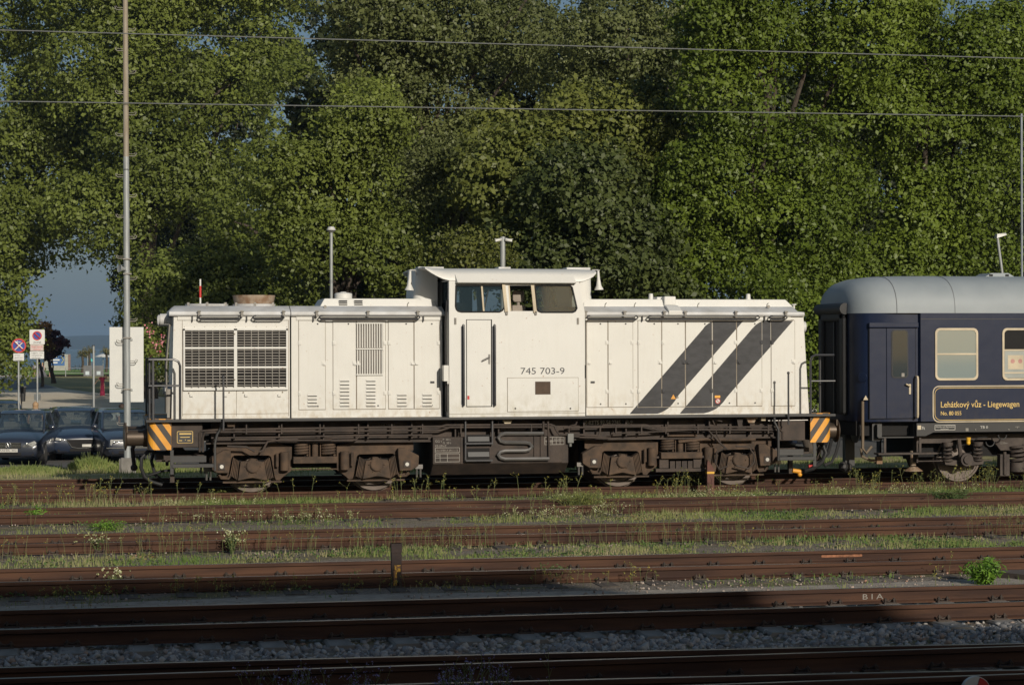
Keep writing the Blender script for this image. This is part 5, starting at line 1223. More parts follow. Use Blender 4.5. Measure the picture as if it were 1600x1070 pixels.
# oleander with pink flowers
tree('oleander shrub with pink flowers beside the left hood end', [(238, 560, 14, 26), (246, 545, 12, 20)], 100, 238, leafA, bark, leaf=.14, bough=.6, name='oleander_shrub', cat='shrub', group=None, trunk_r=.05, limbs=3, depthk=1)
oo = [o for o in COL.objects if o.name.startswith('oleander')][0]
rs = np.random.RandomState(4); P = []
for (px, py) in ((229, 512), (234, 538), (241, 541), (234, 553), (246, 548), (232, 520), (250, 532)):
    c = np.array(W(px+3, py, 98.4)); P.append(c+rs.normal(size=(12, 3))*np.array([.07, .05, .14]))
P = np.concatenate(P); N_ = rs.normal(size=P.shape); N_ /= np.linalg.norm(N_, axis=1)[:, None]
leaves_mesh('flowers', P, N_, np.full(len(P), .10), rs.rand(len(P)), attrmat('pink_petals', [(0, (.55, .10, .14)), (1, (.7, .35, .38))]), oo, .9, loc=tuple(ROOT[oo.name]))
# ------------------------------------------------------------------ grass, weeds and stones
def band_density(x, y):
    """how thickly grass grows at each spot between the tracks"""
    d = np.zeros_like(x)
    for y0, y1, v in ((44.6, 59.2, 1.0), (41.3, 42.8, .35), (39.7, 40.9, .12), (37.1, 39.45, 1.0), (36.6, 37.1, .6), (35.1, 36.5, .45), (33.0, 35.0, .85), (32.1, 33.0, .35), (31.5, 32.1, .25), (29.95, 31.3, .3), (27.6, 29.85, 1.0), (26.7, 27.6, .2), (24.5, 25.0, .35), (22.2, 24.5, .14), (20.0, 20.4, .02)):
        d = np.maximum(d, v*((y > y0) & (y < y1)))
    n = vnoise(x, y*1.6, .9, 1)*.6+vnoise(x, y*1.5, 3.1, 2)*.4
    right = np.where((y > 32.0) & (y < 35), np.clip(.35+(x-2)/9, .25, 1.1), 1)
    right = np.where((y > 27.6) & (y < 29.9), np.clip(.55+(x+1)/9, .35, 1.1), right)
    return d*right*np.clip((n-.40)*3.6, 0, .85)
def blades(N, x0, x1, y0, y1, hfun, wd, seed, dens=band_density, bend=.5):
    rs = np.random.RandomState(seed); x = rs.uniform(x0, x1, N); y = rs.uniform(y0, y1, N)
    k = rs.rand(N) < dens(x, y); x, y = x[k], y[k]; n = len(x); z = np.array([zg(v) for v in y])
    h = hfun(x, y, rs); a = rs.uniform(0, 2*math.pi, n); b = rs.uniform(0, 2*math.pi, n); w_ = wd*(.6+.8*rs.rand(n))
    V = np.empty((n, 3, 3)); dx, dy = np.cos(a)*w_/2, np.sin(a)*w_/2*.5
    V[:, 0] = np.stack([x-dx, y-dy, z-.01], 1); V[:, 1] = np.stack([x+dx, y+dy, z-.01], 1)
    V[:, 2] = np.stack([x+np.cos(b)*h*bend*rs.rand(n), y+np.sin(b)*h*bend*rs.rand(n), z+h], 1)
    dry = vnoise(x, y, .7, 3)*.75+rs.rand(n)*.45-.12
    return V, np.clip(dry+.05, 0, 1)
grassm = attrmat('grass_blades', [(0, (.08, .16, .025)), (.35, (.15, .22, .045)), (.6, (.24, .26, .09)), (.85, (.36, .32, .17)), (1, (.42, .36, .22))], .8, .3)
def hf(x, y, rs): return (.025+.085*rs.rand(len(x))**2.4)*(.6+.9*vnoise(x, y, 1.3, 4))*np.where((y > 37) & (y < 39.6), 1.5, 1)*np.where(y > 44, 1.5, 1)*np.where((y < 26), .8, 1)
Vs, vs = [], []
for N, x0, x1, y0, y1, sd_ in ((300000, -4, 19, 22.2, 39.6, 1), (60000, 19, 34, 26, 39.6, 2), (40000, -14, -4, 22, 39.6, 3), (170000, -8, 24, 41, 59.2, 5)):
    V, v = blades(N, x0, x1, y0, y1, hf, .016, sd_); Vs.append(V); vs.append(v)
V = np.concatenate(Vs).reshape(-1, 3); tag(mesh_np('grass', V, np.arange(len(V)).reshape(-1, 3), np.concatenate(vs), grassm), kind='stuff')
# ground-hugging broad leaves
rs = np.random.RandomState(11); N = 120000; x = rs.uniform(-5, 20, N); y = rs.uniform(22.2, 39.6, N); k = rs.rand(N) < band_density(x, y)*np.clip((vnoise(x, y, 1.6, 5)-.35)*4, 0, 1); x, y = x[k], y[k]
P = np.stack([x, y, -.165+rs.rand(len(x))*.07], 1); N_ = rs.normal(size=P.shape)*.5+np.array([0, -.2, 1]); N_ /= np.linalg.norm(N_, axis=1)[:, None]
tag(leaves_mesh('ground_cover', P, N_, .03+.03*rs.rand(len(x)), np.clip(vnoise(x, y, 1.1, 2)*.7+rs.rand(len(x))*.3, 0, 1), attrmat('ground_cover_leaves', [(0, (.04, .10, .02)), (.6, (.10, .17, .04)), (.8, (.22, .20, .07)), (1, (.34, .22, .09))], .7, .25)), kind='stuff')
# tall flowering stalks
def stalks(name, spots, seed, hmin, hmax, heads, hmat, smat, r=.0035, nh=7, hs=.022, spread=.05):
    rs = np.random.RandomState(seed); Vq = []; F = []; vv = []; HP = []
    for (x, y) in spots:
        h = rs.uniform(hmin, hmax); lean = rs.normal(size=2)*.12*h; z = zg(y)
        p = [np.array([x+lean[0]*t*t, y+lean[1]*t*t, z+h*t]) for t in (0, .5, 1)]
        br = [(p, r)]
        for q in range(heads):
            s0 = p[1]+(p[2]-p[1])*rs.rand(); e = s0+np.array([rs.normal()*spread, rs.normal()*spread, h*.22*rs.uniform(.5, 1.1)]); br.append(([s0, (s0+e)/2, e], r*.7)); HP.append(e)
        HP.append(p[2])
        for pts, rr in br:
            for a, b in zip(pts, pts[1:]):
                for w_ in (np.array([rr, 0, 0]), np.array([0, rr, 0])):
                    o = len(Vq); Vq += [a-w_, a+w_, b+w_*.8, b-w_*.8]; F.append([o, o+1, o+2, o+3])
    o = mesh_np(name, np.array(Vq), np.array(F), rs.rand(len(F)), smat); tag(o, kind='stuff')
    HP = np.repeat(np.array(HP), nh, 0); HP = HP+rs.normal(size=HP.shape)*hs*.7; N_ = rs.normal(size=HP.shape); N_ /= np.linalg.norm(N_, axis=1)[:, None]
    o2 = leaves_mesh(name.replace('stalks', 'flower_heads'), HP, N_, np.full(len(HP), hs)*(.6+.8*rs.rand(len(HP))), rs.rand(len(HP)), hmat, aspect=.9); tag(o2, kind='stuff')
stm = attrmat('stalk_green', [(0, (.09, .13, .04)), (1, (.22, .22, .09))], .8, .2)
yel = attrmat('seed_heads', [(0, (.16, .19, .05)), (.6, (.30, .30, .09)), (1, (.55, .42, .05))], .8, .2)
whi = attrmat('pale_flowers', [(0, (.30, .34, .14)), (.6, (.5, .5, .25)), (1, (.75, .74, .55))], .8, .2)
pur = attrmat('violet_flowers', [(0, (.16, .13, .30)), (1, (.40, .35, .60))], .8, .2)
def spots(n, x0, x1, y0, y1, seed, th=.45):
    rs = np.random.RandomState(seed); x = rs.uniform(x0, x1, n); y = rs.uniform(y0, y1, n); k = vnoise(x, y*2, .8, 3) > th; return list(zip(x[k], y[k]))
stalks('weed_stalks', spots(420, -3, 19, 38.2, 39.4, 1, .5)+spots(120, -3, 19, 36.6, 38.3, 2), 1, .18, .5, 3, yel, stm, r=.004, hs=.016, nh=5)
stalks('weed_stalks', spots(240, -2, 17, 34.2, 34.95, 3)+spots(420, -2, 15, 29.0, 29.85, 4, .38), 2, .2, .42, 2, yel, stm, r=.0028, hs=.010, nh=4)
stalks('white_weed_stalks', spots(420, 1, 18, 37.0, 38.6, 5, .5)+spots(260, 0, 10, 34.0, 34.9, 6, .48), 3, .10, .22, 3, whi, stm, r=.004, hs=.018, nh=3)
stalks('thin_stalks', spots(160, -1, 13, 24.2, 25.0, 7, .4)+spots(60, -1, 12, 23.0, 24.2, 17, .5), 4, .08, .24, 2, yel, stm, r=.0022, hs=.013)
stalks('violet_stalks', [(rs.normal(2.9, .22), rs.uniform(15.6, 16.1)) for _ in range(46)]+[(rs.normal(1.35, .2), rs.uniform(15.6, 16.1)) for _ in range(26)]+[(rs.normal(1.95, .1), rs.uniform(15.7, 16.1)) for _ in range(14)], 5, .24, .46, 5, pur, stm, r=.003, hs=.013, nh=3, spread=.04)
# countable plants
def shrub(name, label, px, py, z, r, h, mat, seed, n=700, leaf=.05, group=None, cat='plant', asp=.35):
    p = G(px, py, z); rs = np.random.RandomState(seed); t = thing(name, label, cat, tuple(p), group)
    m = MB(); tips = []
    for k in range(16):
        a = rs.uniform(0, 6.28); q = rs.rand()**.5*r*.9; tip = Vector((p.x+q*math.cos(a), p.y+q*math.sin(a)*.8, p.z+h*(1-.35*(q/r)**2)*rs.uniform(.75, 1.05))); tips.append(tip)
        m.tube([p+Vector((q*math.cos(a)*.15, q*math.sin(a)*.15, 0)), p.lerp(tip, .5)+Vector((0, 0, .03)), tip], .004+.002*h, 5)
    m.build('stems', stm_s, t)
    tips = np.array([tuple(v) for v in tips]); i = rs.randint(len(tips), size=n); u = rs.rand(n)**.7
    P = np.array(p)+(tips[i]-np.array(p))*u[:, None]+rs.normal(size=(n, 3))*np.array([.16*r, .14*r, .03])
    P[:, 2] = np.maximum(P[:, 2], p.z+.01)
    N_ = rs.normal(size=(n, 3))*.7+np.array([0, -.3, .7]); N_ /= np.linalg.norm(N_, axis=1)[:, None]
    leaves_mesh('foliage', P, N_, leaf*(.6+.8*rs.rand(n)), rs.rand(n), mat, t, aspect=asp, loc=tuple(p)); return t
stm_s = simple('stem_green', (.12, .15, .05), .8)
brg = attrmat('fresh_weed_leaves', [(0, (.07, .16, .015)), (1, (.20, .36, .04))], .6, .3)
drk = attrmat('dull_weed_leaves', [(0, (.04, .08, .02)), (1, (.11, .16, .045))], .7, .3)
ver = attrmat('verge_grass_leaves', [(0, (.09, .13, .03)), (.6, (.20, .25, .06)), (1, (.34, .30, .12))], .7, .3)
olv = attrmat('olive_weed_leaves', [(0, (.10, .13, .03)), (1, (.28, .29, .08))], .7, .3)
shrub('leafy_weed', 'bright green bushy weed beside the rail at the lower right', 1538, 913, -.17, .27, .32, brg, 1, 900, .085, asp=.24)
shrub('leafy_weed', 'dull feathery weed in front of the sunlit rail right of centre', 866, 908, -.17, .30, .20, drk, 2, 700, .035)
shrub('leafy_weed', 'small bright weed standing between two rails at far left', 57, 816, -.17, .15, .24, brg, 3, 260, .09, asp=.24)
shrub('leafy_weed', 'wide low green weed patch on the path at left', 165, 829, -.17, .36, .16, brg, 4, 900, .04)
shrub('leafy_weed', 'olive clump of tall grass-like weed before the right bogie', 905, 798, -.17, .55, .34, olv, 5, 1600, .07, asp=.15)
shrub('leafy_weed', 'dense green weed clump over the rails under the coach wheel', 1485, 788, -.17, .42, .30, drk, 6, 1100, .05)
shrub('leafy_weed', 'yellow-green weed mound in front of the left bogie', 350, 781, -.17, .40, .22, olv, 7, 1100, .045)
shrub('leafy_weed', 'small dark weed left of the short rusty post', 553, 912, -.17, .10, .14, drk, 8, 260, .03)
t_ = shrub('daisy_plant', 'white daisies on a slender clump beside the weedy rail at left', 363, 865, -.17, .11, .30, drk, 9, 260, .035)
def petals(t, n, r, h, seed, col=whi, size=.022):
    rs = np.random.RandomState(seed); p = ROOT[t.name]; P = np.array(p)+np.stack([rs.normal(size=n)*r, rs.normal(size=n)*r*.7, h*rs.uniform(.6, 1.1, n)], 1); P = np.repeat(P, 4, 0)+rs.normal(size=(n*4, 3))*.008
    N_ = rs.normal(size=P.shape)+np.array([0, -1, .5]); N_ /= np.linalg.norm(N_, axis=1)[:, None]; leaves_mesh('flowers', P, N_, np.full(len(P), size), rs.rand(len(P)), col, t, .9, loc=tuple(p))
petals(t_, 40, .10, .30, 1)
t_ = shrub('umbel_plant', 'faded white umbel flowers beside the weedy rail, left of the daisies', 152, 866, -.17, .14, .26, drk, 10, 260, .03); petals(t_, 26, .14, .27, 2)
t_ = shrub('umbel_plant', 'white flowering weed at the foot of the brown post before the loco', 1092, 768, -.17, .22, .34, drk, 12, 500, .035); petals(t_, 50, .2, .36, 3)
t_ = shrub('umbel_plant', 'grey-white flower tufts in the shade at the lower left', 178, 912, -.17, .12, .12, drk, 13, 160, .02); petals(t_, 22, .12, .17, 4)
# green tussocks on the verge before the parked cars
def tussock(label, px, py, z, r, h, N, seed):
    p = G(px, py, z); p.z = zg(p.y); rs = np.random.RandomState(seed); t = thing('grass_tussock', label, 'grass tussock', tuple(p))
    n = N; q = rs.rand(n)**.6*r; a = rs.uniform(0, 6.283, n); x = p.x+q*np.cos(a)*1.2; y = p.y+q*np.sin(a); z0 = np.array([zg(v) for v in y]); hh = h*(.35+.65*rs.rand(n))*(1-.5*(q/r)**2); b = rs.uniform(0, 6.283, n); w_ = .018+.014*rs.rand(n)
    V = np.empty((n, 3, 3)); V[:, 0] = np.stack([x-w_, y, z0], 1); V[:, 1] = np.stack([x+w_, y, z0], 1); V[:, 2] = np.stack([x+np.cos(b)*hh*.45, y+np.sin(b)*hh*.45, z0+hh], 1)
    mesh_np('blades', V.reshape(-1, 3), np.arange(3*n).reshape(n, 3), np.clip(rs.rand(n)*.6+.3*(q/r), 0, 1), ver, tuple(p), t)
    m = MB()
    for k in range(9):
        c_ = rs.uniform(0, 6.28); m.tube([p+Vector((.3*r*math.cos(c_), .3*r*math.sin(c_), 0)), p+Vector((.5*r*math.cos(c_), .5*r*math.sin(c_), h*1.15))], .006, 4)
    m.build('stems', stm_s, t)
tussock('green grass tussock on the verge in front of the leftmost car', 42, 727, -.35, .95, .30, 2600, 14)
tussock('green grass tussock on the verge between the first two parked cars', 142, 722, -.4, .5, .42, 1500, 15)
tussock('green grass tussock on the verge around the foot of the tall mast', 222, 726, -.35, .9, .46, 2600, 16)
# stones
def stones(name, N, x0, x1, y0, y1, smin, smax, seed, zfun, mat, dens=None, kind='stuff'):
    rs = np.random.RandomState(seed); t = (1+5**.5)/2
    B = np.array([(-1, t, 0), (1, t, 0), (-1, -t, 0), (1, -t, 0), (0, -1, t), (0, 1, t), (0, -1, -t), (0, 1, -t), (t, 0, -1), (t, 0, 1), (-t, 0, -1), (-t, 0, 1)])/1.902
    Fi = np.array([(0, 11, 5), (0, 5, 1), (0, 1, 7), (0, 7, 10), (0, 10, 11), (1, 5, 9), (5, 11, 4), (11, 10, 2), (10, 7, 6), (7, 1, 8), (3, 9, 4), (3, 4, 2), (3, 2, 6), (3, 6, 8), (3, 8, 9), (4, 9, 5), (2, 4, 11), (6, 2, 10), (8, 6, 7), (9, 8, 1)])
    x = rs.uniform(x0, x1, N); y = rs.uniform(y0, y1, N)
    if dens is not None: k = rs.rand(N) < dens(x, y); x, y = x[k], y[k]
    n = len(x); V = B[None]*(.38+.95*rs.rand(n, 12, 1)); A = rs.normal(size=(n, 3, 3)); Q = np.linalg.qr(A)[0]
    sc = np.stack([rs.uniform(.8, 1.3, n), rs.uniform(.65, 1.1, n), rs.uniform(.5, .85, n)], 1); V = np.einsum('nij,nkj->nki', Q, V*sc[:, None])
    s = smin+(smax-smin)*rs.rand(n)**1.6; V = V*s[:, None, None]/2; z = zfun(x, y)+rs.uniform(-.2, .45, n)*s
    V += np.stack([x, y, z], 1)[:, None]
    F = (Fi[None]+np.arange(n)[:, None, None]*12).reshape(-1, 3)
    o = mesh_np(name, V.reshape(-1, 3), F, np.repeat(rs.rand(n), 20), mat); return tag(o, kind=kind)
stm2 = attrmat('ballast_stone', [(0, (.14, .14, .145)), (.4, (.26, .255, .255)), (.75, (.38, .37, .36)), (.93, (.42, .40, .37)), (1, (.28, .19, .14))], .9)
gvm = attrmat('gravel_stone', [(0, (.16, .12, .10)), (.5, (.30, .25, .21)), (.85, (.42, .35, .30)), (1, (.30, .15, .09))], .9)
zb_ = lambda x, y: np.where((y > 18.0) & (y < 20.2), -.20+.03*vnoise(x, y, 1.2), -.215)
stones('ballast_stones', 24000, -2.5, 11.5, 18.1, 20.75, .025, .10, 1, zb_, stm2)
stones('ballast_stones', 5200, -2.5, 11.5, 20.45, 22.3, .03, .075, 2, lambda x, y: -.185+0*x, stm2)
stones('ballast_stones', 6000, -2, 10, 15.4, 18.1, .04, .09, 3, lambda x, y: -.22+0*x, stm2)
def gd(x, y):
    d = np.zeros_like(x)
    for a, b, v in ((31.42, 32.2, .9), (29.3, 29.9, .3), (26.6, 27.7, .5), (34.6, 35.0, .4), (36.6, 37.1, .3), (24.3, 25.0, .3), (22.2, 24.3, .35)): d = np.maximum(d, v*((y > a) & (y < b)))
    return d*np.clip((vnoise(x, y, 1.3, 5)-.25)*3, 0, 1)
stones('gravel_stones', 60000, -4, 18, 22.2, 37.1, .018, .05, 4, lambda x, y: -.168+0*x, gvm, gd)
stones('gravel_stones', 3000, -4, 18, 31.42, 31.95, .05, .10, 6, lambda x, y: -.168+0*x, gvm, lambda x, y: np.clip((vnoise(x, y, .9, 4)-.4)*3, 0, .8))
# trodden grit strips
grit = simple('trodden_grit', (.34, .295, .245), .95, col2=(.23, .195, .16), scale=9, bump=.5, bscale=80)
def wavy(y0, y1, x0=-12, x1=24, a=.12, s=1):
    return [(x, y0+a*math.sin(x*.9+s)+a*.5*math.sin(x*2.3)) for x in np.arange(x0, x1, .5)]+[(x, y1+a*math.sin(x*.7+2*s)) for x in np.arange(x1, x0, -.5)]
sheet('grit_path', wavy(32.25, 32.9), grit, .006); sheet('grit_path', wavy(22.9, 24.2, a=.15, s=3), grit, .006); sheet('grit_path', wavy(26.65, 27.5, s=5), simple('sandy_grit', (.42, .37, .31), .95, col2=(.28, .24, .20), scale=14, bump=.5, bscale=90), .006)
# ------------------------------------------------------------------ posts between the tracks
p = G(618.5, 917, -.17); m = MB(); m.box(p.x-.055, p.x+.065, p.y-.04, p.y+.04, -.3, .36); m.box(p.x-.06, p.x+.07, p.y-.05, p.y+.04, .25, .36)
solo(m, 'marker_post', simple('rusty_post', (.035, .022, .019), .85, col2=(.018, .012, .012), scale=8, bump=.5), (p.x, p.y, -.17), 'short rusty steel post standing before the sunlit rails, left of centre', 'post')
m = MB(); m.box(p.x-.035, p.x+.005, p.y-.06, p.y-.02, -.19, .03); m.box(p.x-.02, p.x+.05, p.y-.053, p.y-.03, .02, .10)
mo = [o for o in COL.objects if o.name.startswith('marker_post')][0]; m.build('yellow_stain', simple('flaking_yellow', (.42, .24, .03), .8, col2=(.12, .06, .03), scale=25, lo=.45, hi=.55), mo)
p = G(1108, 773, -.17); y0 = 38.95; a, b = XZ(1104, 720, y0), XZ(1113, 727, y0); x0, x1 = a[0], b[0]+.02
m = MB(); m.prism([(x0, -.2), (x0-.0, .45), (x0+.01, a[1]+.02), (x0+.05, a[1]-.02), (x1, b[1]-.07), (x1, -.2)], y0-.05, y0+.05)
po = solo(m, 'marker_post', simple('red_brown_post', (.13, .055, .04), .8, col2=(.08, .035, .028), scale=6), (x0, y0, -.17), 'red-brown post with a thin yellow band in front of the right bogie', 'post')
z = W(1108, 738, y0).z; m = MB(); m.box(x0-.004, x1+.004, y0-.054, y0+.054, z-.02, z+.02); m.build('yellow_band', M['yellow'], po)
p = W(1525.5, 1080, 16.1); m = MB(); m.cyl((p.x, 16.1, p.z), (p.x, 16.14, p.z), .125, 28)
so_ = solo(m, 'signal_disc', M['wtext'], (p.x, 16.1, -.17), 'round white and red disc peeking in at the bottom right edge', 'signal')
m = MB(); q = [(p.x+.118*math.cos(t), p.z+.118*math.sin(t)) for t in [math.radians(a) for a in range(-90, 76, 15)]]+[(p.x, p.z+.02)]; m.prism(q, 16.094, 16.102); m.build('red_half', M['red'], so_)
m = MB(); m.box(p.x-.02, p.x+.02, 16.14, 16.17, -.2, p.z); m.build('stand', M['dark'], so_)
p = G(1580, 902, -.17); m = MB(); m.prism([(p.x-.25, p.y+.25), (p.x+.9, p.y+.25), (p.x+.9, p.y-.35), (p.x+.05, p.y-.35)], -.166, -.10, 'z'); solo(m, 'cable_cover', simple('dark_lid', (.10, .075, .06), .8), (p.x+.3, p.y, -.17), 'flat dark cable duct lid in the gravel at the right edge', 'lid')
# ------------------------------------------------------------------ mast, wires and lamps
galv = simple('galvanised_steel', (.36, .38, .38), .5, .2, col2=(.28, .29, .29), scale=5, sc=(3, 3, .4))
p = G(199.3, 733, -.2); Ym = p.y; xm_ = p.x
t = thing('mast', 'tall thin grey mast with step hooks rising through the whole photo at left', 'mast', (xm_, Ym, -.25))
m = MB(); xt = W(195.6, 0, Ym).x; m.tube([(xm_, Ym, -.2), (xm_+(xt-xm_)*.55, Ym, 7.3)], .07, 14, rs=[.085, .070]); m.build('pole', galv, t, smooth=True)
m = MB(); m.tube([(xm_+(xt-xm_)*.55, Ym, 7.3), (xm_+(xt-xm_)*1.25, Ym, 14.5)], .07, 14, rs=[.068, .055]); m.build('upper_pole', simple('weathered_pole', (.34, .31, .26), .6, col2=(.24, .19, .13), scale=3, sc=(3, 3, .3)), t, smooth=True)
m = MB(); m.box(xm_-.16, xm_+.20, Ym-.15, Ym+.15, -.5, .08); m.box(xm_-.20, xm_-.05, Ym-.1, Ym+.1, -.5, .06); m.build('footing', concm, t, bev=.02)
for s, ys_ in ((-1, [16, 80, 147, 213, 277, 340, 404, 536, 603, 664]), (1, [49, 115, 180, 244, 308, 373, 437, 502, 567])):
    for py in ys_:
        a = W(199.3-3.7*(1-py/733), py, Ym); m = MB(); x = a.x; m.tube([(x, Ym-.02, a.z), (x+s*.20, Ym-.02, a.z), (x+s*.235, Ym-.02, a.z+.03), (x+s*.245, Ym-.02, a.z+.08)], .010, 5); m.tube([(x, Ym-.02, a.z+.05), (x+s*.19, Ym-.02, a.z+.05), (x+s*.22, Ym-.02, a.z+.09)], .007, 5); m.build('step_hook', M['slat'], t)
for py in (405, 428, 528, 608, 668):
    a = W(199, py, Ym); m = MB(); m.cyl((a.x, Ym, a.z-.02), (a.x, Ym, a.z+.02), .088, 14); m.box(a.x-.1, a.x+.1, Ym-.10, Ym-.07, a.z-.015, a.z+.015); m.build('band_clamp', M['slat'], t)
a = W(192, 421, Ym); t2 = thing('loudspeaker', 'small grey horn loudspeaker clamped to the tall mast', 'loudspeaker', (a.x, Ym-.05, a.z)); m = MB(); m.lathe((a.x+.06, Ym-.08, a.z), (-1, -.5, .15), [(0, .04), (.08, .05), (.16, .10), (.17, .10), (.16, .085)], 14); m.build('horn', galv, t2, smooth=True); m = MB(); m.box(a.x+.04, a.x+.1, Ym-.1, Ym, a.z-.04, a.z+.04); m.build('bracket', galv, t2)
a, b = W(171, 511, Ym+.12), W(224.5, 628, Ym+.12); t2 = thing('sign_board', 'tall blank white board fixed behind the tall mast', 'board', ((a.x+b.x)/2, Ym+.12, b.z)); m = MB(); m.box(a.x, b.x, Ym+.12, Ym+.15, b.z, a.z); m.build('panel', simple('white_board', (.62, .62, .59), .5, col2=(.58, .58, .56)), t2, bev=.004)
m = MB()
for z in (a.z-.3, b.z+.3): m.box(xm_-.13, xm_+.13, Ym+.08, Ym+.12, z-.02, z+.02)
m.build('rail', galv, t2)
wirem = simple('wire_grey', (.20, .21, .21), .5, .3)
for lb, (x0, y0, x1, y1) in (('upper of the two overhead wires crossing the whole photo', (5, 47.5, 1595, 91.5)), ('lower of the two overhead wires crossing the whole photo', (5, 158.5, 1595, 182))):
    Yw = 48.0; a, b = W(x0, y0, Yw), W(x1, y1, Yw); d = b-a; m = MB(); m.tube([a+d*(-1.5+4*i/20) for i in range(21)], .013, 6); o = solo(m, 'overhead_wire', wirem, tuple(a), lb, 'wire', 'overhead wires')
Yp = 57.5
def pole(name, label, px, ptop, r, cat, group=None, mat=galv, lean=0):
    a = W(px, ptop, Yp); t = thing(name, label, cat, (a.x, Yp, zg(Yp)), group); m = MB(); m.tube([(a.x+lean, Yp, zg(Yp)), (a.x, Yp, a.z)], r, 10); m.build('pole', mat, t, smooth=True); return t, a
t, a = pole('street_lamp', 'slim grey lamp post with a mushroom head left of the locomotive cab', 517.5, 362, .045, 'street lamp', 'street lamps beyond the train')
m = MB(); m.lathe((a.x, Yp, a.z), (0, 0, 1), [(-.02, .07), (.02, .12), (.06, .13), (.07, .11), (.13, .09), (.14, .05)], 16); m.build('lamp_head', simple('lamp_white', (.6, .6, .58), .4), t, smooth=True)
m = MB(); m.lathe((a.x, Yp, a.z), (0, 0, 1), [(-.03, .05), (.02, .125), (.03, .125)], 16); m.build('lamp_bowl', M['dark'], t, smooth=True)
t, a = pole('street_lamp', 'street lamp with a flat tilted head above the coach roof', 1558.5, 371, .04, 'street lamp', 'street lamps beyond the train', lean=.9)
m = MB(); m.loft([[(a.x-.06, Yp-.1, a.z-.03), (a.x-.06, Yp+.1, a.z-.03), (a.x-.04, Yp+.08, a.z+.10), (a.x-.04, Yp-.08, a.z+.10)], [(a.x+.26, Yp-.08, a.z+.07), (a.x+.26, Yp+.08, a.z+.07), (a.x+.24, Yp+.06, a.z+.13), (a.x+.24, Yp-.06, a.z+.13)]]); m.build('lamp_head', simple('lamp_white', (.6, .6, .58), .4), t)
t, a = pole('camera_pole', 'thick grey pole with two small cameras sticking up behind the cab roof', 785.5, 370, .072, 'camera pole')
for s in (-1, 1): m = MB(); m.cyl((a.x+s*.05, Yp-.1, a.z-.08), (a.x+s*.24, Yp-.12, a.z-.12), .045, 10); m.box(a.x+s*.05, a.x+s*.26, Yp-.17, Yp-.07, a.z-.08, a.z-.065); m.build('camera', simple('camera_white', (.65, .65, .62), .4), t, bev=.005)
pole('slender_pole', 'slender pale blue-grey pole at the right edge behind the coach', 1596, 178, .034, 'pole', mat=simple('blue_grey_pole', (.26, .29, .33), .5))
# ------------------------------------------------------------------ parking signs
def G2(px, py, Y): return W(px, py, Y)
Ys = 69.0
def signpost(label, px, ptop, Y, r=.03):
    a = W(px, ptop, Y); t = thing('sign_post', label, 'sign post', (a.x, Y, zg(Y)), None); m = MB(); m.cyl((a.x, Y, zg(Y)), (a.x, Y, a.z), r, 10); m.build('post', galv, t, smooth=True); return t, a
wh = simple('sign_white', (.62, .62, .60), .5, col2=(.58, .58, .56)); sblue = simple('sign_blue', (.025, .06, .32), .4); sred = simple('sign_red', (.55, .04, .03), .4)
t, a = signpost('post with a round blue and red no-stopping sign at far left', 29, 530, Ys)
c = W(29.5, 540, Ys); y = Ys-.05; R_ = 10.8*Ys/3275*1.02
m = MB(); m.cyl((c.x, y, c.z), (c.x, y+.02, c.z), R_, 32); d = m.build('round_sign', sred, t)
m = MB(); m.cyl((c.x, y-.003, c.z), (c.x, y, c.z), R_*.80, 32); m.build('blue_field', sblue, d)
for s in (1, -1): m = MB(); m.tube([(c.x-R_*.62, y-.012, c.z-s*R_*.62), (c.x+R_*.62, y-.012, c.z+s*R_*.62)], .028, 6); m.build('cross_bar', sred, d)
for s in (1, -1): m = MB(); m.box(c.x-.001, c.x+.001, y-.012, y-.01, c.z, c.z+.001); m.tube([(c.x-R_*.55, y-.03, c.z-s*R_*.6), (c.x+R_*.5, y-.03, c.z+s*R_*.42)], .02, 5); m.build('tape_cross', wh, d)
m = MB(); m.box(c.x-.05, c.x+.06, y-.006, y-.003, c.z+R_*.45, c.z+R_*.53); m.prism([(c.x-.1, c.z+R_*.5), (c.x-.03, c.z+R_*.32), (c.x-.03, c.z+R_*.68)], y-.006, y-.003); m.build('white_arrow', wh, d)
p, q = W(21, 552, Ys), W(37.5, 563.5, Ys); m = MB(); m.box(p.x, q.x, y, y+.02, q.z, p.z); m.build('text_plate', wh, t)
for i, s in enumerate(('auf dem', 'gesamten', 'Parkplatz')): text(s, p.x+.04, p.z-.075-i*.075, y-.001, .038, M['dtext'], 'lettering', t, width=(q.x-p.x)*(.5 if i == 0 else .75))
t, a = signpost('post with a square white ZONE no-parking sign and two smaller plates', 58.2, 516, Ys)
p, q = W(46.2, 515, Ys), W(70, 538, Ys); m = MB(); m.prism(rrect(p.x, q.x, q.z, p.z, .03), y, y+.02); pl = m.build('zone_plate', wh, t)
c = W(58, 524.5, Ys); R_ = 7.1*Ys/3275
m = MB(); m.cyl((c.x, y-.004, c.z), (c.x, y, c.z), R_, 28); m.build('red_ring', sred, pl); m = MB(); m.cyl((c.x, y-.008, c.z), (c.x, y-.004, c.z), R_*.76, 28); m.build('blue_field', sblue, pl)
m = MB(); m.tube([(c.x-R_*.62, y-.014, c.z+R_*.62), (c.x+R_*.62, y-.014, c.z-R_*.62)], .022, 6); m.build('red_bar', sred, pl)
a = W(52, 536.3, Ys); text('ZONE', a.x, a.z, y-.001, .065, M['dtext'], 'lettering', t, width=.25)
p, q = W(47.5, 538.5, Ys), W(68, 548, Ys); m = MB(); m.box(p.x, q.x, y, y+.02, q.z, p.z); m.build('red_text_plate', simple('pinkish_plate', (.60, .48, .45), .5), t)
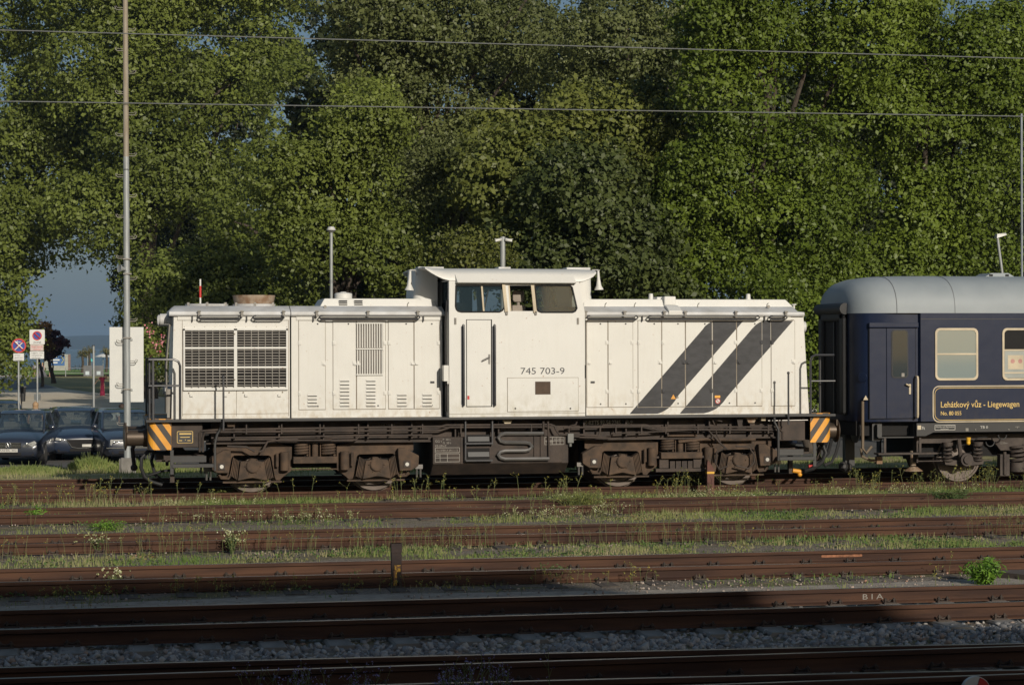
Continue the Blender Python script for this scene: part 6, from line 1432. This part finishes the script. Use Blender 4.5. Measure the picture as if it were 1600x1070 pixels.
text('Feuer machen', p.x+.04, p.z-.09, y-.001, .05, sred, 'lettering', t, width=.34); text('verboten', p.x+.09, p.z-.17, y-.001, .05, sred, 'lettering', t, width=.24)
p, q = W(46.8, 548.8, Ys), W(68.8, 560.3, Ys); m = MB(); m.box(p.x, q.x, y, y+.02, q.z, p.z); m.build('text_plate', wh, t)
for i, s in enumerate(('Lagern und', 'campieren', 'verboten')): text(s, p.x+.05, p.z-.07-i*.075, y-.001, .045, M['dtext'], 'lettering', t, width=(.36, .33, .29)[i])
t, a = signpost('grey post with two small sign backs side by side, left of the white board', 146.3, 540.5, Ys, .035)
m = MB(); m.cyl((a.x, Ys, a.z), (a.x, Ys, a.z+.03), .04, 10); m.build('cap', M['dark'], t)
for x0, x1 in ((130.5, 144), (148, 162)):
    p, q = W(x0, 571, Ys+.05), W(x1, 587.5, Ys+.05); m = MB(); m.box(p.x, q.x, Ys+.05, Ys+.07, q.z, p.z); s_ = m.build('sign_back', simple('grey_sign_back', (.12, .125, .13), .5, .3), t)
    p, q = W(x0+3, 580, Ys+.04), W(x0+9, 585.5, Ys+.04); m = MB(); m.box(p.x, q.x, Ys+.044, Ys+.05, q.z, p.z); m.build('sticker', simple('pale_sticker', (.5, .58, .60), .5), s_)
# litter bin and info box
a = W(35.8, 606, 72); t = thing('litter_bin', 'dark grey litter bin behind the first sign post', 'litter bin', (a.x, 72, W(36, 628, 72).z))
zt, zb = W(36, 603, 72).z, W(36, 627, 72).z; m = MB(); m.loft([[(a.x+w_*math.cos(k*math.pi/6), 72+w_*math.sin(k*math.pi/6), z) for k in range(12)] for z, w_ in ((zb, .075), (zt-.05, .10))]); m.build('bin_body', M['dark'], t, smooth=True)
m = MB(); m.lathe((a.x, 72, zt-.05), (0, 0, 1), [(0, .115), (.03, .115), (.05, .08)], 14); m.build('bin_lid', simple('bin_lid', (.14, .14, .14), .5), t); m = MB(); m.cyl((a.x-.05, 72.12, zg(72)), (a.x-.05, 72.12, zt), .02); m.build('bin_post', M['dark'], t)
p, q = W(53, 615.5, 70), W(63.5, 625, 70); m = MB(); m.box(p.x, q.x, 70, 70.15, q.z, p.z); m.box((p.x+q.x)/2-.03, (p.x+q.x)/2+.03, 70.02, 70.1, zg(70), q.z); solo(m, 'meter_box', simple('meter_grey', (.13, .14, .14), .5), ((p.x+q.x)/2, 70.1, zg(70)), 'small dark box at the foot of the ZONE sign post', 'box')
# ------------------------------------------------------------------ cars
def car(label, loc, rot, body, kind, group='cars parked beyond the tracks'):
    t = thing('parked_car', label, 'car', (0, 0, 0), group); Wd = .89
    H_ = {'saloon': 1.42, 'hatch': 1.42, 'classic': 1.41}[kind]
    m = MB(); secs = []
    for y, w_, zb, zs_, zt in ((0, .66, .30, .52, .60), (.05, .78, .25, .60, .68), (.18, .84, .22, .66, .735), (.5, .875, .2, .74, .81), (1.15, .89, .2, .83, .91), (1.5, .89, .2, .89, .95), (3.6, .89, .2, .91, .97), (4.3, .86, .22, .89, .98), (4.6, .78, .3, .80, .9)):
        h = [(w_*.90, zb), (w_, zb+.10), (w_, zs_-.10), (w_*.975, zs_), (w_*.80, zt-.02), (w_*.4, zt+.01), (0, zt+.02)]
        secs.append([(x, y, z) for x, z in h]+[(-x, y, z) for x, z in reversed(h[:-1])])
    m.loft(secs); m.build('body', body, t, smooth=True)
    def ring(z, y0, y1, w_, r=.12):
        return [(px, py, z) for px, py in rrect(-w_, w_, y0, y1, r, 3)]
    m = MB(); m.loft([ring(.90, 1.12, 4.35, .80), ring(1.33, 1.95, 3.95, .64), ]); m.build('windows', M['carglass'], t, smooth=True)
    m = MB(); m.loft([ring(1.325, 1.93, 3.98, .655), ring(H_-.03, 2.10, 3.8, .62), ring(H_, 2.35, 3.5, .48)]); m.build('roof', body, t, smooth=True)
    m = MB()
    for s in (1, -1):
        m.tube([(s*.78, 1.16, .9), (s*.64, 1.95, 1.34)], .035, 6); m.tube([(s*.80, 2.75, .92), (s*.655, 2.75, 1.34)], .03, 6); m.tube([(s*.79, 4.2, .92), (s*.64, 3.8, 1.34)], .06, 6)
    m.build('pillars', body, t, smooth=True)
    for s in (1, -1):
        m = MB(); m.ball((s*.97, 1.35, .97), .1, 12, 1.05, .6, .72); m.tube([(s*.86, 1.4, .93), (s*.92, 1.37, .95)], .02); m.build('wing_mirror', body, t, smooth=True)
        for yy in (.85, 3.55):
            m = MB(); m.cyl((s*.72, yy, .31), (s*.885, yy, .31), .31, 22); w0 = m.build('wheel', M['rubber'], t, smooth=True)
            m = MB(); m.cyl((s*.885, yy, .31), (s*.893, yy, .31), .21, 16); m.build('rim', M['shiny'], w0)
        m = MB(); z = .60
        if kind == 'classic': m.prism(rrect(s*.36 if s > 0 else -.74, .74 if s > 0 else -.36, .50, .66, .03), .02, .16)
        elif kind == 'hatch': m.prism([(s*.42, .60), (s*.74, .66), (s*.77, .59), (s*.46, .55)], .01, .2)
        else: m.prism([(s*.36, .53), (s*.72, .66), (s*.78, .60), (s*.70, .51), (s*.40, .47)], .0, .2)
        hl = m.build('headlight', M['lamp'], t, bev=.01)
        m = MB()
        for dx in (.50, .63): m.ball((s*dx, .02, .585), .045, 10, 1, .5, 1)
        m.build('reflector', M['chrome'], hl, smooth=True)
        m = MB(); m.prism(rrect(min(s*.42, s*.70), max(s*.42, s*.70), .27, .34, .02), .015, .08); m.build('fog_grille', M['pit'], t)
    m = MB(); m.box(-.35, .35, -.012, .1, .28, .36) if kind != 'classic' else m.box(-.5, .5, -.012, .1, .28, .36); m.build('lower_intake', M['pit'], t)
    gm = M['pit']; m = MB()
    if kind == 'hatch': m.prism([(-.44, .60), (.44, .60), (.30, .40), (.12, .36), (-.12, .36), (-.30, .40)], -.02, .1)
    else: m.box(-.35, .35, -.015, .1, .47, .62)
    g_ = m.build('grille', gm, t)
    m = MB()
    if kind == 'saloon':
        for z in (.49, .525, .56, .60): m.box(-.34, .34, -.03, -.012, z-.006, z+.006)
    elif kind == 'classic': m.box(-.37, .37, -.03, -.01, .615, .635); m.box(-.37, .37, -.03, -.01, .46, .475); m.box(-.37, -.35, -.03, -.01, .46, .63); m.box(.35, .37, -.03, -.01, .46, .63); m.box(-.85, .85, -.02, .05, .43, .445)
    else: m.tube([(-.44, -.03, .59), (-.30, -.04, .40), (-.12, -.045, .36), (.12, -.045, .36), (.30, -.04, .40), (.44, -.03, .59)], .012, 5)
    m.build('chrome_trim', M['chrome'], g_)
    if kind == 'saloon':
        m = MB(); m.tube([(.075*math.cos(a), -.04, .555+.075*math.sin(a)) for a in [i*math.pi/10 for i in range(21)]], .009, 5)
        m.tube([(-.035, -.04, .615), (0, -.04, .565), (.035, -.04, .615)], .008, 4); m.tube([(-.062, -.04, .59), (-.03, -.04, .50), (0, -.04, .55), (.03, -.04, .50), (.062, -.04, .59)], .008, 4); m.build('emblem', M['chrome'], g_)
        m = MB(); m.box(-.26, .26, -.035, -.01, .37, .455); m.build('number_plate', M['wtext'], t)
        text('KN\u00b7DL 302', -.235, .392, -.037, .052, M['dtext'], 'plate_lettering', t, width=.47, ext=.001)
    elif kind == 'hatch': m = MB(); m.box(-.0, .26, -.05, -.02, .40, .47); m.build('number_plate', M['wtext'], t); 
    for sx in (-.38, .38):
        m = MB(); m.box(sx-.22, sx+.22, 2.3, 2.42, .6, 1.10); m.ball((sx, 2.36, 1.2), .1, 10, 1.1, .6, .9); m.build('seat', M['carseat'], t, smooth=True)
    m = MB(); m.box(-.7, .7, 1.3, 1.7, .85, .955); m.build('dashboard', M['carseat'], t)
    m = MB(); m.box(-.08, .08, 1.9, 1.95, 1.22, 1.28); m.build('rear_mirror', M['pit'], t)
    t.location = loc; t.rotation_euler[2] = rot; t.scale = (1, 1, 1.07); return t
M['carglass'] = glass('car_glass', (.05, .06, .07), .14, .42)
M['carseat'] = simple('car_interior', (.24, .23, .21), .8); M['lamp'] = simple('headlight_glass', (.40, .40, .38), .12); M['chrome'] = simple('chrome', (.62, .62, .60), .2, .9)
def carpaint(name, c):
    m, n, b = new_mat(name); b.inputs['Base Color'].default_value = (*c, 1); b.inputs['Roughness'].default_value = .32; b.inputs['Coat Weight'].default_value = 1; b.inputs['Coat Roughness'].default_value = .06; return m
cb1 = carpaint('dark_blue_grey_car_paint', (.020, .025, .040)); cb2 = carpaint('blue_black_car_paint', (.014, .023, .046))
def cp(px, Y): p = W(px, 600, Y); return (p.x, Y, zg(Y))
car('dark saloon with chrome grille bars and a round emblem at the left edge', cp(13, 60.5), math.radians(-9), cb1, 'saloon')
c2 = car('dark hatchback with slim headlights parked between two other dark cars', cp(128, 62.6), math.radians(5), cb2, 'hatch')
car('dark car with square clear headlights partly hidden behind the tall mast', cp(213, 60.8), math.radians(9), cb1, 'classic')
copy_thing(c2, cp(1262, 63), 'dark car seen between the locomotive and the coach', math.radians(2))
copy_thing(c2, cp(2, 73), 'dark car roof just visible behind the saloon at the left edge', math.radians(4))
# ------------------------------------------------------------------ people
skin = simple('skin', (.50, .30, .21), .6, col2=(.45, .26, .18))
def person(label, px, Y, h, shirt, legs, hairc, rot=0, dress=False, pose='stand', zoff=0):
    p = cp(px, Y); t = thing('person', label, 'person', (p[0], Y, p[2]+zoff)); k = h/1.75; o = Vector((0, 0, 0))
    J = {'pel': (0, 0, .95), 'chest': (0, 0, 1.25), 'neck': (0, 0, 1.47), 'head': (0, -.02, 1.60), 'top': (0, -.01, 1.72),
         'hl': (-.10, 0, .90), 'kl': (-.12, -.02, .5), 'al': (-.12, .03, .08), 'tl': (-.13, -.14, .03), 'hr': (.10, 0, .90), 'kr': (.12, -.04, .5), 'ar': (.13, .02, .08), 'tr': (.14, -.15, .03),
         'sl': (-.19, 0, 1.40), 'el': (-.25, .02, 1.12), 'wl': (-.26, -.06, .88), 'fl': (-.26, -.09, .78), 'sr': (.19, 0, 1.40), 'er': (.25, .02, 1.12), 'wr': (.26, -.06, .88), 'fr': (.26, -.09, .78)}
    if pose == 'arms': J.update(el=(-.36, -.05, 1.18), wl=(-.5, -.1, .98), fl=(-.56, -.12, .92), er=(.34, -.05, 1.3), wr=(.28, -.15, 1.52), fr=(.2, -.18, 1.6))
    if pose == 'lean': J.update(chest=(.12, -.02, 1.22), neck=(.26, -.04, 1.40), head=(.38, -.05, 1.50), top=(.46, -.05, 1.58), sl=(.12, .15, 1.36), sr=(.26, -.18, 1.34), el=(.15, .2, 1.08), er=(.3, -.22, 1.06), wl=(.3, .1, .92), wr=(.42, -.2, .92), fl=(.36, .05, .88), fr=(.48, -.18, .88))
    rad = dict(pel=.13, chest=.14, neck=.055, head=.095, top=.06, hl=.09, kl=.06, al=.04, tl=.035, hr=.09, kr=.06, ar=.04, tr=.035, sl=.06, el=.042, wl=.03, fl=.032, sr=.06, er=.042, wr=.03, fr=.032)
    E_ = [('pel', 'chest'), ('chest', 'neck'), ('neck', 'head'), ('head', 'top'), ('pel', 'hl'), ('hl', 'kl'), ('kl', 'al'), ('al', 'tl'), ('pel', 'hr'), ('hr', 'kr'), ('kr', 'ar'), ('ar', 'tr'), ('chest', 'sl'), ('sl', 'el'), ('el', 'wl'), ('wl', 'fl'), ('chest', 'sr'), ('sr', 'er'), ('er', 'wr'), ('wr', 'fr')]
    def skinmesh(names, edges, name, mat, grow=0.0, rr=None):
        me = bpy.data.meshes.new(name); idx = {n: i for i, n in enumerate(names)}
        me.from_pydata([tuple(c*k for c in J[n]) for n in names], [(idx[a], idx[b]) for a, b in edges], [])
        ob = bpy.data.objects.new(name, me); COL.objects.link(ob); ob.parent = t; ROOT[ob.name] = ROOT[t.name]
        md = ob.modifiers.new('skin', 'SKIN'); lay = me.skin_vertices[0].data if me.skin_vertices else None
        if lay is None:
            b_ = bmesh.new(); b_.from_mesh(me); b_.verts.layers.skin.verify(); b_.to_mesh(me); b_.free(); lay = me.skin_vertices[0].data
        for n, i in idx.items(): r = ((rr or rad)[n]+grow)*k; lay[i].radius = (r, r*.85); lay[i].use_root = (i == 0)
        sb = ob.modifiers.new('sub', 'SUBSURF'); sb.levels = 2; sb.render_levels = 2; me.materials.append(mat)
        return ob
    skinmesh(list(J), E_, 'body', skin)
    up = ['chest', 'pel', 'sl', 'sr', 'el', 'er', 'neck']
    J['nk'] = tuple((a*.4+b*.6) for a, b in zip(J['neck'], J['chest'])); J['ml'] = tuple((a+b)/2 for a, b in zip(J['sl'], J['el'])); J['mr'] = tuple((a+b)/2 for a, b in zip(J['sr'], J['er']))
    r2 = dict(rad, nk=.07, ml=.055, mr=.055)
    skinmesh(['chest', 'pel', 'sl', 'sr', 'ml', 'mr'], [('chest', 'pel'), ('chest', 'sl'), ('chest', 'sr'), ('sl', 'ml'), ('sr', 'mr')], 'shirt' if not dress else 'dress_top', shirt, .022, r2)
    if dress:
        m = MB(); m.lathe((0, 0, .06*k), (0, 0, 1), [(0, .19*k), (.3*k, .17*k), (.85*k, .14*k), (1.1*k, .12*k)], 18)
        m.link('skirt', shirt, t, Vector(), True, 0, None)
    else:
        J['ql'] = tuple((a*.35+b*.65) for a, b in zip(J['hl'], J['kl'])); J['qr'] = tuple((a*.35+b*.65) for a, b in zip(J['hr'], J['kr'])); r2.update(ql=.08, qr=.08)
        skinmesh(['pel', 'hl', 'hr', 'ql', 'qr'], [('pel', 'hl'), ('pel', 'hr'), ('hl', 'ql'), ('hr', 'qr')], 'shorts', legs, .02, r2)
    hd = Vector(J['head'])*k; m = MB(); m.ball(hd+Vector((0, .02, .035))*k, .115*k, 14, .92, 1, 1.05)
    if dress or hairc is hair_l: m.ball(hd+Vector((0, .045, -.06))*k, .105*k, 12, .95, .7, 1.1)
    m.link('hair', hairc, t, Vector(), True, 0, None)
    f_ = hd+Vector((0, -.088, -.02))*k; m = MB(); m.ball(f_, .03*k, 8, .6, .8, 1); m.link('nose', skin, t, Vector(), True, 0, None)
    t.rotation_euler[2] = rot; return t
hair_l = simple('blonde_hair', (.42, .27, .15), .7); hair_d = simple('dark_hair', (.05, .03, .02), .7)
cw = simple('white_cotton', (.72, .72, .70), .9); cd = simple('dark_cotton', (.03, .03, .035), .9); cr_ = simple('crimson_cloth', (.33, .02, .07), .8); cpk = simple('pale_pink_cotton', (.6, .45, .42), .9)
person('person with long blonde hair seen from behind, standing beyond the left saloon', 55.5, 68, 1.62, simple('grey_top', (.2, .2, .22), .9), cd, hair_l, rot=math.pi)
person('person in a white shirt leaning forward beyond the car by the mast', 172, 67, 1.66, cw, cd, hair_d, pose='lean')
person('person in a long crimson dress raising an arm on the lawn', 160, 153, 1.68, cr_, cr_, hair_d, dress=True, pose='arms')
person('distant person in a white shirt and dark shorts near the zone sign post', 55, 256, 1.78, cw, cd, hair_d, rot=.4)
person('distant person in a pale pink top on the lawn path', 66.5, 262, 1.7, cpk, cd, hair_l, rot=-.4)
person('distant person in dark clothes with a backpack before the blue banner', 78.5, 257, 1.8, cd, cd, hair_d, rot=1.0)
# ------------------------------------------------------------------ shore: banner container, fence, palms, parasols, bicycle
Yb = 330
p, q = W(69, 553.5, Yb), W(110, 575, Yb); t = thing('banner_container', 'pale container with a blue banner on the lake shore', 'container', ((p.x+q.x)/2, Yb, zg(Yb)))
m = MB(); m.box(p.x, q.x, Yb, Yb+2.5, zg(Yb), p.z); m.build('box', simple('pale_container', (.36, .36, .32), .7), t, bev=.04)
m = MB(); m.box(q.x-.35, q.x+.02, Yb-.03, Yb+.1, zg(Yb), p.z-.05); m.build('edge_post', simple('brown_edge', (.20, .12, .10), .7), t)
p, q = W(78, 555, Yb), W(101, 571, Yb); m = MB(); m.box(p.x, q.x, Yb-.06, Yb-.02, q.z, p.z); b_ = m.build('blue_banner', simple('banner_blue', (.035, .12, .32), .6), t)
m = MB(); a = W(96, 557, Yb); m.tube([(a.x, Yb-.1, a.z), (a.x+.35, Yb-.1, a.z-.5), (a.x, Yb-.1, a.z-1.05)], .06, 5); m.build('yellow_chevron', simple('chevron_yellow', (.55, .5, .12), .6), b_)
m = MB()
for i, (u, l) in enumerate(((.1, 1.0), (.1, 1.35), (.35, .8))): m.box(p.x+u, p.x+u+l, Yb-.09, Yb-.06, p.z-.4-i*.42, p.z-.2-i*.42)
m.build('white_lettering', wh, b_)
Yf = 258
for lb, x0, x1, n in (('low wire fence with thin posts along the far edge of the lawn', -12, 14, 11),):
    t = thing('wire_fence', lb, 'fence', (0, Yf, zg(Yf)))
    for i in range(n):
        x = x0+(x1-x0)*i/(n-1); m = MB(); m.cyl((x, Yf, zg(Yf)), (x, Yf, zg(Yf)+(2.5 if i % 3 == 1 else 1.15)), .05, 8); m.build('fence_post', galv, t)
    m = MB()
    for z in (.45, 1.05): m.cyl((x0, Yf, zg(Yf)+z), (x1, Yf, zg(Yf)+z), .02, 5)
    m.build('fence_wire', galv, t)
m = MB(); a = W(64, 584, 256); m.prism([(a.x-.4, zg(240)), (a.x+.75, zg(240)), (a.x-.15, zg(240)+1.9), (a.x-.45, zg(240)+1.9)], 256, 256.6); solo(m, 'canopy_wedge', simple('grey_canvas', (.17, .17, .19), .8), (a.x, 256.3, zg(240)), 'narrow grey wedge-shaped tent on the lawn between the distant people', 'tent')
def palm(label, px, ptop, Y, r):
    a = W(px, ptop, Y); gz = zg(Y); t = thing('palm_tree', label, 'palm tree', (a.x, Y, gz), 'palms on the lake shore'); m = MB(); m.tube([(a.x, Y, gz), (a.x+.1, Y, (gz+a.z)/2), (a.x, Y, a.z-r*.4)], .16, 8, rs=[.22, .17, .16]); m.build('trunk', bark, t, smooth=True)
    rs = np.random.RandomState(int(px)); P = []; N_ = []; S = []
    for k in range(26):
        d = rs.normal(size=3); d[2] = abs(d[2])*.9-.35; d /= np.linalg.norm(d)
        for j in range(14): P.append(np.array([a.x, Y, a.z-r*.4])+d*r*(.35+.65*rs.rand())+rs.normal(size=3)*.1*r); N_.append(rs.normal(size=3))
    P = np.array(P); N_ = np.array(N_); N_ /= np.linalg.norm(N_, axis=1)[:, None]; leaves_mesh('fronds', P, N_, np.full(len(P), r*.42), rs.rand(len(P)), attrmat('palm_fronds', [(0, (.07, .075, .03)), (1, (.22, .19, .08))], .8, .2), t, .18, loc=(a.x, Y, gz))
palm('shorter brownish palm on the lake shore left of the grey post', 128.5, 551, 300, 1.0); palm('taller palm on the lake shore just left of the grey post', 139, 545, 300, .85); palm('palm on the lake shore between the grey post and the white board', 166, 547, 305, .9)
def parasol(label, px, ptop, Y, w_, col):
    a = W(px, ptop, Y); gz = zg(Y); t = thing('parasol', label, 'parasol', (a.x, Y, gz), 'parasols on the lake shore'); m = MB(); m.cyl((a.x, Y, gz), (a.x, Y, a.z), .05, 6); m.build('pole', galv, t); m = MB(); m.lathe((a.x, Y, a.z), (0, 0, -1), [(0, .05), (.15, w_*.5), (.45, w_), (.5, w_*.98), (.2, w_*.5)], 10); m.build('canopy', col, t)
parasol('wide white parasol at the shore beside the white board', 161, 552.5, 310, 1.25, wh); parasol('small turquoise parasol at the shore below the tall palm', 142, 559.5, 310, .5, simple('turquoise_cloth', (.10, .45, .45), .8))
# parked bicycle and moored boat shapes at the shore
a = W(120, 573, 315); t = thing('bicycle', 'distant dark bicycle leaning at the lake shore below the palms', 'bicycle', (a.x, 315, zg(315)))
for dx in (-.55, .55): m = MB(); m.tube([(a.x+dx+.33*math.cos(k*math.pi/8), 315, zg(315)+.34+.33*math.sin(k*math.pi/8)) for k in range(17)], .03, 5); m.build('wheel', M['rubber'], t)
m = MB(); z = zg(315); m.tube([(a.x-.55, 315, z+.34), (a.x-.15, 315, z+.34), (a.x+.35, 315, z+.85), (a.x-.25, 315, z+.8), (a.x-.55, 315, z+.34)], .03, 5); m.tube([(a.x+.55, 315, z+.34), (a.x+.35, 315, z+1.0)], .03, 5); m.tube([(a.x-.25, 315, z+.95), (a.x-.15, 315, z+.34)], .03, 5); m.build('frame', M['dark'], t)
# ------------------------------------------------------------------ station building behind the viewpoint (casts the long shade over the near tracks)
bw = simple('plastered_wall', (.42, .38, .31), .9, scale=.6); Yb0 = -8.0
t = thing('station_building', 'long plastered station building beside the platform, shading the nearest tracks', 'building', (-20, -14, -.17))
XR = 18.5; prof = [(-60, 13.12), (13.5, 13.12), (14.3, 12.2), (14.9, 11.5), (15.6, 11.0), (XR, 10.75), (XR, -.3), (-60, -.3)]
m = MB(); m.prism([(-60, -.3), (-60, 9.6), (XR-.3, 9.6), (XR-.3, -.3)], Yb0-11.5, Yb0-.35); wl = m.build('wall', bw, t)
m = MB(); m.prism([(-60.4, 9.5), (-60.4, 13.12)]+prof[1:6]+[(XR, 9.5)], Yb0-12, Yb0); m.build('roof', simple('roof_tiles', (.16, .08, .06), .8, scale=8), t)
for i in range(16):
    x = -57+i*4.6
    for z in (1.2, 4.8, 7.4):
        if x > XR-2.5: continue
        m = MB(); m.box(x, x+1.3, Yb0-.36, Yb0-.30, z, z+1.7); f_ = m.build('window', M['cream'], t); m = MB(); m.box(x+.08, x+1.22, Yb0-.31, Yb0-.29, z+.08, z+1.62); m.build('pane', M['dglass'], f_)
sheet('platform', [(-80, -8), (30, -8), (30, 8.0), (-80, 8.0)], asph, .55, zf=-.17)
m = MB(); m.box(-80, 30, 7.9, 8.0, -.3, .375); tag(m.link('platform_edge', concm, None, Vector(), False, 0, None), kind='structure')
# ------------------------------------------------------------------ air over the lake
def haze(d):
    m = bpy.data.materials.new('haze_air'); m.use_nodes = True; n = m.node_tree; n.nodes.clear(); o = n.nodes.new('ShaderNodeOutputMaterial'); v = n.nodes.new('ShaderNodeVolumePrincipled')
    v.inputs['Color'].default_value = (.50, .72, 1, 1); v.inputs['Density'].default_value = d; v.inputs['Anisotropy'].default_value = .2; n.links.new(v.outputs[0], o.inputs['Volume'])
    b = MB(); b.box(-6500, 6500, -350, 9200, -4, 75); tag(b.link('haze', m, None, Vector(), False, 0, None), kind='stuff')
haze(.00013)
